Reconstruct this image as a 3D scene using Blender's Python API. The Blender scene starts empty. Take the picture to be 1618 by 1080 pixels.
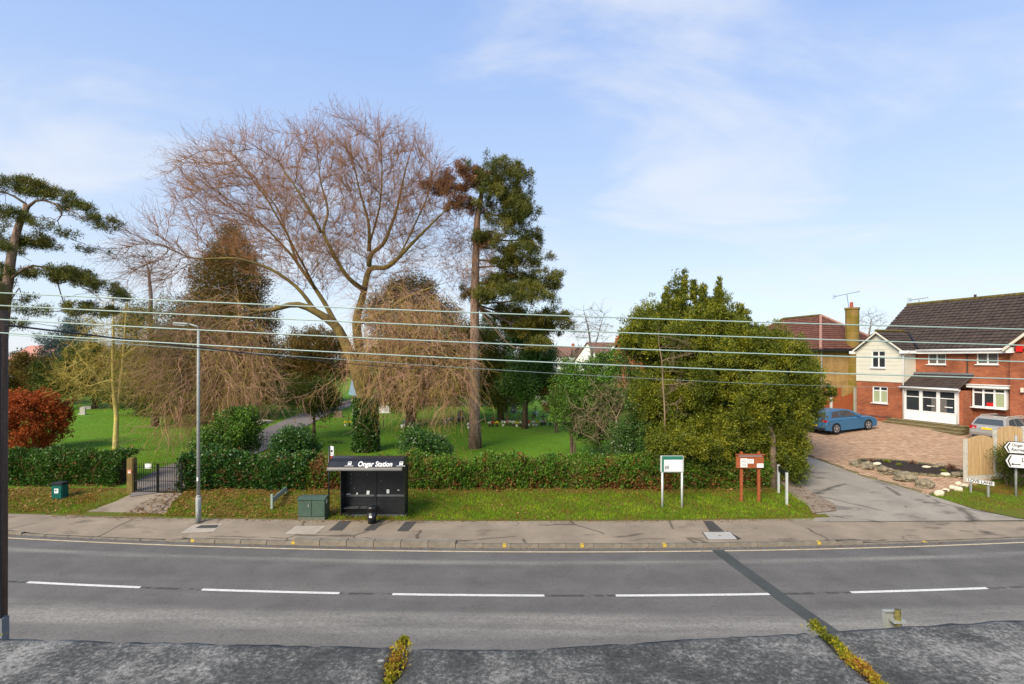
import bpy, bmesh, math, random
import numpy as np
from mathutils import Vector, Matrix, Euler
R = math.radians
rng = np.random.default_rng(7)
random.seed(7)
S = bpy.context.scene
C = bpy.data.collections.new('place'); S.collection.children.link(C)

# ------------------------------------------------------------------ camera
F, CX, CY, CZ = 830.0, 809.0, 565.0, 6.3
cam = bpy.data.cameras.new('camera'); co = bpy.data.objects.new('camera', cam); S.collection.objects.link(co)
co.location = (0, 0, CZ); co.rotation_euler = (R(90), 0, 0)
cam.sensor_width = 36; cam.lens = 36 * F / 1618.0; cam.shift_y = (CY - 540) / 1618.0
cam.clip_start = 0.05; cam.clip_end = 3000
S.camera = co
# ------------------------------------------------------------------ sky, sun, exposure
SUN_EL, SUN_AZ = 38.0, 215.0       # azimuth measured clockwise from +Y: behind the camera, to its left
w = bpy.data.worlds.new('World'); S.world = w; w.use_nodes = True
nt = w.node_tree; N = nt.nodes; L = nt.links; N.clear()
out = N.new('ShaderNodeOutputWorld'); bg = N.new('ShaderNodeBackground'); bg.inputs[1].default_value = 0.128
sky = N.new('ShaderNodeTexSky'); sky.sky_type = 'NISHITA'; sky.sun_disc = False
sky.sun_elevation = R(SUN_EL); sky.sun_rotation = R(SUN_AZ); sky.altitude = 50; sky.air_density = 1.0; sky.dust_density = 0.6; sky.ozone_density = 1.6
tc = N.new('ShaderNodeTexCoord')
sep = N.new('ShaderNodeSeparateXYZ'); L.new(tc.outputs['Generated'], sep.inputs[0])
# project the direction onto a cloud layer so that the wisps foreshorten towards the horizon
zc = N.new('ShaderNodeMath'); zc.operation = 'MAXIMUM'; zc.inputs[1].default_value = 0.0; L.new(sep.outputs[2], zc.inputs[0])
za = N.new('ShaderNodeMath'); za.operation = 'ADD'; za.inputs[1].default_value = 0.22; L.new(zc.outputs[0], za.inputs[0])
dx = N.new('ShaderNodeMath'); dx.operation = 'DIVIDE'; L.new(sep.outputs[0], dx.inputs[0]); L.new(za.outputs[0], dx.inputs[1])
dy = N.new('ShaderNodeMath'); dy.operation = 'DIVIDE'; L.new(sep.outputs[1], dy.inputs[0]); L.new(za.outputs[0], dy.inputs[1])
cmb = N.new('ShaderNodeCombineXYZ'); L.new(dx.outputs[0], cmb.inputs[0]); L.new(dy.outputs[0], cmb.inputs[1])
mp = N.new('ShaderNodeMapping'); mp.inputs['Location'].default_value = (-0.83, 3.56, 0); mp.inputs['Rotation'].default_value = (0, 0, R(-18)); mp.inputs['Scale'].default_value = (0.7, 1.15, 1)
L.new(cmb.outputs[0], mp.inputs[0])
n1 = N.new('ShaderNodeTexNoise'); n1.inputs['Scale'].default_value = 1.5; n1.inputs['Detail'].default_value = 9; n1.inputs['Roughness'].default_value = 0.55; n1.inputs['Distortion'].default_value = 0.5
L.new(mp.outputs[0], n1.inputs['Vector'])
r1 = N.new('ShaderNodeValToRGB'); r1.color_ramp.elements[0].position = 0.46; r1.color_ramp.elements[1].position = 0.70; r1.color_ramp.interpolation = 'EASE'
L.new(n1.outputs[0], r1.inputs[0])
# thin high veil that pales the blue towards the horizon, mixed over the Nishita sky
vr = N.new('ShaderNodeValToRGB'); ve = vr.color_ramp.elements
for i, (p, c) in enumerate(((0.0, (3.0, 3.42, 3.88)), (.14, (2.8, 3.25, 3.92)), (.33, (2.2, 2.82, 3.98)), (.56, (1.45, 2.2, 3.98)), (1.0, (.75, 1.5, 3.3)))):
    if i > 1: ve.new(.5)
    ve[i].position = p; ve[i].color = (c[0], c[1], c[2], 1)
L.new(sep.outputs[2], vr.inputs[0])
ve_mix = N.new('ShaderNodeMix'); ve_mix.data_type = 'RGBA'; ve_mix.inputs[0].default_value = .82
L.new(sky.outputs[0], ve_mix.inputs[6]); L.new(vr.outputs[0], ve_mix.inputs[7])
cl = N.new('ShaderNodeMath'); cl.operation = 'MULTIPLY'; cl.inputs[1].default_value = 0.62; L.new(r1.outputs[0], cl.inputs[0])
mx = N.new('ShaderNodeMix'); mx.data_type = 'RGBA'; mx.inputs[7].default_value = (3.6, 3.72, 3.95, 1)
L.new(cl.outputs[0], mx.inputs[0]); L.new(ve_mix.outputs[2], mx.inputs[6])
L.new(mx.outputs[2], bg.inputs[0]); L.new(bg.outputs[0], out.inputs[0])
sl = bpy.data.lights.new('sun', 'SUN'); sl.energy = 3.1; sl.angle = R(34); sl.color = (1.0, 0.87, 0.68)
so = bpy.data.objects.new('sun', sl); S.collection.objects.link(so)
az = R(SUN_AZ); el = R(SUN_EL)
sd = Vector((math.sin(az) * math.cos(el), math.cos(az) * math.cos(el), math.sin(el)))
so.rotation_euler = sd.to_track_quat('Z', 'Y').to_euler(); so.location = (0, -5, 40)
S.view_settings.view_transform = 'Standard'; S.view_settings.look = 'None'; S.view_settings.gamma = 1
S.view_settings.exposure = 0.95; S.view_settings.use_curve_mapping = False
S.render.engine = 'CYCLES'; S.cycles.max_bounces = 6; S.cycles.transparent_max_bounces = 8

# ------------------------------------------------------------------ materials
def new_mat(name):
    m = bpy.data.materials.new(name); m.use_nodes = True
    return m, m.node_tree, m.node_tree.nodes['Principled BSDF']
def setc(b, k, v):
    b.inputs[k].default_value = v
def c4(c, f=1): return (c[0] * f, c[1] * f, c[2] * f, 1)
def mat(name, base, rough=0.8, var=0.2, scale=4, bump=0.0, bscale=40, metal=0, spec=0.3, base2=None, detail=6, stretch=(1, 1, 1), fine=0.0):
    m, t, b = new_mat(name)
    n, l = t.nodes, t.links
    tcn = n.new('ShaderNodeTexCoord'); mpn = n.new('ShaderNodeMapping'); mpn.inputs['Scale'].default_value = stretch
    l.new(tcn.outputs['Object'], mpn.inputs[0])
    no = n.new('ShaderNodeTexNoise'); no.inputs['Scale'].default_value = scale; no.inputs['Detail'].default_value = detail; no.inputs['Roughness'].default_value = .62
    l.new(mpn.outputs[0], no.inputs['Vector'])
    rp = n.new('ShaderNodeValToRGB'); rp.color_ramp.elements[0].position = .3; rp.color_ramp.elements[1].position = .7
    rp.color_ramp.elements[0].color = c4(base, 1 - var); rp.color_ramp.elements[1].color = c4(base2 if base2 else base, 1 + (0 if base2 else var))
    l.new(no.outputs[0], rp.inputs[0])
    col = rp.outputs[0]
    if fine:
        f2 = n.new('ShaderNodeTexNoise'); f2.inputs['Scale'].default_value = bscale; f2.inputs['Detail'].default_value = 3
        l.new(tcn.outputs['Object'], f2.inputs['Vector'])
        mr = n.new('ShaderNodeMapRange'); mr.inputs[1].default_value = .3; mr.inputs[2].default_value = .7; mr.inputs[3].default_value = 1 - fine; mr.inputs[4].default_value = 1 + fine
        l.new(f2.outputs[0], mr.inputs[0])
        mm = n.new('ShaderNodeMix'); mm.data_type = 'RGBA'; mm.blend_type = 'MULTIPLY'; mm.inputs[0].default_value = 1
        l.new(col, mm.inputs[6]); l.new(mr.outputs[0], mm.inputs[7]); col = mm.outputs[2]
    l.new(col, b.inputs['Base Color'])
    setc(b, 'Roughness', rough); setc(b, 'Metallic', metal); setc(b, 'Specular IOR Level', spec)
    if bump:
        nb = n.new('ShaderNodeTexNoise'); nb.inputs['Scale'].default_value = bscale; nb.inputs['Detail'].default_value = 4
        l.new(mpn.outputs[0], nb.inputs['Vector'])
        bn = n.new('ShaderNodeBump'); bn.inputs['Strength'].default_value = bump; bn.inputs['Distance'].default_value = .02
        l.new(nb.outputs[0], bn.inputs['Height']); l.new(bn.outputs[0], b.inputs['Normal'])
    return m
def leafmat(name, cols, rough=.55, trans=.25, spec=.25):
    m, t, b = new_mat(name)
    n, l = t.nodes, t.links
    a = n.new('ShaderNodeAttribute'); a.attribute_name = 'v'
    rp = n.new('ShaderNodeValToRGB'); e = rp.color_ramp.elements
    while len(e) < len(cols): e.new(.5)
    for i, c in enumerate(cols):
        e[i].position = i / (len(cols) - 1); e[i].color = c4(c)
    l.new(a.outputs['Fac'], rp.inputs[0]); l.new(rp.outputs[0], b.inputs['Base Color'])
    setc(b, 'Roughness', rough); setc(b, 'Specular IOR Level', spec)
    if trans:
        tr = n.new('ShaderNodeBsdfTranslucent'); l.new(rp.outputs[0], tr.inputs[0])
        mi = n.new('ShaderNodeMixShader'); mi.inputs[0].default_value = trans
        l.new(b.outputs[0], mi.inputs[1]); l.new(tr.outputs[0], mi.inputs[2])
        l.new(mi.outputs[0], n['Material Output'].inputs[0])
    return m
def brickmat(name, c1, c2, mortar, bw=.225, bh=.075, stain=None):
    m, t, b = new_mat(name)
    n, l = t.nodes, t.links
    tcn = n.new('ShaderNodeTexCoord'); ge = n.new('ShaderNodeNewGeometry')
    # box mapping: u runs along the wall whichever way it faces
    so_ = n.new('ShaderNodeSeparateXYZ'); l.new(tcn.outputs['Object'], so_.inputs[0])
    ad = n.new('ShaderNodeMath'); ad.operation = 'ADD'; l.new(so_.outputs[0], ad.inputs[0]); l.new(so_.outputs[1], ad.inputs[1])
    cb = n.new('ShaderNodeCombineXYZ'); l.new(ad.outputs[0], cb.inputs[0]); l.new(so_.outputs[2], cb.inputs[1])
    br = n.new('ShaderNodeTexBrick'); br.inputs['Scale'].default_value = 1; br.inputs['Brick Width'].default_value = bw; br.inputs['Row Height'].default_value = bh
    br.inputs['Mortar Size'].default_value = .006; br.inputs['Color1'].default_value = c4(c1); br.inputs['Color2'].default_value = c4(c2); br.inputs['Mortar'].default_value = c4(mortar)
    br.inputs['Bias'].default_value = 0; br.inputs['Mortar Smooth'].default_value = .3
    l.new(cb.outputs[0], br.inputs['Vector'])
    no = n.new('ShaderNodeTexNoise'); no.inputs['Scale'].default_value = 1.1; no.inputs['Detail'].default_value = 8; l.new(tcn.outputs['Object'], no.inputs['Vector'])
    mr = n.new('ShaderNodeMapRange'); mr.inputs[1].default_value = .35; mr.inputs[2].default_value = .65; mr.inputs[3].default_value = .78; mr.inputs[4].default_value = 1.15; l.new(no.outputs[0], mr.inputs[0])
    mm = n.new('ShaderNodeMix'); mm.data_type = 'RGBA'; mm.blend_type = 'MULTIPLY'; mm.inputs[0].default_value = 1
    l.new(br.outputs[0], mm.inputs[6]); l.new(mr.outputs[0], mm.inputs[7]); col = mm.outputs[2]
    if stain:
        n2 = n.new('ShaderNodeTexNoise'); n2.inputs['Scale'].default_value = .9; n2.inputs['Detail'].default_value = 5; l.new(tcn.outputs['Object'], n2.inputs['Vector'])
        m2 = n.new('ShaderNodeMapRange'); m2.inputs[1].default_value = .42; m2.inputs[2].default_value = .62; l.new(n2.outputs[0], m2.inputs[0])
        mm2 = n.new('ShaderNodeMix'); mm2.data_type = 'RGBA'; l.new(m2.outputs[0], mm2.inputs[0]); l.new(col, mm2.inputs[6]); mm2.inputs[7].default_value = c4(stain); col = mm2.outputs[2]
    l.new(col, b.inputs['Base Color']); setc(b, 'Roughness', .85); setc(b, 'Specular IOR Level', .2)
    bn = n.new('ShaderNodeBump'); bn.inputs['Strength'].default_value = .5; bn.inputs['Distance'].default_value = .008; bn.invert = True
    l.new(br.outputs['Fac'], bn.inputs['Height']); l.new(bn.outputs[0], b.inputs['Normal'])
    return m
def glassmat(name, tint=(.03, .035, .04), rough=.04):
    m, t, b = new_mat(name); setc(b, 'Base Color', c4(tint)); setc(b, 'Roughness', rough); setc(b, 'Specular IOR Level', .8); return m

MT = {}
MT['white'] = mat('white_pvc', (.78, .78, .76), .4, .05, 3)
MT['cream'] = mat('cream_cladding', (.60, .585, .49), .7, .05, 2)
MT['brick'] = brickmat('red_brick', (.36, .105, .04), (.25, .065, .03), (.30, .21, .15))
MT['brickdull'] = brickmat('dull_brown_brick', (.17, .07, .045), (.12, .05, .035), (.2, .17, .14))
MT['ybrick'] = brickmat('buff_brick', (.42, .25, .08), (.34, .19, .06), (.40, .30, .17))
MT['chim'] = brickmat('mossy_buff_brick', (.30, .18, .05), (.22, .13, .04), (.25, .2, .1), stain=(.17, .13, .02))
MT['glass'] = glassmat('dark_glass')
MT['cglass'] = glassmat('car_glass', (.05, .06, .065))
MT['curtain'] = mat('net_curtain', (.13, .12, .11), .6, .1, 8)
MT['blind'] = mat('green_blind', (.33, .37, .22), .5, .05, 8)
MT['tile'] = mat('brown_roof_tile', (.058, .043, .036), .85, .35, 2.2, .3, 30, fine=.25)
MT['tile_red'] = mat('plum_roof_tile', (.125, .052, .036), .85, .3, 2.2, .3, 30, fine=.25)
MT['tile_far'] = mat('far_brown_tile', (.18, .10, .075), .85, .2, 2.2)
MT['ridge'] = mat('mossy_ridge_tile', (.10, .075, .03), .9, .5, 5, .3, 30, base2=(.16, .13, .03))
MT['ridge_pink'] = mat('pale_ridge_tile', (.33, .18, .14), .9, .2, 5)
MT['lead'] = mat('lead_flashing', (.16, .17, .18), .5, .15, 5)
MT['asphalt'] = None
MT['moss'] = leafmat('moss_cushion', [(.04, .05, .008), (.13, .15, .01), (.30, .27, .015), (.24, .10, .02)], .9, .1)
MT['black'] = mat('black_paint', (.012, .014, .017), .35, .3, 6, spec=.5)
MT['blackiron'] = mat('black_iron', (.01, .01, .01), .5, .2, 6)
MT['darkgreen'] = mat('dark_green_cabinet', (.055, .095, .070), .45, .15, 3, fine=.1)
MT['greenbin'] = mat('green_bin', (.005, .09, .07), .4, .15, 3)
MT['aerialgrey'] = mat('dull_aerial', (.10, .10, .11), .6, .1, 6)
MT['galv'] = mat('galvanised_steel', (.36, .38, .37), .5, .15, 6, metal=.3)
MT['lampgrey'] = mat('grey_lamp_paint', (.30, .32, .30), .55, .2, 9, fine=.12)
MT['signwhite'] = mat('sign_white', (.68, .69, .68), .4, .05, 3)
MT['signblack'] = mat('sign_black', (.015, .015, .018), .4, .05, 3)
MT['paper'] = mat('white_paper', (.72, .73, .73), .6, .06, 3)
MT['notice_green'] = mat('notice_board_green', (.02, .16, .11), .4, .1, 3)
MT['silver_frame'] = mat('silver_frame', (.55, .58, .56), .4, .05, 3, metal=.2)
MT['notice_wood'] = mat('red_brown_wood', (.30, .085, .03), .6, .2, 3, stretch=(1, 1, 8), fine=.15)
MT['fencewood'] = mat('pale_fence_wood', (.50, .34, .17), .75, .22, 3, stretch=(6, 6, .6), fine=.12)
MT['orangewood'] = mat('orange_gate_wood', (.28, .075, .025), .7, .2, 3, stretch=(6, 6, .6))
MT['concrete'] = mat('concrete_post', (.50, .48, .41), .85, .15, 6, .2, 40)
MT['oldpost'] = mat('old_gate_post', (.14, .09, .04), .9, .3, 4, .4, 30, base2=(.20, .16, .04), stretch=(3, 3, .7))
MT['polewood'] = mat('creosote_pole', (.085, .055, .038), .8, .35, 5, .5, 30, stretch=(4, 4, .35), fine=.2)
MT['poletop'] = mat('mossy_pole_wood', (.10, .08, .02), .9, .3, 7)
MT['wire'] = mat('bare_wire', (.30, .40, .37), .4, .1, 5, spec=.6)
MT['wiredark'] = mat('black_cable', (.03, .03, .035), .5, .1, 5)
MT['bluecar'] = mat('blue_car_paint', (.065, .20, .37), .25, .03, 1, spec=.7, metal=.4)
MT['silvercar'] = mat('silver_car_paint', (.42, .41, .39), .25, .03, 1, spec=.7, metal=.4)
MT['tyre'] = mat('tyre_rubber', (.02, .02, .02), .8, .1, 8)
MT['rim'] = mat('alloy_rim', (.5, .51, .52), .3, .05, 4, metal=.6)
MT['plate_y'] = mat('yellow_plate', (.85, .55, .03), .4, .02, 3)
MT['taillight'] = mat('red_tail_light', (.40, .01, .012), .2, .05, 3, spec=.7)
MT['lampclear'] = mat('clear_lamp', (.5, .5, .5), .2, .05, 3, spec=.7)
MT['plastic'] = mat('black_plastic', (.025, .025, .027), .6, .1, 3)
MT['redplastic'] = mat('alarm_red', (.6, .02, .015), .4, .05, 3)
MT['rock'] = mat('mossy_rock', (.17, .15, .11), .9, .35, 3.5, .8, 9, base2=(.30, .25, .16), fine=.3)
MT['rockpale'] = mat('pale_rock', (.62, .55, .40), .9, .2, 5, .5, 14)
MT['soil'] = mat('dark_soil', (.028, .020, .015), .95, .4, 6, .8, 30)
MT['stone'] = mat('grey_gravestone', (.33, .32, .27), .85, .25, 5, .3, 30)
MT['stonewhite'] = mat('white_marble_gravestone', (.70, .72, .72), .6, .08, 5)
MT['stonebrown'] = mat('brown_gravestone', (.16, .12, .08), .85, .25, 5, .3, 30)
MT['crosswood'] = mat('weathered_cross_wood', (.10, .06, .03), .85, .3, 5)
MT['bark'] = mat('grey_brown_bark', (.135, .095, .065), .95, .4, 5, .9, 14, stretch=(1, 1, .35), fine=.3)
MT['pinebark'] = mat('flaky_pink_bark', (.17, .105, .075), .95, .45, 6, 1, 10, base2=(.36, .25, .19), stretch=(1.6, 1.6, .3), fine=.3)
MT['goldbark'] = mat('lichen_gold_bark', (.32, .24, .06), .9, .3, 3, .5, 14, base2=(.52, .40, .09), fine=.2)
MT['limbbark'] = mat('lichened_limb_bark', (.10, .07, .035), .9, .3, 1.2, .6, 14, base2=(.24, .18, .05), fine=.25)
MT['palebark'] = mat('pale_green_bark', (.55, .46, .20), .9, .3, 3, .5, 14, base2=(.60, .48, .12), fine=.2)
MT['twig'] = mat('brown_twig', (.25, .11, .045), .9, .25, .6, base2=(.40, .20, .09))
MT['twigpale'] = mat('pale_twig', (.50, .27, .16), .9, .25, .6, base2=(.66, .40, .25))
MT['shrubtwig'] = mat('tan_shrub_twig', (.26, .18, .11), .9, .25, .8, base2=(.36, .27, .17))
MT['greytwig'] = mat('grey_twig', (.16, .13, .12), .9, .25, .5)
# ------------------------------------------------------------------ helpers
WP = set()          # things whose parts are modelled in world coordinates
def link(o, parent=None):
    C.objects.link(o)
    if parent is not None:
        o.parent = parent
        if parent.name in WP: o.matrix_parent_inverse = Matrix.Translation(-parent.location)
    return o
def tag(o, label=None, cat=None, group=None, kind=None):
    if label: o['label'] = label
    if cat: o['category'] = cat
    if group: o['group'] = group
    if kind: o['kind'] = kind
    return o
def empty(name, loc=(0, 0, 0), rz=0, label=None, cat=None, group=None):
    o = bpy.data.objects.new(name, None); C.objects.link(o); o.location = loc; o.rotation_euler = (0, 0, rz); o.empty_display_size = .2
    return tag(o, label, cat, group)
def npmesh(name, V, Q, m, parent=None, v=None, smooth=False):
    """V (n,3); Q (k,3|4) index array"""
    V = np.asarray(V, np.float32); Q = np.asarray(Q, np.int32); k, s = Q.shape
    me = bpy.data.meshes.new(name); me.vertices.add(len(V)); me.vertices.foreach_set('co', V.ravel())
    me.loops.add(k * s); me.loops.foreach_set('vertex_index', Q.ravel())
    me.polygons.add(k); me.polygons.foreach_set('loop_start', np.arange(0, k * s, s, dtype=np.int32))
    me.update(calc_edges=True)
    if smooth: me.polygons.foreach_set('use_smooth', np.ones(k, bool))
    if v is not None:
        a = me.attributes.new('v', 'FLOAT', 'POINT'); a.data.foreach_set('value', np.asarray(v, np.float32))
    me.materials.append(m)
    return link(bpy.data.objects.new(name, me), parent)
def wthing(name, loc, label, cat, group=None):
    o = empty(name, loc, 0, label, cat, group); WP.add(o.name); return o
class MB:
    def __init__(s): s.V = []; s.Fc = []; s.mi = []; s.T = Matrix.Identity(4)
    def add(s, vs, fs, mi=0):
        b = len(s.V); s.V += [tuple(s.T @ Vector(p)) for p in vs]; s.Fc += [tuple(i + b for i in f) for f in fs]; s.mi += [mi] * len(fs); return s
    def box(s, c, d, rz=0, rx=0, ry=0, mi=0, bev=0):
        hx, hy, hz = d[0] / 2, d[1] / 2, d[2] / 2
        M_ = Matrix.Translation(c) @ Euler((rx, ry, rz)).to_matrix().to_4x4()
        if bev:
            bm = bmesh.new(); bmesh.ops.create_cube(bm, size=1)
            for v in bm.verts: v.co = Vector((v.co.x * d[0], v.co.y * d[1], v.co.z * d[2]))
            bmesh.ops.bevel(bm, geom=bm.edges[:], offset=bev, segments=2, affect='EDGES')
            bm.verts.index_update()
            s.add([tuple(M_ @ v.co) for v in bm.verts], [[v.index for v in f.verts] for f in bm.faces], mi); bm.free(); return s
        vs = [tuple(M_ @ Vector((x, y, z))) for z in (-hz, hz) for x, y in ((-hx, -hy), (hx, -hy), (hx, hy), (-hx, hy))]
        return s.add(vs, [(3, 2, 1, 0), (4, 5, 6, 7), (0, 1, 5, 4), (1, 2, 6, 5), (2, 3, 7, 6), (3, 0, 4, 7)], mi)
    def bb(s, x0, x1, y0, y1, z0, z1, mi=0, bev=0):
        return s.box(((x0 + x1) / 2, (y0 + y1) / 2, (z0 + z1) / 2), (abs(x1 - x0), abs(y1 - y0), abs(z1 - z0)), mi=mi, bev=bev)
    def tube(s, pts, r, n=8, caps=True, mi=0):
        pts = [Vector(p) for p in pts]; k = len(pts); rr = r if isinstance(r, (list, tuple)) else [r] * k
        vs = []; fs = []; up = None
        for i, p in enumerate(pts):
            d = (pts[min(i + 1, k - 1)] - pts[max(i - 1, 0)]).normalized()
            if up is None: up = Vector((0, 0, 1)) if abs(d.z) < .9 else Vector((1, 0, 0))
            a = d.cross(up).normalized(); b_ = a.cross(d).normalized(); up = b_
            for j in range(n):
                t = 2 * math.pi * j / n; vs.append(tuple(p + (a * math.cos(t) + b_ * math.sin(t)) * rr[i]))
        for i in range(k - 1):
            for j in range(n):
                fs.append((i * n + j, i * n + (j + 1) % n, (i + 1) * n + (j + 1) % n, (i + 1) * n + j))
        if caps: fs.append(tuple(range(n))[::-1]); fs.append(tuple((k - 1) * n + j for j in range(n)))
        return s.add(vs, fs, mi)
    def prism(s, poly, a, b, axis='y', mi=0):
        """poly of 2-d points; axis y: poly is (x,z); x: (y,z); z: (x,y)"""
        n = len(poly)
        f = {'y': lambda p, t: (p[0], t, p[1]), 'x': lambda p, t: (t, p[0], p[1]), 'z': lambda p, t: (p[0], p[1], t)}[axis]
        vs = [f(p, a) for p in poly] + [f(p, b) for p in poly]
        fs = [tuple(range(n))[::-1], tuple(range(n, 2 * n))] + [(i, (i + 1) % n, n + (i + 1) % n, n + i) for i in range(n)]
        return s.add(vs, fs, mi)
    def build(s, name, m, parent=None, smooth=False, bev=0):
        me = bpy.data.meshes.new(name); me.from_pydata(s.V, [], s.Fc)
        bm = bmesh.new(); bm.from_mesh(me); bmesh.ops.recalc_face_normals(bm, faces=bm.faces[:])
        if bev: bmesh.ops.bevel(bm, geom=bm.edges[:], offset=bev, segments=1, affect='EDGES')
        bm.to_mesh(me); bm.free()
        for q in (m if isinstance(m, list) else [m]): me.materials.append(q)
        if isinstance(m, list) and not bev and len(me.polygons) == len(s.mi): me.polygons.foreach_set('material_index', s.mi)
        if smooth:
            me.polygons.foreach_set('use_smooth', [True] * len(me.polygons))
        return link(bpy.data.objects.new(name, me), parent)
def copy_tree(o, parent=None):
    c = o.copy(); C.objects.link(c); c.parent = parent
    for ch in list(o.children): copy_tree(ch, c)
    return c
def text(name, s, loc, rot, size, m, parent=None, align='CENTER', bold=.0, ext=.002, xs=1.0):
    cu = bpy.data.curves.new(name, 'FONT'); cu.body = s; cu.size = size; cu.align_x = align; cu.align_y = 'CENTER'; cu.extrude = ext; cu.offset = bold; cu.resolution_u = 3
    o = bpy.data.objects.new(name, cu); C.objects.link(o)
    bpy.context.view_layer.update()
    me = bpy.data.meshes.new_from_object(o.evaluated_get(bpy.context.evaluated_depsgraph_get()))
    bpy.data.objects.remove(o); me.materials.clear(); me.materials.append(m)
    q = link(bpy.data.objects.new(name, me), parent); q.location = loc; q.rotation_euler = rot; q.scale = (xs, 1, 1)
    return q

# ------------------------------------------------------------------ ground heights
def yk(x): return 17.37 + x * x / 280 - .012 * x       # far kerb face
def yp(x): return 19.88 + x * x / 430                   # back of the far pavement
def ss(a, b, x):
    t = np.clip((x - a) / (b - a), 0, 1); return t * t * (3 - 2 * t)
def H(x, y):
    x = np.asarray(x, float); y = np.asarray(y, float); e = y - yp(x)
    hl = .12 + .26 * ss(0, 3.4, e) + .012 * np.clip(e - 3.4, 0, 110) + .003 * np.clip(e - 113, 0, 500)
    # a gentle break of slope across the open lawn
    hl = hl + .05 * np.sin(x * .31 + .7) * ss(4, 12, e) * ss(80, 30, e)
    hr = .12 + .0956 * np.clip(y - 19.9, 0, 13.6) + .012 * np.clip(y - 33.5, 0, 90) + .055 * np.clip(x - 19, 0, 5.5) * ss(20.5, 25, y)
    k = ss(8.5, 13, x)
    return hl * (1 - k) + hr * k
def h(x, y): return float(H(x, y))
def at(px, py, Y): return Vector(((px - CX) * Y / F, Y, CZ - (py - CY) * Y / F))
def grd(px, py):
    lo, hi = 12.0, 400.0
    for _ in range(50):
        Y = (lo + hi) / 2; z = CZ - (py - CY) * Y / F
        if z > h((px - CX) * Y / F, Y): lo = Y
        else: hi = Y
    return Vector(((px - CX) * Y / F, Y, h((px - CX) * Y / F, Y)))
def drape_strip(name, left, right, m, n=40, k=8, off=.03, zf=None, parent=None, kind='structure'):
    """sheet between two edge polylines, laid on the ground"""
    def rs(P, n):
        P = np.array([(p[0], p[1]) for p in P]); d = np.r_[0, np.cumsum(np.hypot(*np.diff(P, axis=0).T))]; t = np.linspace(0, d[-1], n)
        return np.c_[np.interp(t, d, P[:, 0]), np.interp(t, d, P[:, 1])]
    A, B = rs(left, n), rs(right, n); V = []
    for i in range(n):
        for j in range(k):
            p = A[i] + (B[i] - A[i]) * j / (k - 1); V.append((p[0], p[1], (zf(p[0], p[1]) if zf else h(p[0], p[1])) + off))
    Q = [(i * k + j, i * k + j + 1, (i + 1) * k + j + 1, (i + 1) * k + j) for i in range(n - 1) for j in range(k - 1)]
    me = bpy.data.meshes.new(name); me.from_pydata(V, [], Q); bm = bmesh.new(); bm.from_mesh(me)
    bmesh.ops.recalc_face_normals(bm, faces=bm.faces[:])
    if sum(f.normal.z for f in bm.faces) < 0: bmesh.ops.reverse_faces(bm, faces=bm.faces[:])
    bm.to_mesh(me); bm.free(); me.materials.append(m)
    o = link(bpy.data.objects.new(name, me), parent)
    if kind and parent is None: o['kind'] = kind
    return o
def drape_fan(name, poly, m, off=.03, zf=None, parent=None, step=.5, kind='structure'):
    """polygon laid on the ground, subdivided finely enough to follow it"""
    bm = bmesh.new(); P = np.array([(p[0], p[1]) for p in poly])
    x0, y0 = P.min(0); x1, y1 = P.max(0)
    f = bm.faces.new([bm.verts.new((p[0], p[1], 0)) for p in P])
    bmesh.ops.triangulate(bm, faces=[f])
    for ax, lo, hi in ((0, x0, x1), (1, y0, y1)):
        for t in np.arange(lo + step, hi, step):
            no = (1, 0, 0) if ax == 0 else (0, 1, 0); cpt = (t, 0, 0) if ax == 0 else (0, t, 0)
            bmesh.ops.bisect_plane(bm, geom=bm.verts[:] + bm.edges[:] + bm.faces[:], plane_co=cpt, plane_no=no)
    for v in bm.verts: v.co.z = (zf(v.co.x, v.co.y) if zf else h(v.co.x, v.co.y)) + off
    bmesh.ops.recalc_face_normals(bm, faces=bm.faces[:])
    if sum(g.normal.z for g in bm.faces) < 0: bmesh.ops.reverse_faces(bm, faces=bm.faces[:])
    me = bpy.data.meshes.new(name); bm.to_mesh(me); bm.free(); me.materials.append(m)
    o = link(bpy.data.objects.new(name, me), parent)
    if kind and parent is None: o['kind'] = kind
    return o

# ------------------------------------------------------------------ vegetation tools
def nrm(a): return a / np.maximum(np.linalg.norm(a, axis=-1, keepdims=True), 1e-6)
def seg_mesh(P0, P1, r0, r1, n=3):
    P0, P1 = np.asarray(P0, float), np.asarray(P1, float); k = len(P0)
    d = nrm(P1 - P0); up = np.where(np.abs(d[:, 2:3]) < .9, [[0, 0, 1.]], [[1., 0, 0]])
    a = nrm(np.cross(d, up)); b = np.cross(a, d); th = np.arange(n) * 2 * np.pi / n
    ring = a[:, None, :] * np.cos(th)[None, :, None] + b[:, None, :] * np.sin(th)[None, :, None]
    V = np.concatenate([P0[:, None] + ring * np.asarray(r0)[:, None, None], P1[:, None] + ring * np.asarray(r1)[:, None, None]], 1).reshape(-1, 3)
    j = np.arange(n); q = np.stack([j, (j + 1) % n, n + (j + 1) % n, n + j], 1)
    Q = (q[None] + (np.arange(k) * 2 * n)[:, None, None]).reshape(-1, 4)
    return V, Q
def leaves(P, D, ln, wd, v, flat=None):
    """one pointed leaf per point, pointing along D"""
    k = len(P); D = nrm(D); ln = np.broadcast_to(ln, (k,)) * rng.uniform(.6, 1.25, k); wd = np.broadcast_to(wd, (k,)) * rng.uniform(.7, 1.2, k) * 1.3
    s = nrm(np.cross(D, rng.normal(size=(k, 3)) if flat is None else flat)); m = P + D * (ln * rng.uniform(.0, .35, k))[:, None]; t = P + D * ln[:, None]
    V = np.stack([m + s * (wd / 2)[:, None], t, m - s * (wd / 2)[:, None]], 1).reshape(-1, 3)
    Q = np.arange(k * 3).reshape(-1, 3)
    return V, Q, np.repeat(np.clip(v, 0, 1), 3)
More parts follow.
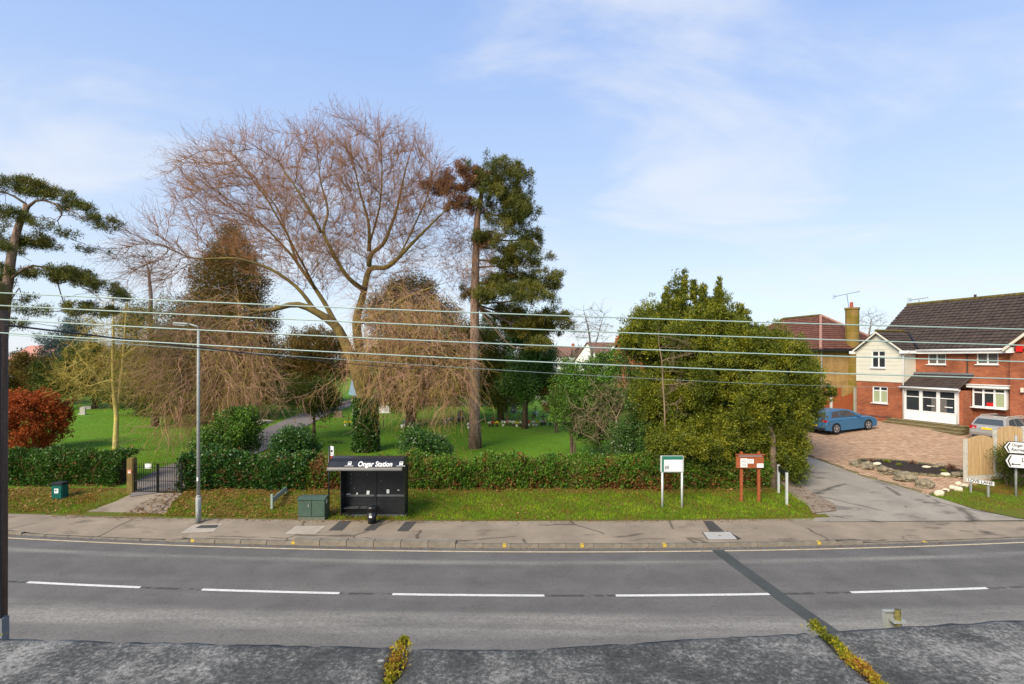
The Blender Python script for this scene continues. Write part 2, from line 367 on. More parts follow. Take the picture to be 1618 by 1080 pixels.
def tufts(Cn, D, n, ln, wd, spread=.8, rad=.1, cv=None, lv=.35):
    k = len(Cn); cv = rng.uniform(0, 1, k) if cv is None else cv
    P = np.repeat(Cn, n, 0) + rng.normal(size=(k * n, 3)) * rad
    Dd = np.repeat(nrm(D), n, 0) + rng.normal(size=(k * n, 3)) * spread
    return leaves(P, Dd, ln, wd, np.repeat(cv, n) * (1 - lv) + rng.uniform(0, 1, k * n) * lv)
def ell_points(ells, n, shell=.35):
    """points biased to the outside of a union of ellipsoids; ells: (cx,cy,cz,rx,ry,rz)"""
    E = np.array(ells, float); wts = (E[:, 3] * E[:, 4] + E[:, 4] * E[:, 5] + E[:, 3] * E[:, 5]); P = []; D = []; got = 0
    while got < n:
        i = rng.choice(len(E), size=n, p=wts / wts.sum()); u = nrm(rng.normal(size=(n, 3))); r = rng.uniform(0, 1, n) ** shell
        p = E[i, :3] + u * r[:, None] * E[i, 3:]
        ok = np.ones(n, bool)
        for j in range(len(E)):
            q = ((p - E[j, :3]) / E[j, 3:]); ok &= ~((np.einsum('ij,ij->i', q, q) < .45) & (i != j))
        P.append(p[ok]); D.append((u / E[i, 3:])[ok]); got += ok.sum()
    P = np.concatenate(P)[:n]; D = nrm(np.concatenate(D)[:n]); return P, D
def clumpy(ells, dens, f=.38, zs=1.0, shell=.30, mn=.25, mx=.9, sq=.0):
    """break smooth crown lobes into many uneven sub-clumps"""
    E = np.array(ells, float); ar = (E[:, 3] * E[:, 4] + E[:, 4] * E[:, 5] + E[:, 3] * E[:, 5]).sum() * 4; n = max(6, int(ar * dens)); P, D = ell_points(ells, n, shell); res = []
    for p, d in zip(P, D):
        r_ = rng.uniform(mn, mx) * f; res.append((p[0] + d[0] * r_ * .3, p[1] + d[1] * r_ * .3, p[2] + sq * r_, r_ * rng.uniform(.8, 1.25), r_ * rng.uniform(.8, 1.25), r_ * zs * rng.uniform(.7, 1.3)))
    return res
def clump_points(sub, n, shell=.35):
    E = np.array(sub); w_ = (E[:, 3] * E[:, 5]); i = rng.choice(len(E), size=n, p=w_ / w_.sum()); u = nrm(rng.normal(size=(n, 3))); r = rng.uniform(0, 1, n) ** shell; return E[i, :3] + u * r[:, None] * E[i, 3:], nrm(u / E[i, 3:]), i
def grow(seed, parent, att, step, infl, kill, iters=120, jit=.12, trop=(0, 0, 0), rad_c=None, rad_w=0):
    """space colonisation from a drawn skeleton"""
    Pn = [np.array(p, float) for p in seed]; par = list(parent); att = att.copy(); trop = np.array(trop)
    A = np.array(Pn); d2 = np.full(len(att), 1e9); near = np.zeros(len(att), int); alive = np.ones(len(att), bool)
    for i in range(len(A)):
        dd = ((att - A[i]) ** 2).sum(1); m = dd < d2; d2[m] = dd[m]; near[m] = i
    nch = {}
    for it in range(iters):
        alive &= d2 > kill * kill
        sel = np.where(alive & (d2 < infl * infl))[0]
        if len(sel) == 0: break
        nodes = near[sel]; AP = np.array(Pn); v = nrm(att[sel] - AP[nodes])
        uq, ix = np.unique(nodes, return_inverse=True); acc = np.zeros((len(uq), 3)); np.add.at(acc, ix, v)
        acc = nrm(acc) + rng.normal(size=acc.shape) * jit + trop
        if rad_w: acc = acc + rad_w * nrm(AP[uq] - np.array(rad_c))
        acc = nrm(acc); s0 = len(Pn); new = []
        for a, nn in zip(acc, uq):
            if nch.get(nn, 0) > 3: continue
            nch[nn] = nch.get(nn, 0) + 1
            p = Pn[nn] + a * step; Pn.append(p); par.append(int(nn)); new.append(p)
        if not new: break
        NW = np.array(new); idx = np.where(alive)[0]
        for c0 in range(0, len(NW), 400):
            ch = NW[c0:c0 + 400]; dd = ((att[idx][:, None] - ch[None]) ** 2).sum(2); mi = dd.argmin(1); mv = dd[np.arange(len(idx)), mi]
            m = mv < d2[idx]; d2[idx[m]] = mv[m]; near[idx[m]] = s0 + c0 + mi[m]
    return np.array(Pn), np.array(par)
def radii(P, par, tip=.012, e=2.3, fixed=None):
    k = len(P); acc = np.zeros(k)
    for i in range(k - 1, -1, -1):
        if acc[i] == 0: acc[i] = tip ** e
        if par[i] >= 0: acc[par[i]] += acc[i]
    r = acc ** (1 / e)
    if fixed is not None: r[:len(fixed)] = np.maximum(np.minimum(r[:len(fixed)], np.array(fixed) * 1.3), np.array(fixed) * .9)
    return r
def polyskel(lines):
    """lines: list of (parent_line_index or None, parent_t, [(point, radius)...]) -> seed nodes, parents, radii"""
    P, par, rad, ids = [], [], [], []
    for pl, pt, pts in lines:
        my = []; prev = -1 if pl is None else ids[pl][int(round(pt * (len(ids[pl]) - 1)))]
        for i, (p, r) in enumerate(pts):
            if i == 0: start = np.array(p, float); sr = r; 
            if i == 0 and pl is None: P.append(start); par.append(-1); rad.append(r); prev = len(P) - 1; my.append(prev); continue
            if i == 0: start = P[prev]; sr = r; continue
            q = np.array(p, float); nseg = max(1, int(np.linalg.norm(q - start) / .45))
            for t in range(1, nseg + 1):
                P.append(start + (q - start) * t / nseg + rng.normal(size=3) * .03); par.append(prev); rad.append(sr + (r - sr) * t / nseg); prev = len(P) - 1; my.append(prev)
            start = q; sr = r
        ids.append(my)
    return P, par, rad
def limb_objs(P, par, r, m, parent, thick=.035, name1='limb', name2='branches', m2=None):
    """thick wood: one continuous tube per limb, the heavy ones objects of their own; thin wood: one mesh of short prisms"""
    k = len(P); ch = {}
    for i in range(k):
        if par[i] >= 0: ch.setdefault(int(par[i]), []).append(i)
    starts = [i for i in range(k) if par[i] < 0]; rest = MB()
    while starts:
        i = starts.pop(); chain = ([int(par[i])] if par[i] >= 0 else []) + [i]
        while True:
            cs = [c for c in ch.get(chain[-1], []) if r[c] >= thick]
            if not cs: break
            cs.sort(key=lambda c: -r[c]); starts += cs[1:]; chain.append(cs[0])
        if len(chain) < 2: continue
        Q_ = P[chain].copy()
        for _ in range(2): Q_[1:-1] = Q_[1:-1] * .5 + (Q_[:-2] + Q_[2:]) * .25
        rr = list(r[chain]); rr[0] = min(rr[0], rr[1] * 1.25)
        for a in range(1, len(rr)): rr[a] = min(rr[a], rr[a - 1])
        rr[-1] *= .8; n = 10 if rr[0] > .12 else 6
        if rr[0] > .085: b = MB(); b.tube(Q_, rr, n); b.build(name1, m, parent, smooth=True)
        else: rest.tube(Q_, rr, n)
    if rest.V: o = rest.build('boughs', m, parent, smooth=True); o['kind'] = 'stuff'
    i = np.where(par >= 0)[0]; ii = i[r[i] < thick]
    if len(ii):
        a, b = P[par[ii]], P[ii]; d = nrm(b - a); ra = np.minimum(r[par[ii]], r[ii] * 1.35)
        V, Q = seg_mesh(a - d * (ra * .3)[:, None], b + d * (r[ii] * .3)[:, None], ra, r[ii], 3)
        o = npmesh(name2, V, Q, m2 or m, parent); o['kind'] = 'stuff'
def twigs(P0, D0, nseg, ln, r0, noise, trop, sub=2, sublen=.6):
    """random-walk twigs, all at once; returns segment arrays and tip points"""
    k = len(P0); p = P0.copy(); d = nrm(D0); trop = np.asarray(trop, float); A, B, RA, RB = [], [], [], []; r = np.full(k, r0); ln = np.broadcast_to(ln, (k,)) * rng.uniform(.55, 1.3, k)
    subs = []
    for i in range(nseg):
        d = nrm(d + rng.normal(size=(k, 3)) * noise + trop); q = p + d * (ln / nseg)[:, None]; r2 = r0 * (1 - .75 * (i + 1) / nseg) * np.ones(k)
        A.append(p); B.append(q); RA.append(r); RB.append(r2)
        for s_ in range(sub):
            t = rng.uniform(0, 1, (k, 1)); subs.append((p + (q - p) * t, d))
        p, r = q, r2
    if sub:
        SP = np.concatenate([s_[0] for s_ in subs]); SD = np.concatenate([s_[1] for s_ in subs]); SL = np.tile(ln, len(subs))
        sd_ = nrm(SD + rng.normal(size=SD.shape) * .7 + trop); mid = SP + sd_ * (SL * sublen * .2)[:, None]; e2 = nrm(sd_ + rng.normal(size=SD.shape) * .3 + trop)
        end = mid + e2 * (SL * sublen * .25)[:, None]; kk = len(SP)
        A += [SP, mid]; B += [mid, end]; RA += [np.full(kk, r0 * .55), np.full(kk, r0 * .42)]; RB += [np.full(kk, r0 * .42), np.full(kk, r0 * .25)]
        p = np.concatenate([p, end])
    return np.concatenate(A), np.concatenate(B), np.concatenate(RA), np.concatenate(RB), p
def blob(name, c, r, m, parent=None, sub=3, amp=.12, fr=1.2, sq=(1, 1, 1), flatz=None, seed=0):
    from mathutils import noise as mn
    bm = bmesh.new(); bmesh.ops.create_icosphere(bm, subdivisions=sub, radius=1)
    for v in bm.verts:
        d = 1 + amp * 2 * mn.noise(v.co * fr + Vector((seed * 7.3, seed * 3.1, 1.7))) + amp * mn.noise(v.co * fr * 3 + Vector((seed, 0, 9)))
        v.co = Vector((v.co.x * sq[0], v.co.y * sq[1], v.co.z * sq[2])) * d * r
        if flatz is not None and v.co.z < flatz: v.co.z = flatz
    me = bpy.data.meshes.new(name); bm.to_mesh(me); bm.free(); me.materials.append(m)
    for p in me.polygons: p.use_smooth = True
    o = link(bpy.data.objects.new(name, me), parent); o.location = c; return o
# ------------------------------------------------------------------ the setting: materials
def groundmat(name, cols, scale=.5, fine=12, bump=.4, rough=.95):
    m, t, b = new_mat(name); n, l = t.nodes, t.links
    tcn = n.new('ShaderNodeTexCoord')
    a = n.new('ShaderNodeTexNoise'); a.inputs['Scale'].default_value = scale; a.inputs['Detail'].default_value = 8; a.inputs['Roughness'].default_value = .65; l.new(tcn.outputs['Object'], a.inputs['Vector'])
    f = n.new('ShaderNodeTexNoise'); f.inputs['Scale'].default_value = fine; f.inputs['Detail'].default_value = 4; l.new(tcn.outputs['Object'], f.inputs['Vector'])
    mxx = n.new('ShaderNodeMix'); mxx.data_type = 'FLOAT'; mxx.inputs[0].default_value = .4; l.new(a.outputs[0], mxx.inputs[2]); l.new(f.outputs[0], mxx.inputs[3])
    rp = n.new('ShaderNodeValToRGB'); e = rp.color_ramp.elements
    while len(e) < len(cols): e.new(.5)
    for i, c in enumerate(cols): e[i].position = .3 + .4 * i / (len(cols) - 1); e[i].color = c4(c)
    l.new(mxx.outputs[0], rp.inputs[0]); l.new(rp.outputs[0], b.inputs['Base Color']); setc(b, 'Roughness', rough); setc(b, 'Specular IOR Level', .15)
    bn = n.new('ShaderNodeBump'); bn.inputs['Strength'].default_value = bump; bn.inputs['Distance'].default_value = .03; l.new(f.outputs[0], bn.inputs['Height']); l.new(bn.outputs[0], b.inputs['Normal'])
    return m
MT['lawn'] = groundmat('lawn_grass', [(.15, .09, .03), (.11, .12, .016), (.075, .18, .010), (.10, .21, .012), (.09, .14, .012), (.20, .17, .03)], .30, 4)
MT['verge'] = groundmat('verge_earth_and_grass', [(.14, .06, .022), (.13, .10, .02), (.08, .12, .012), (.12, .17, .018)], .9, 14)
MT['path'] = groundmat('worn_tarmac_path', [(.13, .115, .10), (.20, .18, .17), (.17, .155, .145), (.24, .22, .20)], .6, 20, .3)
MT['blade'] = leafmat('grass_blades', [(.24, .11, .03), (.26, .20, .025), (.14, .20, .012), (.14, .29, .012), (.28, .38, .02)], .7, .35, .1)
MT['litter'] = leafmat('fallen_leaves', [(.07, .03, .015), (.20, .09, .03), (.30, .15, .05), (.36, .24, .10)], .8, .1, .1)

def asphalt(name, base, tracks=True, light=(.26, .25, .225), cracks=False, speck=.35):
    m, t, b = new_mat(name); n, l = t.nodes, t.links
    tcn = n.new('ShaderNodeTexCoord')
    def noise(sc, det, st=(1, 1, 1), rg=.6):
        mpn = n.new('ShaderNodeMapping'); mpn.inputs['Scale'].default_value = st; l.new(tcn.outputs['Object'], mpn.inputs[0])
        q = n.new('ShaderNodeTexNoise'); q.inputs['Scale'].default_value = sc; q.inputs['Detail'].default_value = det; q.inputs['Roughness'].default_value = rg; l.new(mpn.outputs[0], q.inputs['Vector']); return q.outputs[0]
    def mr(x, a, b_, c, d):
        q = n.new('ShaderNodeMapRange'); q.inputs[1].default_value = a; q.inputs[2].default_value = b_; q.inputs[3].default_value = c; q.inputs[4].default_value = d; l.new(x, q.inputs[0]); return q.outputs[0]
    def mul(a, f):
        q = n.new('ShaderNodeMix'); q.data_type = 'RGBA'; q.blend_type = 'MULTIPLY'; q.inputs[0].default_value = 1; l.new(a, q.inputs[6]) if not isinstance(a, tuple) else setattr(q.inputs[6], 'default_value', a); l.new(f, q.inputs[7]); return q.outputs[2]
    col = mul(c4(base), mr(noise(.8, 8), .3, .7, .80, 1.18))
    col = mul(col, mr(noise(38, 4, rg=.85), .32, .68, 1 - speck, 1 + speck))
    if tracks:
        a = n.new('ShaderNodeAttribute'); a.attribute_name = 'v'
        rp = n.new('ShaderNodeValToRGB'); e = rp.color_ramp.elements; rp.color_ramp.interpolation = 'EASE'
        st = [(0, .25), (.05, .1), (.14, .15), (.175, .85), (.22, .15), (.36, .1), (.45, .25), (.60, .12), (.66, .85), (.74, .95), (.80, .35), (1, .4)]
        while len(e) < len(st): e.new(.5)
        for i, (p, v_) in enumerate(st): e[i].position = p; e[i].color = (v_, v_, v_, 1)
        l.new(a.outputs['Fac'], rp.inputs[0])
        wv = mr(noise(1.2, 6, (.18, 1.6, 1)), .30, .62, .25, 1.0)
        f = n.new('ShaderNodeMath'); f.operation = 'MULTIPLY'; l.new(rp.outputs[0], f.inputs[0]); l.new(wv, f.inputs[1])
        q = n.new('ShaderNodeMix'); q.data_type = 'RGBA'; l.new(f.outputs[0], q.inputs[0]); l.new(col, q.inputs[6])
        lt = mul(c4(light), mr(noise(14, 7, rg=.85), .36, .64, .55, 1.25)); l.new(lt, q.inputs[7]); col = q.outputs[2]
        # hairline cracks along the wheel tracks and the dark seam between the lanes
        vc = n.new('ShaderNodeTexVoronoi'); vc.feature = 'DISTANCE_TO_EDGE'; vc.inputs['Scale'].default_value = .8
        nzz = n.new('ShaderNodeTexNoise'); nzz.inputs['Scale'].default_value = 2.5; nzz.inputs['Detail'].default_value = 7; l.new(tcn.outputs['Object'], nzz.inputs['Vector'])
        mlz = n.new('ShaderNodeMix'); mlz.data_type = 'RGBA'; mlz.inputs[0].default_value = .3; l.new(tcn.outputs['Object'], mlz.inputs[6]); l.new(nzz.outputs[1], mlz.inputs[7]); l.new(mlz.outputs[2], vc.inputs['Vector'])
        gz_ = n.new('ShaderNodeMath'); gz_.operation = 'MAXIMUM'; l.new(mr(vc.outputs['Distance'], 0, .010, .75, 1), gz_.inputs[0]); l.new(mr(noise(.35, 4, (.5, 1.5, 1)), .60, .66, 1, 0), gz_.inputs[1]); col = mul(col, gz_.outputs[0])
        sm = n.new('ShaderNodeMath'); sm.operation = 'SUBTRACT'; l.new(a.outputs['Fac'], sm.inputs[0]); sm.inputs[1].default_value = .492; sa = n.new('ShaderNodeMath'); sa.operation = 'ABSOLUTE'; l.new(sm.outputs[0], sa.inputs[0])
        g2_ = n.new('ShaderNodeMath'); g2_.operation = 'MAXIMUM'; l.new(mr(sa.outputs[0], .004, .012, .5, 1), g2_.inputs[0]); l.new(mr(noise(3, 6), .46, .54, 1, 0), g2_.inputs[1]); col = mul(col, g2_.outputs[0])
        pt_ = mr(noise(9, 6, (.6, 1, 1), .8), .59, .66, 1, .62); col = mul(col, pt_)
        # bright stone chips
        vo = n.new('ShaderNodeTexVoronoi'); vo.inputs['Scale'].default_value = 9; vo.inputs['Randomness'].default_value = 1; l.new(tcn.outputs['Object'], vo.inputs['Vector'])
        ch = mr(vo.outputs['Distance'], .05, .09, .8, 0); q2 = n.new('ShaderNodeMix'); q2.data_type = 'RGBA'; l.new(ch, q2.inputs[0]); l.new(col, q2.inputs[6]); q2.inputs[7].default_value = (.3, .3, .28, 1); col = q2.outputs[2]
    if cracks:
        vo = n.new('ShaderNodeTexVoronoi'); vo.feature = 'DISTANCE_TO_EDGE'; vo.inputs['Scale'].default_value = .42
        nz = n.new('ShaderNodeTexNoise'); nz.inputs['Scale'].default_value = 1.3; nz.inputs['Detail'].default_value = 6; l.new(tcn.outputs['Object'], nz.inputs['Vector'])
        ml = n.new('ShaderNodeMix'); ml.data_type = 'RGBA'; ml.inputs[0].default_value = .22; l.new(tcn.outputs['Object'], ml.inputs[6]); l.new(nz.outputs[1], ml.inputs[7]); l.new(ml.outputs[2], vo.inputs['Vector'])
        ck = mr(vo.outputs['Distance'], 0, .022, .35, 1); gate = mr(noise(.5, 3), .47, .55, 0, 1)
        g = n.new('ShaderNodeMath'); g.operation = 'MAXIMUM'; l.new(ck, g.inputs[0]); l.new(gate, g.inputs[1]); col = mul(col, g.outputs[0])
        st_ = mr(noise(1.1, 7, (.6, 1.4, 1)), .58, .66, 1, .62); col = mul(col, st_)
    l.new(col, b.inputs['Base Color']); setc(b, 'Roughness', .85); setc(b, 'Specular IOR Level', .25)
    bn = n.new('ShaderNodeBump'); bn.inputs['Strength'].default_value = .5; bn.inputs['Distance'].default_value = .006; l.new(noise(90, 2), bn.inputs['Height']); l.new(bn.outputs[0], b.inputs['Normal'])
    return m
MT['road'] = asphalt('road_asphalt', (.108, .105, .100))
MT['pave'] = asphalt('pavement_asphalt', (.26, .215, .160), False, cracks=True, speck=.12)
MT['lane'] = asphalt('lane_asphalt', (.26, .235, .195), False, cracks=True, speck=.12)
MT['patch'] = asphalt('dark_patch', (.065, .062, .058), False, speck=.2)
MT['trench'] = asphalt('trench_patch', (.060, .068, .066), False, speck=.25)
MT['kerb'] = mat('kerb_concrete', (.21, .185, .145), .9, .3, 3, .3, 60, fine=.2)
MT['kerbgreen'] = mat('mossy_kerb', (.13, .12, .06), .9, .3, 3, .3, 60, base2=(.22, .19, .11), fine=.2)
MT['line_white'] = mat('worn_white_paint', (.60, .60, .57), .7, .12, 8, fine=.25, bscale=30)
MT['line_yellow'] = mat('faded_yellow_paint', (.62, .46, .22), .7, .2, 3, fine=.25, bscale=30, base2=(.60, .54, .42))
MT['tick_yellow'] = mat('yellow_tick_paint', (.50, .36, .05), .8, .35, 12, fine=.35, bscale=60)
MT['slabpale'] = mat('pale_slab', (.36, .32, .26), .85, .15, 3, fine=.15, bscale=50)
MT['cover'] = mat('steel_cover', (.40, .39, .36), .6, .15, 8, fine=.2)
MT['far_green'] = groundmat('distant_fields', [(.05, .06, .02), (.06, .10, .02), (.09, .12, .03)], .03, .5)

# ------------------------------------------------------------------ ground sheet
xs = np.unique(np.r_[np.linspace(-700, -60, 17), np.arange(-60, -30, 3), np.arange(-30, 34, .5), np.arange(34, 64, 3), np.linspace(64, 700, 17)])
es = np.unique(np.r_[-60, -30, -10, -3, -.06, 0, np.arange(.3, 9, .3), np.arange(9, 32, .8), np.arange(32, 80, 3), np.linspace(80, 900, 18)])
X, E_ = np.meshgrid(xs, es, indexing='ij'); xc = np.clip(X, -40, 40); Y = yp(xc) + E_; Z = np.where(E_ < -.01, -.16, H(X, Y))
# the lane and the block paving have their own sheets: keep the turf clearly below them
nx, ny = X.shape; idx = np.arange(nx * ny).reshape(nx, ny)
Q = np.stack([idx[:-1, :-1], idx[1:, :-1], idx[1:, 1:], idx[:-1, 1:]], -1).reshape(-1, 4)
g = npmesh('ground', np.stack([X, Y, Z], -1).reshape(-1, 3), Q, MT['lawn'], smooth=True); g['kind'] = 'structure'; g['label'] = 'green grass of the cemetery and beyond'

# ------------------------------------------------------------------ road, pavement, kerb
rx = np.linspace(-60, 60, 121)
V = []; vv = []
for x in rx:
    for j in range(9):
        d = 7.15 * j / 8; V.append((x, yk(x) - d, .03 * math.sin(math.pi * j / 8))); vv.append(j / 8)
Q = [(i * 9 + j, i * 9 + j + 1, (i + 1) * 9 + j + 1, (i + 1) * 9 + j) for i in range(120) for j in range(8)]
Q = [q[::-1] for q in Q]
r = npmesh('road', V, Q, MT['road'], v=vv, smooth=True); r['kind'] = 'structure'
def rz(d): return .03 * math.sin(math.pi * d / 7.15)
def kerbh(x): return .12 - .10 * float(ss(-10.2, -12.5, x) * ss(-18.5, -16.5, x)) - .105 * float(ss(10.8, 12.5, x) * ss(22, 19, x))
def pz(x, y):
    t = min(max((y - yk(x)) / 2.3, 0), 1); return kerbh(x) * (1 - t) + .12 * t
V = []
for x in np.arange(-45, 45.01, .5):
    for j in range(6):
        t = j / 5; y = yk(x) + .13 + (yp(x) + .04 - yk(x) - .13) * t; V.append((x, y, pz(x, y) + .002))
nxx = len(V) // 6
Q = [(i * 6 + j, (i + 1) * 6 + j, (i + 1) * 6 + j + 1, i * 6 + j + 1) for i in range(nxx - 1) for j in range(5)]
p = npmesh('pavement', V, Q, MT['pave'], smooth=True); p['kind'] = 'structure'
def road_strip(name, x0, x1, d0, d1, m, off=.006, parent=None, n=None):
    n = n or max(2, int((x1 - x0) / .5) + 1); V = []
    for x in np.linspace(x0, x1, n):
        for d in (d0, d1): V.append((x, yk(x) - d, rz(d) + off))
    Q = [(2 * i + 1, 2 * (i + 1) + 1, 2 * (i + 1), 2 * i) for i in range(n - 1)]
    return npmesh(name, V, Q, m, parent)
yl = road_strip('yellow_line', -40, 40, .30, .38, MT['line_yellow'], .007); yl['kind'] = 'structure'
# white centre line: each dash starts and ends where the photograph puts it
for a, b_ in ((18, 216), (307, 534), (619, 860), (973, 1220), (1338, 1565), (-300, -80), (1690, 1900)):
    Yc = 13.83; x0 = (a - CX) * 14.2 / F; x1 = (b_ - CX) * 14.2 / F
    if a > 250 and b_ < 1300: x0 = (a - CX) * 13.86 / F; x1 = (b_ - CX) * 13.86 / F
    o = road_strip('centre_line_dash', x0, x1, 3.46, 3.58, MT['line_white'], .007); o['kind'] = 'structure'
# trench reinstatement across the road and the pavement
V = [(x + w_, y, (rz(yk(x) - y)) + .009) for y, x in ((17.2, 6.72), (16, 6.80), (14.9, 6.92), (13.6, 7.06), (12, 7.30), (10.6, 7.45)) for w_ in (-.20, .21)]
o = npmesh('trench_patch', V, [(2 * i, 2 * i + 1, 2 * i + 3, 2 * i + 2)[::-1] for i in range(5)], MT['trench']); o['kind'] = 'structure'

kb = empty('kerb'); kb['kind'] = 'structure'
bed = MB()
xx = -22.0
kstone = {}
while xx < 21.5:
    ln = .905; bus = -7.05 < xx + .45 < -2.2
    hh = .185 if bus else kerbh(xx + .45); wd = .30 if bus else .125
    key = round(hh, 3)
    if key not in kstone:
        b = MB(); b.box((0, wd / 2, (hh - .12) / 2), (ln, wd, hh + .12), bev=.012); q = b.build('kerb_stone', MT['kerb'], kb); kstone[key] = q
    else: q = kstone[key].copy(); link(q, kb)
    q.parent = kb; xm = xx + .4575; q.location = (xm, yk(xm) - .0, 0); q.rotation_euler = (rng.normal() * .004, 0, math.atan(xm / 140 - .012) + rng.normal() * .003)
    xx += .915
for px, py in ((292, 858), (460, 859), (797, 861), (919, 861), (1049, 860), (1298, 857), (1478, 848)):
    x = (px - CX) * (17.5) / F; b = MB(); b.bb(-.055, .055, -.006, .12, kerbh(x) - .085, kerbh(x) + .006); q = b.build('yellow_kerb_tick', MT['tick_yellow'], kb); q.location = (x, yk(x), 0)
# pavement pieces: patches, slabs, covers
def pquad(name, pts, m, off, kind='structure', lab=None):
    P = []
    for px, py in pts:
        Yq = F * (CZ - .12) / (py - CY); P.append(((px - CX) * Yq / F, Yq))
    V = [(a, b_, pz(a, b_) + off) for a, b_ in P]
    o = npmesh(name, V, [tuple(range(4))], m)
    if o.data.polygons[0].normal.z < 0: o.data.flip_normals()
    o['kind'] = kind
    return o
for pts in (((519, 838), (537, 823), (556, 823), (541, 838)), ((574, 838), (594, 823), (608, 823), (592, 838)), ((627, 839), (641, 824), (659, 824), (645, 839)),
            ((1111, 823), (1125, 823), (1146, 841), (1122, 841)), ((1150, 842), (1165, 853), (1172, 851), (1148, 838))):
    pquad('pavement_patch', pts, MT['patch'], .008)
for pts in (((449, 844), (468, 831), (516, 831), (498, 844)),):
    pquad('paving_slab', pts, MT['slabpale'], .012)
pquad('paving_slab', ((285, 840), (308, 827), (352, 827), (337, 840)), MT['slabpale'], .010)
pquad('pavement_patch', ((308, 833), (318, 829), (346, 829), (342, 834)), MT['patch'], .014)
b = MB(); P4 = [(1109, 840.5), (1155, 840), (1167, 852.5), (1118, 853)]
P4 = [((a - CX) * (F * 6.18 / (c - CY)) / F, F * 6.18 / (c - CY)) for a, c in P4]
t = empty('manhole_cover', (P4[0][0], P4[0][1], .12), 0, 'pale rectangular access cover set in the pavement with a dark rim', 'manhole cover'); WP.add(t.name)
b.prism(P4, .10, .128, 'z'); b.build('rim', MT['patch'], t)
cc = Vector((sum(p[0] for p in P4) / 4, sum(p[1] for p in P4) / 4)); P5 = [tuple(cc + (Vector(p) - cc) * .93) for p in P4]
b = MB(); b.prism(P5, .12, .134, 'z'); b.build('plate', MT['cover'], t)
b = MB(); b.box((cc.x, cc.y, .136), (.09, .03, .008)); b.build('lifting_slot', MT['black'], t)

# near side: pavement, forecourt and the front of the building the camera looks out of
b = MB(); b.bb(-60, 60, 1.2, 8.2, -.1, .12)
near = b.build('near_pavement', MT['pave']); near['kind'] = 'structure'
V = []
for x in np.arange(-45, 45.01, 1.5): V += [(x, 8.15, .122), (x, yk(x) - 7.14, .122)]
n_ = len(V) // 2
o = npmesh('near_footway', V, [(2 * i, 2 * i + 2, 2 * i + 3, 2 * i + 1) for i in range(n_ - 1)], MT['pave']); o['kind'] = 'structure'
V = []
for x in np.arange(-45, 45.01, 1.5): V += [(x, yk(x) - 7.14, -.05), (x, yk(x) - 7.14, .122)]
o = npmesh('near_kerb_face', V, [(2 * i, 2 * i + 2, 2 * i + 3, 2 * i + 1) for i in range(n_ - 1)], MT['kerb']); o['kind'] = 'structure'

# ------------------------------------------------------------------ lane, block paving, path
lane_r = [grd(*q) for q in ((1195, 692), (1232, 704), (1266.7, 717.5), (1301, 729.8), (1367.6, 754.4), (1420, 769), (1468.5, 783), (1540, 805), (1625, 822))]
lane_l = [grd(*q) for q in ((1163, 692), (1185, 704), (1210, 722), (1226, 742), (1240, 762), (1262, 782), (1284, 798), (1290, 812), (1285, 824))]
far_r = [(lane_r[0].x + 1.5, lane_r[0].y + 30), (lane_r[0].x + .5, lane_r[0].y + 12)] + [(q.x, q.y) for q in lane_r]
far_l = [(lane_l[0].x + 1.2, lane_l[0].y + 30), (lane_l[0].x + .4, lane_l[0].y + 12)] + [(q.x, q.y) for q in lane_l]
def lz(x, y): e = y - yp(x); return max(h(x, y), pz(x, y) if e < 0 else 0) + .008 + .027 * float(ss(0, 1.5, e))
lane = drape_strip('lane', far_l, far_r, MT['lane'], 110, 14, 0, zf=lz)
MT['mud'] = groundmat('trodden_mud', [(.06, .038, .026), (.14, .095, .065), (.26, .215, .165), (.12, .08, .055), (.20, .16, .12)], 1.8, 9, .9)
ml_ = [grd(*q) for q in ((1222, 738), (1232, 762), (1252, 784), (1276, 800), (1284, 812))]; mr_ = [grd(*q) for q in ((1236, 742), (1262, 765), (1290, 783), (1318, 797), (1322, 808))]
drape_strip('mud_patch', ml_, mr_, MT['mud'], 24, 6, .045)
# ------------------------------------------------------------------ block-paved drive
cor = lane_r[6]
fence_a = Vector((20.75, 24.05)); fence_dir = Vector((.93, -.02)).normalized()
drive_poly = [(q.x + .02, q.y) for q in lane_r[1:7]] + [(20.6, 23.6), (22.5, 24.2), (27, 24.1), (36, 24.1), (36, 34), (30, 42), (22, 46), (18.2, 42), (16.4, 35.5)]
base = drape_fan('drive', drive_poly, MT['soil'], .022, step=.6); base['label'] = 'sand and joints under the block paving of the drive'
def inpoly(P, poly):
    x, y = P[:, 0], P[:, 1]; r_ = np.zeros(len(P), bool); n = len(poly)
    for i in range(n):
        (x1, y1), (x2, y2) = poly[i], poly[(i + 1) % n]
        c = ((y1 > y) != (y2 > y)) & (x < (x2 - x1) * (y - y1) / (y2 - y1 + 1e-12) + x1); r_ ^= c
    return r_
plant_c = Vector((19.85, 26.2)); plant_u = Vector((.80, -.60)); plant_r = (2.15, 1.0)
ga = R(-18); gx, gy = np.meshgrid(np.arange(-65, 120) * .225, np.arange(-110, 170) * .122)
gx = gx + (np.arange(gx.shape[0]) % 2)[:, None] * .1125
P = np.stack([17 + gx * math.cos(ga) - gy * math.sin(ga), 28 + gx * math.sin(ga) + gy * math.cos(ga)], -1).reshape(-1, 2)
ok = inpoly(P, drive_poly) & (P[:, 1] < 38)
q = P - np.array(plant_c); e_ = (q @ np.array(plant_u) / (plant_r[0] + .12)) ** 2 + (q @ np.array((-plant_u.y, plant_u.x)) / (plant_r[1] + .12)) ** 2
P = P[ok & (e_ > 1)]; k = len(P)
hw, hh = .103, .052; cr, sr = math.cos(ga), math.sin(ga); vs = []
zt = H(P[:, 0], P[:, 1]) + .052 + rng.normal(size=k) * .0025
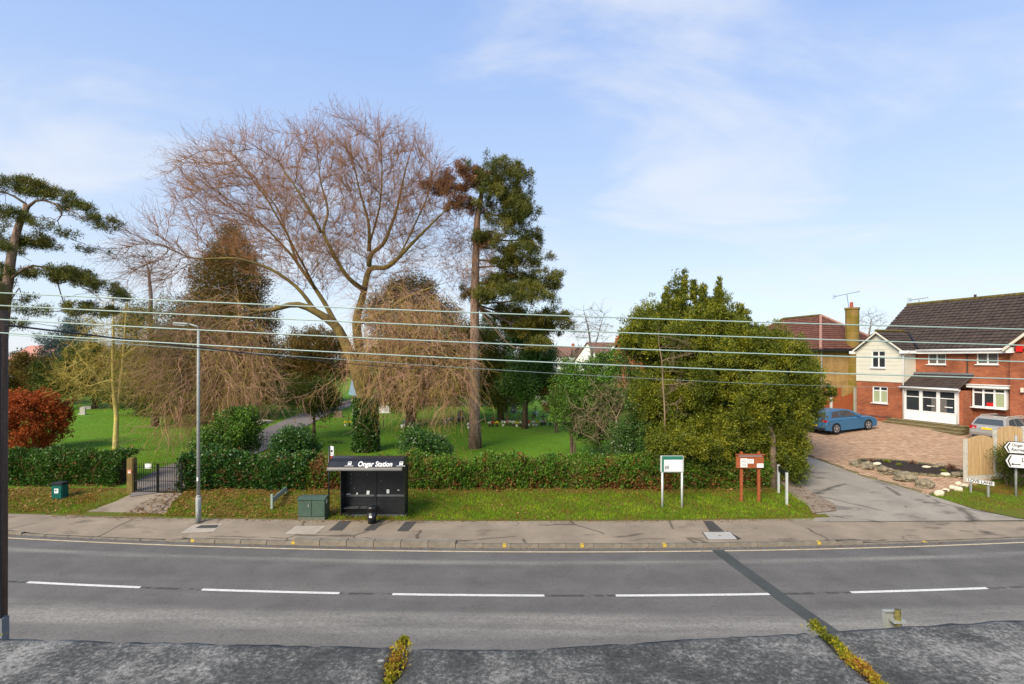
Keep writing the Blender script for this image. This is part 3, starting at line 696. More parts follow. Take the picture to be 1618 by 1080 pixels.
for (a, b_, dz, f) in ((-hw, -hh, -.03, 1), (hw, -hh, -.03, 1), (hw, hh, -.03, 1), (-hw, hh, -.03, 1), (-hw + .006, -hh + .006, 0, 1), (hw - .006, -hh + .006, 0, 1), (hw - .006, hh - .006, 0, 1), (-hw + .006, hh - .006, 0, 1)):
    vs.append(np.stack([P[:, 0] + a * cr - b_ * sr, P[:, 1] + a * sr + b_ * cr, zt + dz], -1))
V = np.stack(vs, 1).reshape(-1, 3)
Q = (np.array([(4, 5, 6, 7), (0, 1, 5, 4), (1, 2, 6, 5), (2, 3, 7, 6), (3, 0, 4, 7)])[None] + (np.arange(k) * 8)[:, None, None]).reshape(-1, 4)
MT['paver'] = leafmat('clay_paver', [(.27, .17, .11), (.38, .26, .175), (.31, .21, .14), (.44, .31, .21), (.35, .22, .15)], .9, 0, .15)
pv = npmesh('paver', V, Q, MT['paver'], base, v=np.repeat(rng.uniform(0, 1, k), 8)); pv['kind'] = 'stuff'
# edging kerb between lane and drive
ek = empty('drive_edging'); ek['kind'] = 'structure'
pts = [Vector((q.x, q.y)) for q in lane_r[1:7]]
def walk(pts, step):
    res = []; d = 0; i = 0; p = pts[0].copy(); left = step
    while i < len(pts) - 1:
        seg = pts[i + 1] - p
        if seg.length < left: left -= seg.length; p = pts[i + 1].copy(); i += 1; continue
        n_ = p + seg.normalized() * left; res.append((p.copy() if False else n_ - seg.normalized() * step / 2, seg.normalized())); p = n_; left = step
    return res
proto = None
for c_, d_ in walk(pts, .915) + walk([Vector((cor.x, cor.y)), Vector((20.6, 23.55))], .915):
    if proto is None: b = MB(); b.box((0, 0, 0), (.9, .07, .16), bev=.01); q = b.build('edging_stone', MT['kerbgreen'], ek); proto = q
    else: q = proto.copy(); link(q, ek)
    q.location = (c_.x, c_.y, h(c_.x, c_.y) + .03); q.rotation_euler = (0, 0, math.atan2(d_.y, d_.x))

# planting bed in the drive
t = wthing('planting_bed', (plant_c.x, plant_c.y, h(*plant_c)), 'oval planting bed of dark soil with a stone rim set in the block-paved drive', 'planting bed')
n_ = 40; ring = [(plant_c + plant_u * plant_r[0] * math.cos(a) + Vector((-plant_u.y, plant_u.x)) * plant_r[1] * math.sin(a)) for a in np.arange(n_) * 2 * math.pi / n_]
V = [(plant_c.x, plant_c.y, h(*plant_c) + .16)]; Q = []
for j, f in enumerate((.5, .85, .97)):
    for p in ring: c_ = plant_c + (p - plant_c) * f; V.append((c_.x, c_.y, h(*c_) + (.15, .11, .07)[j] + rng.normal() * .012))
me_f = [(0, 1 + i, 1 + (i + 1) % n_) for i in range(n_)] + [(1 + j * n_ + i, 1 + (j + 1) * n_ + i, 1 + (j + 1) * n_ + (i + 1) % n_, 1 + j * n_ + (i + 1) % n_) for j in range(2) for i in range(n_)]
b = MB(); b.add(V, me_f); b.build('soil', MT['soil'], t, smooth=True)
proto = None
for i in range(n_):
    p = ring[i]; nx_ = ring[(i + 1) % n_] - p
    b = MB(); b.box((0, 0, 0), (nx_.length * .96, .13, .14), bev=.02); q = b.build('rim_stone', MT['kerbgreen'], t)
    q.matrix_parent_inverse = Matrix.Translation(-t.location); q.location = ((p + nx_ / 2).x, (p + nx_ / 2).y, h(*p) + .06); q.rotation_euler = (0, 0, math.atan2(nx_.y, nx_.x))
# clumps growing in the bed
MT['heather'] = leafmat('russet_plants', [(.10, .05, .03), (.20, .10, .06), (.28, .17, .10)], .8, .1)
MT['limeplant'] = leafmat('lime_plants', [(.10, .13, .01), (.22, .26, .02), (.30, .32, .04)], .8, .2)
for i, (a_, b2, m_, lab, sz) in enumerate(((-.45, .25, 'limeplant', 'low lime-green plant near the far end of the oval bed', .28), (-.2, -.1, 'limeplant', 'second low lime-green plant beside the first in the oval bed', .22), (-.75, .1, 'heather', 'russet tuft at the left end of the oval bed', .26),
        (.05, .5, 'heather', 'russet grassy tuft at the back of the oval bed', .34), (.75, .3, 'heather', 'large russet tuft at the right end of the oval bed by the fence', .5), (.6, -.3, 'limeplant', 'small lime-green cushion in the right half of the oval bed', .16))):
    c_ = plant_c + plant_u * plant_r[0] * a_ + Vector((-plant_u.y, plant_u.x)) * plant_r[1] * b2; k = int(700 * sz)
    D = rng.normal(size=(k, 3)); D[:, 2] = np.abs(D[:, 2]) * 1.3; P0 = np.array((c_.x, c_.y, h(*c_) + .1)) + nrm(D) * sz * .5 * rng.uniform(0, 1, (k, 1))
    V, Q, v = leaves(P0, D, .11, .025, rng.uniform(0, 1, k)); o = npmesh('bedding_plant', V, Q, MT[m_], v=v); tag(o, lab, 'plant', 'plants in the oval bed')
for i, (a_, b2, s_, lab) in enumerate(((-.62, -.35, .16, 'pale stone at the left end of the oval bed'), (.3, .12, .17, 'pale cream stone in the middle of the oval bed'), (.45, .35, .15, 'grey flat stone toward the back of the oval bed'), (.62, -.72, .17, 'pale stone on the near rim of the oval bed'), (.85, -.45, .24, 'broad grey stone at the right end of the oval bed'), (.55, .75, .2, 'dark stone on the back rim of the oval bed'))):
    c_ = plant_c + plant_u * plant_r[0] * a_ + Vector((-plant_u.y, plant_u.x)) * plant_r[1] * b2
    o = blob('garden_stone', (c_.x, c_.y, h(*c_) + .13), s_, MT['rockpale' if 'pale' in lab else 'rock'], sub=2, sq=(1.3, .9, .55), seed=i + 20); tag(o, lab, 'stone', 'stones in the oval bed')
# boulders along the edging, left to right
for i, (px, py, wpx, hpx, lab) in enumerate(((1350, 738, 17, 14, 'upright mossy boulder at the left end of the row beside the lane'), (1372, 742, 23, 15, 'dark rounded boulder second from the left in the row beside the lane'), (1398, 750, 26, 17, 'grey wedge-shaped boulder in the middle of the row beside the lane'),
        (1429, 761, 31, 19, 'largest dark angular boulder in the row beside the lane'), (1462, 772, 25, 19, 'knobbly moss-covered boulder at the right end of the row, by the drive corner'))):
    g_ = grd(px, py); s_ = wpx * g_.y / F / 2
    o = blob('boulder', (g_.x, g_.y, g_.z + s_ * .45), s_ * .92, MT['rock'], sub=3, amp=.22, fr=1.1, sq=(1.08, .8, hpx / wpx * 1.05), flatz=-s_ * .6, seed=i); o.rotation_euler = (0, 0, rng.uniform(-.5, .5))
    for p_ in o.data.polygons: p_.use_smooth = False
    tag(o, lab, 'boulder', 'boulders along the lane edge of the drive')
for i, (px, py, wpx, lab) in enumerate(((1483, 783, 15, 'cream stone lying lowest in the heap by the nameplate'), (1494, 777, 10, 'small upright cream stone second in the heap by the nameplate'), (1506, 774, 13, 'rounded cream stone in the middle of the heap by the nameplate'), (1514, 776, 13, 'flat tan stone in front of the heap by the nameplate'), (1514, 766, 10, 'tan stone at the back of the heap against the drive corner'), (1524, 770, 11, 'tan stone touching the concrete fence post'))):
    g_ = grd(px, py); s_ = wpx * g_.y / F / 2
    o = blob('edge_stone', (g_.x, g_.y, g_.z + s_ * .5), s_, MT['rockpale'], sub=2, amp=.2, sq=(1.05, .8, .75), seed=i + 40); tag(o, lab, 'stone', 'cream stones at the drive corner')

# ------------------------------------------------------------------ window and wall kit (local frame: x along the wall, y into the house, z up)
def wall_open(mb, x0, x1, z0, z1, y, ops, rev=.09, mi=0, flip=False):
    """wall panel at depth y with rectangular openings and reveals"""
    xs_ = sorted({x0, x1, *[v_ for o in ops for v_ in o[:2]]}); zs_ = sorted({z0, z1, *[v_ for o in ops for v_ in o[2:4]]})
    for i in range(len(xs_) - 1):
        for j in range(len(zs_) - 1):
            cx_, cz_ = (xs_[i] + xs_[i + 1]) / 2, (zs_[j] + zs_[j + 1]) / 2
            if any(o[0] < cx_ < o[1] and o[2] < cz_ < o[3] for o in ops): continue
            mb.add([(xs_[i], y, zs_[j]), (xs_[i + 1], y, zs_[j]), (xs_[i + 1], y, zs_[j + 1]), (xs_[i], y, zs_[j + 1])], [(0, 1, 2, 3)], mi)
    for a, b_, c_, d in [o[:4] for o in ops]:
        mb.add([(a, y, c_), (b_, y, c_), (b_, y, d), (a, y, d), (a, y + rev, c_), (b_, y + rev, c_), (b_, y + rev, d), (a, y + rev, d)], [(0, 1, 5, 4), (1, 2, 6, 5), (2, 3, 7, 6), (3, 0, 4, 7)], mi)
def window(parent, x0, x1, z0, z1, y, lights=2, fan=.3, sill=True, glass='glass', fw=.065, inner=None, name='window', fans=None, proud=0.0):
    """white casement window: frame > pane, sill; lights side by side, a fanlight above each"""
    b = MB(); yf = y - proud; yb = y + .07
    b.bb(x0, x1, yf, yb, z0, z0 + fw); b.bb(x0, x1, yf, yb, z1 - fw, z1); b.bb(x0, x0 + fw, yf, yb, z0 + fw, z1 - fw); b.bb(x1 - fw, x1, yf, yb, z0 + fw, z1 - fw)
    wd = (x1 - x0) / lights; panes = []
    for i in range(1, lights): b.bb(x0 + wd * i - fw * .6, x0 + wd * i + fw * .6, yf, yb, z0 + fw, z1 - fw)
    for i in range(lights):
        a = x0 + wd * i + (fw if i == 0 else fw * .6); c_ = x0 + wd * (i + 1) - (fw if i == lights - 1 else fw * .6)
        if fan and (fans is None or i in fans):
            zf = z1 - (z1 - z0) * fan; b.bb(a, c_, yf + .004, yb, zf - fw * .5, zf + fw * .5); panes += [(a, c_, z0 + fw, zf - fw * .5), (a, c_, zf + fw * .5, z1 - fw)]
        else: panes.append((a, c_, z0 + fw, z1 - fw))
    w_ = b.build(name, MT['white'], parent)
    for a, c_, d, e in panes:
        q = MB(); q.bb(a, c_, y + .035, y + .05, d, e); q.build('pane', MT[glass], w_)
    if inner:
        for m_, a, c_, d, e in inner: q = MB(); q.bb(x0 + (x1 - x0) * a, x0 + (x1 - x0) * c_, y + .028, y + .034, z0 + (z1 - z0) * d, z0 + (z1 - z0) * e); q.build('curtain', MT[m_], w_)
    if sill: q = MB(); q.bb(x0 - .06, x1 + .06, y - .14 - proud, y + .03, z0 - .05, z0 - .002); q.build('sill', MT['white'], w_)
    return w_
def tiles(name, o, ux, uz, nx_, ny_, tw, tg, m, parent, keep=None, th=.065, v2=None):
    """interlocking roof tiles in overlapping courses: o corner at the eaves, ux along the eaves, uz up the slope"""
    o, ux, uz = Vector(o), Vector(ux).normalized(), Vector(uz).normalized(); nn = ux.cross(uz).normalized()
    if nn.z < 0: nn = -nn
    V, Fc = [], []
    for j in range(ny_):
        for i in range(nx_):
            a0, a1, c0, c1 = i * tw + .004, (i + 1) * tw - .004, j * tg, (j + 1) * tg + .05
            if keep and not keep((a0 + a1) / 2, (c0 + c1) / 2): continue
            jj = rng.normal() * .004; b_ = len(V)
            for (a, lift) in ((a0, .012), (a0 + (a1 - a0) * .28, .034), (a0 + (a1 - a0) * .56, .006), (a1, .012)):
                for (c_, e) in ((c0, th + jj), (c1, .006 + jj)):
                    V.append(tuple(o + ux * a + uz * c_ + nn * (e + lift)))
            V += [tuple(o + ux * a0 + uz * c0 + nn * -.004), tuple(o + ux * a1 + uz * c0 + nn * -.004)]
            Fc += [(b_, b_ + 2, b_ + 3, b_ + 1), (b_ + 2, b_ + 4, b_ + 5, b_ + 3), (b_ + 4, b_ + 6, b_ + 7, b_ + 5), (b_ + 8, b_ + 9, b_ + 6, b_ + 4, b_ + 2, b_)]
    me = bpy.data.meshes.new(name); me.from_pydata(V, [], Fc); me.materials.append(m); q = link(bpy.data.objects.new(name, me), parent); q['kind'] = 'stuff'; return q
def slab(name, P4, th, m, parent):
    P4 = [Vector(p) for p in P4]; nn = (P4[1] - P4[0]).cross(P4[3] - P4[0]).normalized()
    if nn.z < 0: nn = -nn
    b = MB(); b.add([tuple(p) for p in P4] + [tuple(p - nn * th) for p in P4], [(0, 1, 2, 3), (7, 6, 5, 4)] + [(i, (i + 1) % 4, 4 + (i + 1) % 4, 4 + i) for i in range(4)]); return b.build(name, m, parent)
class Frame:
    def __init__(s, o, ang, z0): s.o = Vector(o); s.a = ang; s.u = Vector((math.cos(ang), math.sin(ang))); s.v = Vector((-math.sin(ang), math.cos(ang))); s.z0 = z0
    def px(s, px, py, c=0):
        """pixel -> (x along wall, z) on the wall plane at depth c"""
        k_ = (px - CX) / F; O = s.o + s.v * c; x = (O.x - k_ * O.y) / (k_ * s.u.y - s.u.x); Y_ = O.y + s.u.y * x
        return x, CZ - (py - CY) * Y_ / F - s.z0

# ------------------------------------------------------------------ the red brick house
HF = Frame((26.84, 36.1), math.atan2(-.951, .309), 1.5)
hs = empty('brick_house', (HF.o.x, HF.o.y, HF.z0), HF.a, 'red brick house with cream clad gable, brown tiled roof and white glazed porch', 'house')
GL = -3.37; EZ = 5.42; FZ = .62         # gable left corner, eaves height, floor height (above local zero)
def rect(p0, p1, c=0):
    a = HF.px(*p0, c); b_ = HF.px(*p1, c); return [min(a[0], b_[0]), max(a[0], b_[0]), min(a[1], b_[1]), max(a[1], b_[1])]
gw1 = rect((1377.5, 554), (1399.5, 581)); gw2 = rect((1378.5, 609.5), (1402.5, 637.5))
mid = HF.px(1390, 603)[1]
b = MB(); wall_open(b, GL, 0, -.6, mid, 0, [gw2]); b.add([(GL, 0, -.6), (GL, 5, -.6), (GL, 5, mid), (GL, 0, mid)], [(0, 1, 2, 3)]); b.add([(0, 0, -.6), (0, 1.24, -.6), (0, 1.24, mid), (0, 0, mid)], [(0, 1, 2, 3)])
b.build('gable_lower_wall', MT['brick'], hs)
az_ = EZ + 1.22; gm = GL / 2; yb_ = -.025
b = MB(); wall_open(b, GL, 0, mid, EZ, yb_, [gw1]); b.add([(GL, yb_, EZ), (0, yb_, EZ), (gm, yb_, az_)], [(0, 1, 2)])
b.add([(GL - .02, yb_, mid), (GL - .02, 5, mid), (GL - .02, 5, EZ), (GL - .02, yb_, EZ)], [(0, 1, 2, 3)]); b.add([(.02, yb_, mid), (.02, 1.24, mid), (.02, 1.24, EZ), (.02, yb_, EZ)], [(0, 1, 2, 3)]); b.add([(GL - .02, yb_, mid), (.02, yb_, mid), (.02, .02, mid), (GL - .02, .02, mid)], [(0, 1, 2, 3)])
cw = b.build('cream_cladding', MT['cream'], hs)
z = mid + .02; sh = MB()
for i in range(8):         # shiplap boards, each proud at its foot
    z1 = z + .29
    if z1 > EZ + .1: break
    for (xa, xb) in ((GL - .02, gw1[0]), (gw1[1], .02)) if (z1 > gw1[2] and z < gw1[3]) else ((GL - .02, .02),):
        q = MB(); q.add([(xa, yb_ - .016, z), (xb, yb_ - .016, z), (xb, yb_ - .004, z1 - .008), (xa, yb_ - .004, z1 - .008), (xa, yb_ + .001, z), (xb, yb_ + .001, z), (xb, yb_ + .001, z1 - .008), (xa, yb_ + .001, z1 - .008)], [(0, 1, 2, 3), (0, 4, 5, 1), (3, 2, 6, 7), (0, 3, 7, 4), (1, 5, 6, 2)]); q.build('cladding_board', MT['cream'], cw)
    z = z1
for k_ in range(2):
    z0 = z + .29 * k_; z1 = z0 + .28; f0 = max(0, 1 - (z0 - EZ) / 1.22) ; f1 = max(0, 1 - (z1 - EZ) / 1.22); hwid = -GL / 2
    q = MB(); q.add([(gm - hwid * f0, yb_ - .016, z0), (gm + hwid * f0, yb_ - .016, z0), (gm + hwid * f1, yb_ - .004, z1), (gm - hwid * f1, yb_ - .004, z1)], [(0, 1, 2, 3)]); q.build('cladding_board', MT['cream'], cw)
window(hs, *gw1, yb_ + .03, 2, .32, fans=None); window(hs, *gw2, .03, 2, .25, inner=[('blind', .05, .48, .05, .72), ('blind', .52, .95, .05, .72)])
# main wall and wing
mw = [rect((1466, 551.5), (1494.5, 575.5), 1.24), rect((1543, 549.5), (1577.5, 575.5), 1.24), rect((1541, 611.5), (1594, 646), 1.24)]
b = MB(); wall_open(b, -.02, 5.6, -.6, EZ + .05, 1.24, mw[:2] + [[.25, 3.2, FZ, 2.75]]); b.add([(-3.2, 9.2, -.6), (-3.2, 1.3, -.6), (-3.2, 1.3, EZ), (-3.2, 5.24, 8.8), (-3.2, 9.2, EZ)], [(0, 1, 2, 3, 4)]); b.bb(-3.2, 12, 9.1, 9.24, -.6, EZ)
b.build('main_wall', MT['brick'], hs)
b = MB(); b.bb(.06, .2, 1.30, 1.36, -.6, EZ); b.bb(-.2, 12, 2.8, 2.9, -.6, EZ); b.build('inner_wall', MT['curtain'], hs)
b = MB(); wall_open(b, 5.6, 13, -.6, EZ + .4, .92, [[7.2, 8.6, 3.4, 4.5], [6.9, 8.9, .9, 2.3]]); b.add([(5.6, .92, -.6), (5.6, 1.3, -.6), (5.6, 1.3, EZ + .4), (5.6, .92, EZ + .4)], [(0, 1, 2, 3)]); b.add([(5.6, .92, EZ + .4), (13, .92, EZ + .4), (9.3, .92, EZ + 3.2)], [(0, 1, 2)])
b.build('wing_wall', MT['brick'], hs)
window(hs, 7.2, 8.6, 3.4, 4.5, .97, 2, .3); window(hs, 6.9, 8.9, .9, 2.3, .97, 3, .3)
window(hs, *mw[0], 1.28, 2, .32, inner=[('curtain', .05, .48, .1, .62), ('curtain', .52, .95, .1, .62)]); window(hs, *mw[1], 1.28, 2, .30, inner=[('curtain', .05, .48, .05, .68), ('curtain', .52, .95, .05, .68)])
# shallow box bay
bx0, bx1, bz0, bz1 = mw[2]; by = .98
b = MB(); b.bb(bx0, bx1, by + .1, 1.26, bz0 - .02, bz1 + .02); b.build('bay_box', MT['white'], hs)
bw_ = window(hs, bx0, bx1, bz0, bz1, by, 3, .24, fw=.085, name='bay_window', inner=[('blind', .7, .97, .06, .72)])
q = MB(); q.bb(bx0 + .75, bx0 + 1.15, by + .02, by + .03, bz0 + .12, bz0 + .32); q.build('red_flowers', MT['redplastic'], bw_)
b = MB(); b.bb(bx0 - .22, bx1 + .2, by - .22, 1.26, bz1, bz1 + .17); b.bb(bx0 - .28, bx1 + .26, by - .28, 1.26, bz1 + .172, bz1 + .21); b.build('bay_canopy', MT['white'], hs)
# roofs
sl = math.atan2(8.8 - EZ, 4.0)
eo = Vector((-3.35, 1.24 - .35, EZ - .35 * math.tan(sl) + .10)); rl = 4.35 / math.cos(sl); us = Vector((0, math.cos(sl), math.sin(sl)))
def vis(a, c_):          # leave out what the cross gable covers
    x = -3.35 + a; y = .89 + c_ * math.cos(sl); zz = eo.z + c_ * math.sin(sl)
    zg = az_ - abs(x - gm) * (az_ - EZ) / (-GL / 2); return not (x < .15 and zz < zg + .03)
rf = slab('roof', [eo, eo + Vector((16.5, 0, 0)), eo + Vector((16.5, 0, 0)) + us * rl, eo + us * rl], .06, MT['tile'], hs)
tiles('roof_tile', eo + Vector((0, -.02, .0)), (1, 0, 0), us, 49, int(rl / .31), .335, .31, MT['tile'], rf, vis)
bk = Vector((-3.35, 9.6, EZ - .1)); slab('back_roof', [bk, eo + us * rl, eo + Vector((16.5, 0, 0)) + us * rl, bk + Vector((16.5, 0, 0))], .06, MT['tile'], hs)
rz_ = eo + us * rl
for i in range(36):
    b = MB(); b.tube([(rz_.x + i * .46, rz_.y, rz_.z + .02), (rz_.x + i * .46 + .445, rz_.y, rz_.z + .02)], .13, 8); b.build('ridge_tile', MT['ridge'], rf)
b = MB(); b.tube([(rz_.x + 4.6, rz_.y, rz_.z + .1), (rz_.x + 4.6, rz_.y, rz_.z + .3)], .08, 8); b.build('vent_cowl', MT['tile'], rf)
# cross gable roof over the cream gable
gs = math.atan2(az_ - EZ, -GL / 2); gl_ = (-GL / 2 + .3) / math.cos(gs); y0_, y1_ = -.28, 3.1
for sgn, e0 in ((1, Vector((GL - .3, y0_, EZ - .3 * math.tan(gs) + .06))), (-1, Vector((.3, y0_, EZ - .3 * math.tan(gs) + .06)))):
    ug = Vector((sgn * math.cos(gs), 0, math.sin(gs)))
    g_ = slab('gable_roof', [e0, e0 + Vector((0, y1_ - y0_, 0)), e0 + Vector((0, y1_ - y0_, 0)) + ug * gl_, e0 + ug * gl_], .07, MT['tile'], hs)
    tiles('roof_tile', e0, (0, 1, 0), ug, 10, int(gl_ / .31) + 0, .335, .31, MT['tile'], g_)
b = MB(); b.tube([(gm, y0_, az_ + .10), (gm, y1_ - .6, az_ + .10)], .1, 8); b.build('gable_ridge', MT['ridge'], hs)
for sgn in (1, -1):      # bargeboards
    x0_ = GL - .3 if sgn == 1 else .3; b = MB(); b.add([(x0_, y0_ - .02, EZ - .3 * math.tan(gs) - .12), (gm, y0_ - .02, az_ - .09), (gm, y0_ - .02, az_ + .04), (x0_, y0_ - .02, EZ - .3 * math.tan(gs) + .02), (x0_, y0_ + .03, EZ - .3 * math.tan(gs) - .12), (gm, y0_ + .03, az_ - .09), (gm, y0_ + .03, az_ + .04), (x0_, y0_ + .03, EZ - .3 * math.tan(gs) + .02)], [(0, 1, 2, 3), (7, 6, 5, 4), (0, 4, 5, 1), (3, 2, 6, 7), (0, 3, 7, 4)]); b.build('bargeboard', MT['cream'], hs)
b = MB(); b.bb(GL - .36, GL - .05, y0_ - .04, .3, EZ - .32, EZ - .13); b.build('box_end', MT['white'], hs)
b = MB(); b.bb(.0, .36, y0_ - .04, .9, EZ - .32, EZ - .13); b.build('box_end', MT['white'], hs)
b = MB(); b.bb(.3, 5.5, .86, 1.22, EZ - .34, EZ - .14); b.build('fascia', MT['white'], hs)
b = MB(); b.tube([(.3, .80, EZ - .12), (5.6, .80, EZ - .12)], .065, 8); b.build('gutter', MT['white'], hs, smooth=True)
b = MB(); b.tube([(.42, .0, EZ - .14), (.30, -.02, EZ - .3), (.09, -.06, EZ - .45), (.09, -.06, .35)], .04, 8); b.build('downpipe', MT['white'], hs, smooth=True)
b = MB(); b.add([(5.45, .5, EZ - .05), (9.3, .5, EZ + 3.25), (9.3, .6, EZ + 3.25), (5.45, .6, EZ - .05), (5.45, .5, EZ - .25), (9.3, .5, EZ + 3.05), (9.3, .6, EZ + 3.05), (5.45, .6, EZ - .25)], [(0, 1, 2, 3), (4, 5, 6, 7), (0, 1, 5, 4), (0, 3, 7, 4)]); b.build('wing_bargeboard', MT['cream'], hs)
slab('wing_roof', [(5.4, .5, EZ - .02), (5.4, 5, EZ - .02), (9.3, 5, EZ + 3.35), (9.3, .5, EZ + 3.35)], .07, MT['tile'], hs)
b = MB(); b.bb(5.52, 5.82, .66, .9, EZ - .33, EZ + .0); b.build('wing_box_end', MT['white'], hs)
al = HF.px(1607, 546, .9); b = MB(); b.bb(al[0] - .02, al[0] + .30, .80, .915, al[1] - .36, al[1] + .06, bev=.02); b.build('alarm_box', MT['redplastic'], hs)
ll = HF.px(1616, 613, .9); b = MB(); b.bb(ll[0] - .02, ll[0] + .12, .7, .915, ll[1] - .25, ll[1] + .02, bev=.02); b.build('wall_lamp', MT['cream'], hs)
# lead valley flashing strip where the roofs meet
b = MB(); pA = eo + us * .0; yv = 1.24 + (az_ - EZ) / math.tan(sl); b.tube([(gm + .1, yv + .05, az_ + .14), (.36, .95, EZ + .0)], .075, 6); b.build('valley_flashing', MT['signblack'], hs)
# porch
px1 = HF.px(1511, 640)[0]; PZ = HF.px(1470, 616)[1]
b = MB(); b.bb(.12, px1, .02, .1, FZ, FZ + .62); b.bb(.12, px1, -.0, .12, PZ - .08, PZ + .02)
for x in (.12, .12 + (px1 - .12) * .335, .12 + (px1 - .12) * .665, px1): b.bb(x - (.0 if x < .2 else .055), x + (.11 if x < .2 else (.0 if x > px1 - .01 else .055)), -.01, .12, FZ, PZ - .08)
b.bb(px1 - .08, px1, .12, 1.2, FZ, PZ); b.bb(.12, px1, .0, .12, FZ - .0, FZ + .07)
pf = b.build('porch_frame', MT['white'], hs)
for i in range(3):
    xa = .12 + (px1 - .12) * (i / 3) + .1; xb = .12 + (px1 - .12) * ((i + 1) / 3) - .1
    q = MB(); q.bb(xa - .035, xa, -.0, .09, FZ + .62, PZ - .08); q.bb(xb, xb + .035, -.0, .09, FZ + .62, PZ - .08); q.bb(xa, xb, -.0, .09, PZ - .52, PZ - .47); q.bb(xa, xb, 0, .09, FZ + .62, FZ + .67); q.build('glazing_bar', MT['white'], pf)
    q = MB(); q.bb(xa, xb, .05, .06, FZ + .67, PZ - .52); q.build('pane', MT['glass'], pf)
    q = MB(); q.bb(xa, xb, .05, .06, PZ - .47, PZ - .08); q.build('pane', MT['glass'], pf)
    if i: q = MB(); q.bb(xa + (xb - xa) * (.62 if i == 1 else 0), xa + (xb - xa) * (1 if i == 1 else .45), .044, .049, FZ + .67, PZ - .52); q.build('curtain', MT['curtain'], pf)
    if i: q = MB(); q.bb(xa + .3, xb - .1, -.012, 0.0, FZ + 1.0, FZ + 1.06); q.build('letter_plate', MT['white'], pf)
    q = MB(); q.bb(xa + .02, xb - .02, .012, .022, FZ + .12, FZ + .55); q.build('lower_panel', MT['white'], pf)
wt = HF.px(1470, 590, 1.24)[1]; pe = Vector((-.02, -.22, PZ + .12)); pu = Vector((0, 1.44, wt - PZ - .12)); pl_ = pu.length; pw = px1 + .25
pr = slab('porch_roof', [pe, pe + Vector((pw, 0, 0)), pe + Vector((pw, 0, 0)) + pu, pe + pu], .05, MT['tile'], hs); tiles('roof_tile', pe, (1, 0, 0), pu, int(pw / .2), int(pl_ / .2), .2, .2, MT['tile'], pr, th=.035)
b = MB(); b.bb(0, pw, 1.02, 1.25, wt - .03, wt + .1); b.build('lead_flashing', MT['lead'], hs)
b = MB(); b.bb(-.02, pw - .02, -.22, -.0, PZ + .03, PZ + .13); b.build('porch_fascia', MT['white'], hs)
b = MB(); b.tube([(-.05, -.28, PZ + .12), (pw + .02, -.28, PZ + .12)], .06, 8); b.build('porch_gutter', MT['white'], hs, smooth=True)
b = MB(); b.bb(px1 + .01, px1 + .24, .25, 1.238, -.6, PZ + .05); b.build('porch_pier', MT['brick'], hs)
b = MB(); dpx = HF.px(1527.6, 580, 1.2)[0]; b.bb(dpx, dpx + .06, 1.17, 1.235, -.2, EZ - .2); b.build('brown_downpipe', MT['polewood'], hs)
# steps and planter wall
MT['step'] = brickmat('mossy_step_brick', (.17, .13, .05), (.13, .10, .05), (.2, .18, .1), .11, .5)
MT['steptop'] = mat('mossy_step_top', (.15, .13, .06), .9, .4, 4, .4, 30, base2=(.30, .25, .14))
for i in range(3):
    yy = -.45 - .42 * i; zz = FZ - .02 - .17 * i; b = MB(); b.bb(-.75 - .04 * i, px1 + .7 + .12 * i, yy, 1.22 if i == 0 else yy + .8, zz - .17 - (.6 if i == 2 else .02), zz - .05); st = b.build('step', MT['step'], hs)
    b = MB(); b.bb(-.77 - .04 * i, px1 + .73 + .12 * i, yy - .03, yy + .47, zz - .049, zz, bev=.015); b.build('tread', MT['steptop'], st)
b = MB(); b.bb(GL - .1, -.75, -.42, -.02, -.7, FZ - .02); b.build('plinth_wall', MT['brick'], hs)
b = MB(); b.bb(GL - .12, -.75, -.45, -.0, FZ - .018, FZ + .04); b.build('plinth_coping', MT['brickdull'], hs)

# ------------------------------------------------------------------ the buff brick house
YF = Frame((28.2, 48.0), math.atan2(.25, .97), 2.0)
yh = empty('buff_brick_house', (28.2, 48, 2.0), YF.a, 'buff brick house with a hipped plum-tiled roof and round mossy chimney behind the yew', 'house')
EZ2 = 5.14; RZ2 = EZ2 + 3.4; Ln = 13.0; W2 = 8.0
# local: camera-facing wall y=0, x 0..8 ; lane-facing wall x=0 running back y 0..13
b = MB(); b.add([(0, 0, -1), (W2, 0, -1), (W2, 0, EZ2), (0, 0, EZ2)], [(0, 1, 2, 3)]); b.add([(W2, 0, -1), (W2, Ln, -1), (W2, Ln, EZ2), (W2, 0, EZ2)], [(0, 1, 2, 3)]); b.add([(0, Ln, -1), (W2, Ln, -1), (W2, Ln, EZ2), (0, Ln, EZ2)], [(0, 1, 2, 3)]); b.build('wall', MT['ybrick'], yh)
ops = [(1.3, 2.9, 3.4, 4.7), (5, 6.8, 3.4, 4.7), (1.3, 2.9, .8, 2.2), (5, 7, .8, 2.2), (9, 10.6, 3.4, 4.7)]
def side(o_): return o_
lw = empty('lane_wall', (0, Ln, 0), R(-90)); lw.parent = yh
b = MB(); wall_open(b, 0, Ln, -1, EZ2, 0, [(Ln - o_[1], Ln - o_[0], o_[2], o_[3]) for o_ in ops]); b.build('brickwork', MT['ybrick'], lw)
for o_ in ops: window(lw, Ln - o_[1], Ln - o_[0], o_[2], o_[3], .04, 3, .3, sill=False)
ov = .45; A = [Vector((-ov, -ov, EZ2 - .05)), Vector((W2 + ov, -ov, EZ2 - .05)), Vector((W2 + ov, Ln + ov, EZ2 - .05)), Vector((-ov, Ln + ov, EZ2 - .05))]; r0_, r1_ = Vector((W2 / 2, W2 / 2, RZ2)), Vector((W2 / 2, Ln - W2 / 2, RZ2))
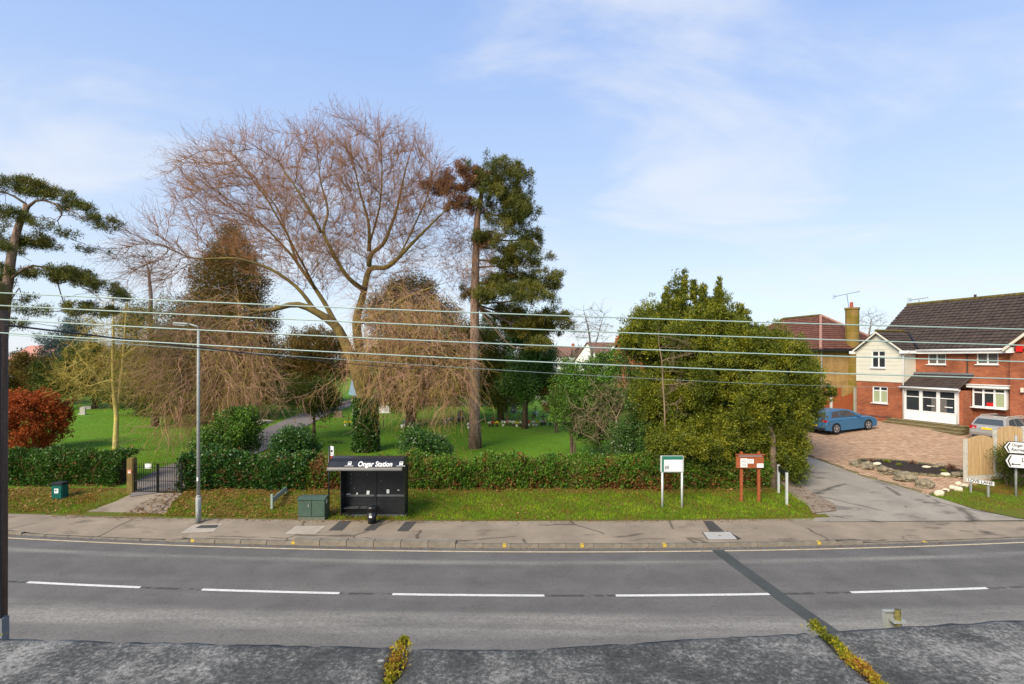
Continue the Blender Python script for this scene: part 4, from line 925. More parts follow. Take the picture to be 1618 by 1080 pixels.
b = MB(); b.add([tuple(p) for p in A] + [tuple(r0_), tuple(r1_)], [(0, 1, 4), (1, 2, 5, 4), (2, 3, 5), (3, 0, 4, 5), (0, 3, 2, 1)]); yr = b.build('roof', MT['tile_red'], yh)
hr_ = W2 / 2 + ov; sl2 = Vector((0, hr_, r0_.z - A[0].z)); L2 = sl2.length
tiles('roof_tile', A[0] + Vector((0, 0, .01)), (1, 0, 0), sl2, int((W2 + 2 * ov) / .33), int(L2 / .34), .33, .34, MT['tile_red'], yr, lambda a, c_: c_ / L2 * hr_ + .1 < a < W2 + 2 * ov - c_ / L2 * hr_ - .1)
sl3 = Vector((hr_, 0, r0_.z - A[0].z)); tiles('roof_tile', A[0] + Vector((0, 0, .01)), (0, 1, 0), sl3, int((Ln + 2 * ov) / .33), int(L2 / .34), .33, .34, MT['tile_red'], yr, lambda a, c_: c_ / L2 * hr_ + .1 < a < Ln + 2 * ov - c_ / L2 * hr_ - .1)
for p_, q_, mm in ((A[0], r0_, 'ridge_pink'), (A[1], r0_, 'ridge_pink'), (r0_, r1_, 'ridge'), (A[3], r1_, 'ridge')):
    n_ = int((q_ - p_).length / .45)
    for i in range(n_):
        a = p_ + (q_ - p_) * (i / n_); c_ = p_ + (q_ - p_) * ((i + .97) / n_); b = MB(); b.tube([a + Vector((0, 0, .05)), c_ + Vector((0, 0, .05))], .13, 7); b.build('hip_tile' if mm == 'ridge_pink' else 'ridge_tile', MT[mm], yr)
b = MB(); b.bb(-ov, W2 + ov, -ov - .02, -ov + .08, EZ2 - .24, EZ2 - .06); b.bb(-ov - .02, -ov + .08, -ov, Ln + ov, EZ2 - .24, EZ2 - .06); b.build('gutter', MT['signblack'], yh)
b = MB(); b.tube([(-.3, -.4, EZ2 - .2), (.02, -.1, EZ2 - .45), (.04, -.08, -1)], .05, 8); b.build('downpipe', MT['galv'], yh)
cw_ = at(1346.5, 486, 49.0); loc = Vector((cw_.x - 28.2, cw_.y - 48.0)); cxl = loc.x * YF.u.x + loc.y * YF.u.y; cyl = loc.x * YF.v.x + loc.y * YF.v.y; cz_ = cw_.z - 2.0
b = MB(); b.tube([(cxl, cyl, -1), (cxl, cyl, cz_ - .18)], .58, 12); b.tube([(cxl, cyl, cz_ - .18), (cxl, cyl, cz_)], .64, 12); ch_ = b.build('chimney', MT['chim'], yh)
b = MB(); b.tube([(cxl - .08, cyl, cz_), (cxl - .08, cyl, cz_ + .52)], [.15, .13], 10); b.build('chimney_pot', MT['redplastic'] if False else mat('terracotta_pot', (.33, .07, .04), .7), ch_)
def aerial(tip, base_, lo, hi, label, n_=11):
    t = wthing('tv_aerial', base_, label, 'aerial')
    b = MB(); b.tube([base_, tip], .022, 6); b.build('mast', MT['aerialgrey'], t)
    b = MB(); b.tube([lo, hi], .018, 5); b.build('boom', MT['aerialgrey'], t)
    d_ = (Vector(hi) - Vector(lo)); per = Vector((.35, .9, 0)).normalized()
    b = MB()
    for i in range(n_): c_ = Vector(lo) + d_ * (.04 + .94 * i / (n_ - 1)); b.tube([c_ - per * .22, c_ + per * .22], .009, 4); b.tube([c_ - Vector((0, 0, .06)), c_ + Vector((0, 0, .08))], .009, 4)
    b.build('element', MT['aerialgrey'], t)
    b = MB(); c_ = Vector(lo); [b.tube([c_ + Vector((0, -.25, k_)), c_ + Vector((0, .25, k_))], .01, 4) for k_ in (-.15, -.05, .05, .15)]; b.build('reflector', MT['aerialgrey'], t)
aerial(at(1338, 465, 49), at(1341.5, 487, 49), at(1318, 468.5, 49), at(1358.5, 460, 49), 'thin rooftop aerial tilted on a leaning mast at the round chimney')
aerial(at(1452, 473, 42), at(1453, 484, 42), at(1437, 474, 42), at(1466, 470, 42), 'thin rooftop aerial behind the ridge of the red brick house', 8)
# timber gate between the houses
gp = at(1331, 640, 40.5); t = wthing('timber_side_gate', (gp.x, gp.y, 1.9), 'orange-brown timber side gate with concrete posts between the two houses', 'gate')
for i in range(8):
    x = gp.x - .72 + i * .2; top = 3.05 + .3 * abs(i - 3.5) / 3.5; b = MB(); b.bb(x - .095, x + .095, 40.45, 40.48, 1.7, top + .25); b.build('board', MT['orangewood'], t)
for x in (gp.x - .9, gp.x + .95): b = MB(); b.bb(x - .07, x + .07, 40.38, 40.52, 1.6, 4.0 if x > gp.x else 3.6); b.build('post', MT['concrete'], t)
b = MB(); b.bb(gp.x - .8, gp.x + .85, 42.0, 42.03, 1.7, 3.9); b.build('back_panel', MT['orangewood'], t)
# ------------------------------------------------------------------ cars
def car(name, loc, rz, paint, label, kind):
    """x forward, y left, z up; origin under the middle of the rear axle"""
    t = empty(name, loc, rz, label, 'car'); W = .895
    if kind == 'hatch':
        wb, wr = 2.62, .315
        top = [(-.80, .42), (-.83, .60), (-.80, .82), (-.70, .97), (-.3, .99), (1.0, .97), (2.25, .93), (2.75, .88), (3.15, .78), (3.38, .64), (3.44, .5), (3.42, .3)]
        gh = [(-.74, .96), (-.42, 1.38), (-.30, 1.435), (.3, 1.47), (.95, 1.46), (1.35, 1.38), (2.28, .95)]
        sidew = [[(-.28, 1.0), (-.10, 1.33), (.42, 1.385), (.42, .99)], [(.47, .99), (.47, 1.387), (1.02, 1.372), (1.28, 1.29), (1.86, .985)]]
    else:
        wb, wr = 2.76, .325
        top = [(-1.02, .38), (-1.07, .55), (-1.03, .84), (-.93, .98), (-.4, 1.0), (1.1, .98), (2.35, .94), (2.9, .89), (3.35, .80), (3.55, .65), (3.58, .48), (3.55, .3)]
        gh = [(-.96, .97), (-.72, 1.36), (-.55, 1.45), (.2, 1.49), (1.0, 1.47), (1.45, 1.38), (2.38, .96)]
        sidew = [[(-.62, 1.02), (-.42, 1.33), (.02, 1.385), (.02, 1.0)], [(.07, 1.0), (.07, 1.39), (.74, 1.39), (.74, .99)], [(.79, .99), (.79, 1.388), (1.12, 1.372), (1.36, 1.30), (1.95, .985)]]
    x0, x1 = top[0][0], top[-1][0]
    def arch(cx_, r): return [(cx_ + r * math.cos(a), wr + r * math.sin(a)) for a in np.linspace(R(-20), R(200), 13)]
    low = [(x1 - .05, .2), (wb + .42, .18)] + arch(wb, wr + .06) + [(wb - .42, .17), (.42, .17)] + arch(0, wr + .06) + [(-.42, .2), (x0 + .04, .25)]
    outline = top + low
    def ins(p, d, tz):       # pull the outline in at the outer skin, rounding the shoulders
        x, z = p
        if z > .6: z -= tz * (z - .6) / .4
        x = x + (d if x < -.5 else (-d if x > wb + .5 else 0)); return (x, z)
    layers = [(-W, .07, .10), (-W + .03, .035, .045), (-W + .14, 0, .0), (W - .14, 0, 0), (W - .03, .035, .045), (W, .07, .10)]
    b = MB(); n = len(outline); V = []
    for y, d, tz in layers: V += [(ins(p, d, tz)[0], y, ins(p, d, tz)[1]) for p in outline]
    Fc = [tuple(range(n)), tuple(range((len(layers) - 1) * n, len(layers) * n))[::-1]] + [(k_ * n + i, k_ * n + (i + 1) % n, (k_ + 1) * n + (i + 1) % n, (k_ + 1) * n + i) for k_ in range(len(layers) - 1) for i in range(n)]
    b.add(V, Fc); bd = b.build('body', MT[paint], t)
    # greenhouse: body-colour shell with tumblehome, glass set proud of it
    def yw(z): return W - .05 - max(0, z - .95) * .36
    b = MB(); n = len(gh); V = [(x, -yw(z), z) for x, z in gh] + [(x, yw(z), z) for x, z in gh]
    b.add(V, [tuple(range(n)), tuple(range(n, 2 * n))[::-1]] + [(i, i + 1, n + i + 1, n + i) for i in range(n - 1)] + [(n - 1, 0, n, 2 * n - 1)]); b.build('roof', MT[paint], t, bev=.012)
    for s_ in (-1, 1):
        for poly in sidew:
            b = MB(); b.add([(x, s_ * (yw(z) + .006), z) for x, z in poly] + [(x, s_ * (yw(z) - .03), z) for x, z in poly], [tuple(range(len(poly))), tuple(range(len(poly), 2 * len(poly)))] + [(i, (i + 1) % len(poly), len(poly) + (i + 1) % len(poly), len(poly) + i) for i in range(len(poly))]); b.build('side_window', MT['cglass'], t)
    def endglass(nm, i, f0, f1, off):
        (xa, za), (xb, zb) = gh[i], gh[i + 1]; P = []
        for f in (f0, f1):
            x, z = xa + (xb - xa) * f, za + (zb - za) * f; P.append((x + off[0], z + off[1]))
        q = MB(); y0, y1 = yw(P[0][1]) - .09, yw(P[1][1]) - .10; q.add([(P[0][0], -y0, P[0][1]), (P[0][0], y0, P[0][1]), (P[1][0], y1, P[1][1]), (P[1][0], -y1, P[1][1])], [(0, 1, 2, 3)]); q.add([(P[0][0] - off[0] * 3, -y0, P[0][1] - off[1] * 3), (P[0][0] - off[0] * 3, y0, P[0][1] - off[1] * 3)], []); q.build(nm, MT['cglass'], t)
    endglass('rear_window', 0, .12, .93, (-.012, .008)); endglass('windscreen', len(gh) - 2, .04, .95, (.012, .014))
    for x in (0, wb):
        for s_ in (-1, 1):
            q = MB(); q.tube([(x, s_ * (W - .21), wr), (x, s_ * (W - .20), wr), (x, s_ * (W + .0), wr), (x, s_ * (W + .012), wr)], [wr - .03, wr, wr, wr - .025], 20); ty = q.build('wheel', MT['tyre'], t, smooth=False)
            q = MB(); yo = s_ * (W + .014)
            for k_ in range(5):
                a = 2 * math.pi * k_ / 5 + .3; q.box((x + math.cos(a) * .115, yo, wr + math.sin(a) * .115), (.20, .016, .055), ry=-a)
            q.tube([(x, yo - .006, wr), (x, yo + .006, wr)], .06, 10)
            m_ = 18; V = []
            for r_ in (.185, .215):
                for k_ in range(m_): V.append((x + r_ * math.cos(k_ * 2 * math.pi / m_), yo, wr + r_ * math.sin(k_ * 2 * math.pi / m_)))
            q.add(V, [(k_, (k_ + 1) % m_, m_ + (k_ + 1) % m_, m_ + k_) for k_ in range(m_)]); q.build('rim', MT['rim'], ty)
    xr = top[2][0]
    for s_ in (-1, 1):
        q = MB(); q.box((xr + .06, s_ * (W - .19), .83), (.16, .36, .16 if kind == 'hatch' else .2), bev=.02); q.box((xr + .14, s_ * (W - .045), .84), (.26, .075, .13), bev=.015); tl = q.build('tail_light', MT['taillight'], t)
        q = MB(); q.box((xr - .022, s_ * (W - .24), .81), (.012, .14, .04)); q.build('reversing_lamp', MT['lampclear'], tl)
        q = MB(); q.box((top[-4][0] - .12, s_ * (W - .22), .68), (.3, .32, .13), bev=.03); q.build('headlight', MT['lampclear'], t)
        q = MB(); q.box((1.78, s_ * (W + .09), 1.0), (.12, .2, .13), bev=.03); q.build('wing_mirror', MT[paint], t)
        for xh in (.3, 1.35): q = MB(); q.box((xh, s_ * (W + .002), .80), (.18, .03, .03), bev=.008); q.build('door_handle', MT[paint], t)
    zp = .80 if kind != 'hatch' else .56
    q = MB(); q.box((xr - .035 + (0 if kind != 'hatch' else -.02), 0, zp), (.012, .52, .11)); pl = q.build('number_plate', MT['plate_y'], t)
    q = MB(); q.box((x0 - .005, 0, .33), (.12, 1.5, .14), bev=.03); q.build('bumper_valance', MT['plastic'], t)
    q = MB(); q.box((xr - .03, 0, .88), (.012, .1, .1)); q.build('tailgate_badge', MT['lampclear'], t)
    if kind == 'estate':
        for s_ in (-1, 1): q = MB(); q.tube([(-.5, s_ * .62, 1.46), (-.4, s_ * .62, 1.52), (1.0, s_ * .62, 1.53), (1.15, s_ * .62, 1.46)], .018, 6); q.build('roof_rail', MT['silver_frame'], t)
        q = MB(); q.box((.45, 0, 1.496), (.75, .85, .01)); q.build('sunroof', MT['cglass'], t)
    return t
cz0 = h(20.6, 33.33) + .05
bc = car('parked_car', (20.0, 33.6, cz0), R(17), 'bluecar', 'metallic blue hatchback parked on the block paving in front of the brick house', 'hatch')
bc.rotation_euler = (R(-1.5), R(-3.2), R(17))
sc_ = car('parked_car', (28.1, 30.35, h(27.5, 30.0) + .06), R(20), 'silvercar', 'silver estate car with roof rails parked behind the pale wooden fence', 'estate')

# ------------------------------------------------------------------ pale fence at the right
ft = wthing('closeboard_fence', (21, 24, .5), 'pale closeboard fence with arched panels and concrete posts beside the drive', 'fence')
pa = grd(1525.5, 762); pw_ = 1.62; dirf = Vector((.985, .17))
tops = [2.05, 2.32]
for k_ in range(5):
    c_ = Vector((pa.x, pa.y)) + dirf * pw_ * k_; zt_ = h(c_.x, c_.y); hp = 1.98 + (.0 if k_ == 0 else .28)
    b = MB(); b.box((c_.x, c_.y, zt_ + hp / 2 - .1), (.13, .13, hp + .2), rz=math.atan2(dirf.y, dirf.x), bev=.015); b.build('post', MT['concrete'], ft)
    if k_ == 4: break
    c2 = c_ + dirf * pw_; zb = (zt_ + h(c2.x, c2.y)) / 2
    b = MB(); b.box(((c_ + c2).x / 2, (c_ + c2).y / 2, zb + .10), (pw_ - .14, .05, .3), rz=math.atan2(dirf.y, dirf.x)); b.build('gravel_board', MT['concrete'], ft)
    n_ = 14; hb = 1.66 + .28 * (k_ > 0)
    for i in range(n_):
        s_ = .1 + (pw_ - .2) * (i + .5) / n_; p = c_ + dirf * s_; a = (i + .5) / n_ * 2 - 1; tp = zb + .26 + hb + .16 * (1 - a * a)
        b = MB(); b.box((p.x, p.y - .012 * (i % 2), (zb + .26 + tp) / 2), (.098, .016, tp - zb - .26), rz=math.atan2(dirf.y, dirf.x) + R(4)); b.build('slat', MT['fencewood'], ft)
    b = MB()
    for zz in (.5, 1.1, 1.6): b.box(((c_ + c2).x / 2, (c_ + c2).y / 2 + .05, zb + zz), (pw_ - .14, .05, .07), rz=math.atan2(dirf.y, dirf.x))
    b.build('rail', MT['fencewood'], ft)

# ------------------------------------------------------------------ signs
def post_sign(name, label, cat='street sign'): return wthing(name, (0, 0, 0), label, cat)
# LOVE LANE nameplate
a0, a1 = at(1528, 757, 22.9), at(1571, 765, 22.1)
t = wthing('street_nameplate', (a0.x, a0.y, h(a0.x, a0.y)), 'white LOVE LANE street nameplate on two grey posts in front of the pale fence', 'street sign')
d_ = Vector((a1.x - a0.x, a1.y - a0.y)); an = math.atan2(d_.y, d_.x); ln = d_.length; zc_ = (a0.z + a1.z) / 2; c_ = (a0 + a1) / 2
M0 = Matrix.Translation((c_.x, c_.y, zc_)) @ Matrix.Rotation(an, 4, 'Z')
b = MB(); b.T = M0; b.box((0, 0, 0), (ln, .03, .19), bev=.008); b.build('plate', MT['signwhite'], t)
b = MB(); b.T = M0; [b.box(c__, d__) for c__, d__ in (((0, -.018, .085), (ln - .03, .006, .012)), ((0, -.018, -.085), (ln - .03, .006, .012)))]; b.build('border', MT['signblack'], t)
q = text('lettering', 'LOVE LANE', (c_.x + .02 * math.sin(an), c_.y - .02 * math.cos(an), zc_), (R(90), 0, an), .155, MT['signblack'], t, bold=.003, xs=1.05)
for f in (-.32, .32):
    p = Vector((c_.x, c_.y)) + Vector((math.cos(an), math.sin(an))) * ln * f; zg = h(p.x, p.y); b = MB(); b.bb(p.x - .028, p.x + .028, p.y + .02, p.y + .076, zg - .1, zc_ + .06); b.build('post', MT['galv'], t)
# direction signs
sp = grd(1609, 778); sp.y = 22.2; sp.x = (1607 - CX) * 22.2 / F; zg = h(sp.x, sp.y)
t = wthing('direction_sign', (sp.x, sp.y, zg), 'two white arrow-ended direction signs on a steel pole at the right edge', 'road sign')
b = MB(); b.tube([(sp.x, sp.y + .05, zg - .2), (sp.x, sp.y + .05, at(1600, 688, 22.2).z)], .045, 10); b.build('pole', MT['galv'], t, smooth=True)
def arrow_board(px0, pyt, pyb, length, tilt, lines, small):
    p = at(px0, (pyt + pyb) / 2, 22.1); hh_ = (pyb - pyt) * 22.1 / F / 2; M_ = Matrix.Translation(p) @ Matrix.Rotation(R(-8), 4, 'Z') @ Matrix.Rotation(tilt, 4, 'Y')
    poly = [(0, 0), (.17, hh_), (length, hh_), (length, -hh_), (.17, -hh_)]
    b = MB(); b.T = M_; b.prism(poly, -.012, .012, 'y'); bd_ = b.build('board', MT['signblack'], t)
    pi_ = [(.035, 0), (.185, hh_ - .028), (length - .03, hh_ - .028), (length - .03, -hh_ + .028), (.185, -hh_ + .028)]
    b = MB(); b.T = M_; b.prism(pi_, -.018, -.0125, 'y'); b.build('face', MT['signwhite'], bd_)
    b = MB(); b.T = M_; w_ = hh_ - .06; b.prism([(.10, 0), (.10 + .11, w_), (.10 + .16, w_), (.10 + .06, 0), (.10 + .16, -w_), (.10 + .11, -w_)], -.024, -.0185, 'y'); b.build('chevron', MT['signblack'], bd_)
    for s_, x_, z_, sz in lines:
        P_ = M_ @ Vector((x_, -.022, z_)); o = text('lettering', s_, P_, (R(90), 0, R(-8)), sz, MT['signblack'], bd_, 'LEFT', .002); o.rotation_euler = (M_.to_3x3() @ Matrix.Rotation(R(90), 3, 'X')).to_euler()
    if small:
        b = MB(); b.T = M_; b.prism([(.24, -.13), (.33, -.075), (.33, -.112), (.60, -.112), (.60, -.148), (.33, -.148), (.33, -.185)], -.024, -.0185, 'y'); b.build('small_arrow', MT['signblack'], bd_)
arrow_board(1585, 696, 715, 2.2, R(3), [('Ongar Sp', .30, .10, .17), ('Recreatio', .30, -.09, .17)], False)
arrow_board(1587, 716, 738, 2.2, R(3), [('Lyn', .62, .07, .26)], True)
# far-side nameplate seen almost edge-on, by the yew
t = wthing('street_nameplate', (0, 0, 0), 'dark street nameplate on two pale posts seen almost edge-on beside the yew trunk', 'street sign')
n0, n1 = at(1230, 741, 22.9), at(1243, 748, 21.6); d_ = Vector((n1.x - n0.x, n1.y - n0.y)); an = math.atan2(d_.y, d_.x); c_ = (n0 + n1) / 2
b = MB(); b.T = Matrix.Translation(c_) @ Matrix.Rotation(an, 4, 'Z'); b.box((0, 0, 0), (d_.length, .04, .24)); b.build('plate', MT['signblack'], t)
for p in (n0, n1):
    b = MB(); b.bb(p.x - .04, p.x + .04, p.y - .04, p.y + .04, h(p.x, p.y) - .1, p.z + (.2 if p is n0 else .05)); b.build('post', MT['silver_frame'], t)
# left nameplate
n0, n1 = at(429, 784, 21.1), at(451, 774, 23.0); t = wthing('street_nameplate', (n0.x, n0.y, .2), 'weathered green-grey street nameplate on two low posts left of the green cabinet', 'street sign')
d_ = Vector((n1.x - n0.x, n1.y - n0.y)); an = math.atan2(d_.y, d_.x); c_ = (n0 + n1) / 2; MT['algae'] = mat('algae_metal', (.25, .32, .28), .6, .25, 6)
b = MB(); b.T = Matrix.Translation((c_.x, c_.y, c_.z - .06)) @ Matrix.Rotation(an, 4, 'Z'); b.box((0, -.02, 0), (d_.length, .03, .2)); b.build('plate', MT['algae'], t)
b = MB(); b.T = Matrix.Translation((c_.x, c_.y, c_.z - .06)) @ Matrix.Rotation(an, 4, 'Z'); b.box((0, -.038, 0), (d_.length - .1, .004, .08)); b.build('faded_lettering_strip', MT['galv'], t)
for p in (n0, n1): b = MB(); b.bb(p.x - .04, p.x + .04, p.y, p.y + .08, h(p.x, p.y) - .1, p.z + .08); b.build('post', MT['algae'], t)
# green-framed notice case
P0, P1 = at(1044, 720, 21.3), at(1080.5, 746, 21.3); zb0 = h(P0.x, 21.3)
t = wthing('notice_case', (P0.x, 21.3, zb0), 'silver-framed notice case with green header on two pale posts below the yew', 'notice board')
b = MB(); b.bb(P0.x, P1.x, 21.3, 21.4, P1.z, P0.z, bev=.015); b.build('case', MT['silver_frame'], t)
b = MB(); b.bb(P0.x + .05, P1.x - .04, 21.285, 21.298, P0.z - .14, P0.z - .01); b.bb(P0.x + .05, P0.x + .12, 21.285, 21.298, P1.z + .03, P0.z - .14); b.build('green_header', MT['notice_green'], t)
b = MB(); b.bb(P0.x + .14, P1.x - .06, 21.288, 21.298, P1.z + .04, P0.z - .16); b.build('backing', MT['paper'], t)
b = MB(); [b.bb(P0.x + .17 + i * .06, P0.x + .21 + i * .06, 21.28, 21.286, P1.z + .13 + .05 * j + .01 * i, P1.z + .16 + .05 * j + .01 * i) for i in range(3) for j in range(3)]; b.build('small_print', MT['signblack'], t)
for px in (1046.5, 1077.5): x = (px - CX) * 21.35 / F; b = MB(); b.tube([(x, 21.35, h(x, 21.3) - .1), (x, 21.35, P1.z + .02)], .045, 8); b.build('post', MT['silver_frame'], t, smooth=True)
# wooden notice board
P0, P1 = at(1163.5, 718.5, 21.8), at(1207, 739.5, 21.8)
t = wthing('notice_board', (P0.x, 21.8, h(P0.x, 21.8)), 'red-brown wooden notice board with white papers on two wooden legs by the lane', 'notice board')
b = MB(); b.bb(P0.x, P1.x, 21.8, 21.87, P1.z, P0.z, bev=.01); b.build('board', MT['notice_wood'], t)
b = MB(); b.bb(P0.x - .02, P1.x + .02, 21.72, 21.88, P0.z + .003, P0.z + .035); b.build('capping', MT['notice_wood'], t)
b = MB(); b.bb(P0.x + .1, P1.x - .08, 21.785, 21.797, P0.z - .055, P0.z - .015); b.build('header_strip', MT['paper'], t)
for a, c_, e, f in ((1170, 724, 1181, 738), (1181.5, 725, 1191, 732), (1196, 732, 1206.5, 738.5)):
    A_, B_ = at(a, c_, 21.79), at(e, f, 21.79); b = MB(); b.bb(A_.x, B_.x, 21.788, 21.797, B_.z, A_.z); pp = b.build('notice', MT['paper'], t)
    b = MB(); [b.bb(A_.x + .04, B_.x - .04, 21.783, 21.787, A_.z - .07 - k_ * .06, A_.z - .05 - k_ * .06) for k_ in range(int((A_.z - B_.z) / .06) - 1)]; b.build('print_lines', MT['galv'], pp)
for px in (1171.5, 1199): x = (px - CX) * 21.9 / F; b = MB(); b.bb(x - .055, x + .055, 21.875, 21.96, h(x, 21.9) - .1, P0.z + .12, bev=.008); b.build('leg', MT['notice_wood'], t)

# ------------------------------------------------------------------ bus shelter
SY = 20.05; sx0, sx1 = (540.5 - CX) * SY / F, (640 - CX) * SY / F; sz0 = .12; szr = at(600, 740, SY).z; sd_ = .95
bs = wthing('bus_shelter', ((sx0 + sx1) / 2, SY + .5, sz0), 'black bus shelter with curved roof lettered Ongar Station', 'bus shelter')
yb = SY + .35
sxm = sx0 + (sx1 - sx0) * .5
for x in (sx0, sxm, sx1): b = MB(); b.bb(x - .04, x + .04, yb - .04, yb + .04, sz0 - .1, szr + .1, bev=.01); b.build('upright', MT['black'], bs)
for a, c_ in ((sx0, sxm), (sxm, sx1)):
    b = MB(); b.bb(a + .042, c_ - .042, yb - .012, yb + .012, sz0 + .88, szr + .05); b.build('back_panel', MT['black'], bs)
    b = MB(); b.bb(a + .042, c_ - .042, yb - .012, yb + .012, sz0 + .12, sz0 + .80); b.build('back_panel', MT['black'], bs)
    for z in (sz0 + .06, sz0 + .84): b = MB(); b.bb(a + .042, c_ - .042, yb - .035, yb + .03, z - .038, z + .038, bev=.006); b.build('rail', MT['lead'] if False else mat('worn_black_rail', (.10, .11, .115), .35, .2, 6, spec=.6), bs)
for x in (sx0, sx1): b = MB(); b.bb(x - .012, x + .012, yb + .04 - .55, yb - .042, sz0 + .2, szr + .02); b.build('end_panel', MT['black'], bs)
# curved canopy: reaches further left than the back
rx0, rx1 = (518 - CX) * (SY - .75) / F, (637 - CX) * (SY - .5) / F; zt2, zl = at(600, 727, SY - .3).z, at(600, 741, SY - .85).z
b = MB(); prof = [(yb + .10, szr + .10)] + [(yb + .1 - 1.28 * (1 - math.cos(a)), szr + .10 + (zt2 - szr + .12) * math.sin(a) * 1.0) for a in np.linspace(.25, 1.05, 6)]
y_e, z_e = prof[-1]; prof += [(yb - .75, zt2 - .02), (yb - .98, zt2 - .10), (yb - 1.15, zl + .08), (yb - 1.19, zl - .02)]
prof = [(yb + .1, szr + .05), (yb + .02, szr + .12), (yb - .15, szr + .19), (yb - .42, szr + .22), (yb - .70, szr + .20), (yb - .93, szr + .12), (yb - 1.12, szr - .06), (yb - 1.16, szr - .14)]
dz = at(600, 741, yb - 1.18).z - prof[-1][1]; prof = [(y, z + dz * .9) for y, z in prof]
inn = [(y + .02, z - .03) for y, z in prof[::-1]]
b.prism(prof + inn, rx0, rx1, 'x'); cn = b.build('canopy', MT['black'], bs)
for x in (rx0, rx1): b = MB(); b.prism([(y, z) for y, z in prof] + [(yb + .1, prof[0][1] - .12)], x - .02, x + .02, 'x'); b.build('end_cap', MT['black'], bs)
b = MB(); b.bb(rx0 - .02, rx1 + .02, prof[-1][0] - .012, prof[-1][0] + .01, prof[-1][1] - .03, prof[-1][1] + .012); b.build('front_lip', mat('lip', (.12, .13, .135), .3, .1, 4, spec=.6), bs)
tl_ = Vector((prof[-2][0], prof[-2][1])); tu = Vector((prof[-3][0], prof[-3][1])); ang = math.atan2(tu.y - tl_.y, tu.x - tl_.x); cy_, cz_ = (tl_ + tu) / 2 + Vector((-math.sin(ang), math.cos(ang))) * .012
xc_ = (593 - CX) * cy_ / F
text('lettering', 'Ongar Station', (xc_, cy_, cz_), (ang, 0, 0), .25, MT['signwhite'], cn, bold=.007).scale = (.90, 1.25, 1)
for x in (xc_ - .95, xc_ + .95):
    b = MB(); b.T = Matrix.Translation((x, cy_, cz_)) @ Matrix.Rotation(ang, 4, 'X'); b.box((0, .05, .003), (.13, .13, .006)); b.box((0, -.075, .003), (.32, .018, .006)); b.box((-.04, -.03, .003), (.03, .03, .006)); b.box((.04, -.03, .003), (.03, .03, .006)); bi = b.build('bus_symbol', MT['signwhite'], cn)
    b = MB(); b.T = Matrix.Translation((x, cy_, cz_)) @ Matrix.Rotation(ang, 4, 'X'); b.box((0, .065, .008), (.09, .04, .004)); b.build('bus_symbol_window', MT['signblack'], bi)
# bench, stickers, paper scraps
b = MB(); b.bb(sx0 - .05, sx0 + .62, yb - .36, yb - .06, sz0 + .42, sz0 + .45, bev=.01); b.bb(sx0 + .66, sx0 + 1.28, yb - .36, yb - .06, sz0 + .42, sz0 + .45, bev=.01); b.build('bench_seat', mat('bench', (.05, .055, .06), .3, .1, 4, spec=.6), bs)
for x in (sx0 + .1, sx0 + .64, sx0 + 1.2): b = MB(); b.bb(x - .02, x + .02, yb - .3, yb - .04, sz0 + .36, sz0 + .418); b.build('bench_bracket', MT['black'], bs)
for px, py, w_, h_, rr in ((550.5, 781.5, .16, .10, .1), (563.8, 780.5, .05, .13, .4), (581.5, 778.5, .11, .18, .15), (613, 776, .10, .15, 0), (629.5, 774, .07, .03, 0)):
    p = at(px, py, yb - .015); b = MB(); b.box((p.x, yb - .016, p.z), (w_, .004, h_), ry=rr); b.build('torn_sticker', MT['paper'], bs)
b = MB()
for px, py in ((555, 749), (565.5, 750), (581, 749), (555, 756), (555, 762), (602, 759.5), (614, 743), (618, 743), (560, 771), (542, 763.5), (572, 784), (604, 783)):
    p = at(px, py, yb - .013); b.tube([(p.x, yb - .016, p.z), (p.x, yb - .012, p.z)], .016, 6)
b.build('bolt_head', MT['galv'], bs)['kind'] = 'stuff'
# bus stop flag on its pole behind the canopy
fp = at(524, 712, 20.7); t = wthing('bus_stop_flag', (fp.x, 20.7, .2), 'white and red bus stop flag on a dark pole left of the shelter roof', 'bus stop sign')
b = MB(); b.tube([(fp.x - .11, 20.7, .1), (fp.x - .11, 20.7, at(524, 704, 20.7).z)], .03, 8); b.build('pole', MT['black'], t, smooth=True)
zA, zB, zC = at(0, 704.5, 20.7).z, at(0, 721, 20.7).z, at(0, 728, 20.7).z; rzf = R(-25)
for nm, z0, z1, mm in (('flag_plate', zB, zA, 'signwhite'), ('red_panel', zC, zB, 'redplastic')):
    b = MB(); b.T = Matrix.Translation((fp.x + .0, 20.7, (z0 + z1) / 2)) @ Matrix.Rotation(R(-40), 4, 'Z'); b.box((.03, 0, 0), (.24, .02, z1 - z0 - .004)); fl = b.build(nm, MT[mm], t)
b = MB(); b.T = Matrix.Translation((fp.x + .0, 20.7, zB)) @ Matrix.Rotation(R(-40), 4, 'Z'); b.box((.03, -.014, .22), (.12, .006, .09)); b.box((.03, -.014, .10), (.14, .006, .02)); b.prism([(-.085, 0), (.145, 0), (.145, .07), (.03, .02), (-.085, .02)], -.017, -.011, 'y'); b.build('bus_symbol', MT['signblack'], t)
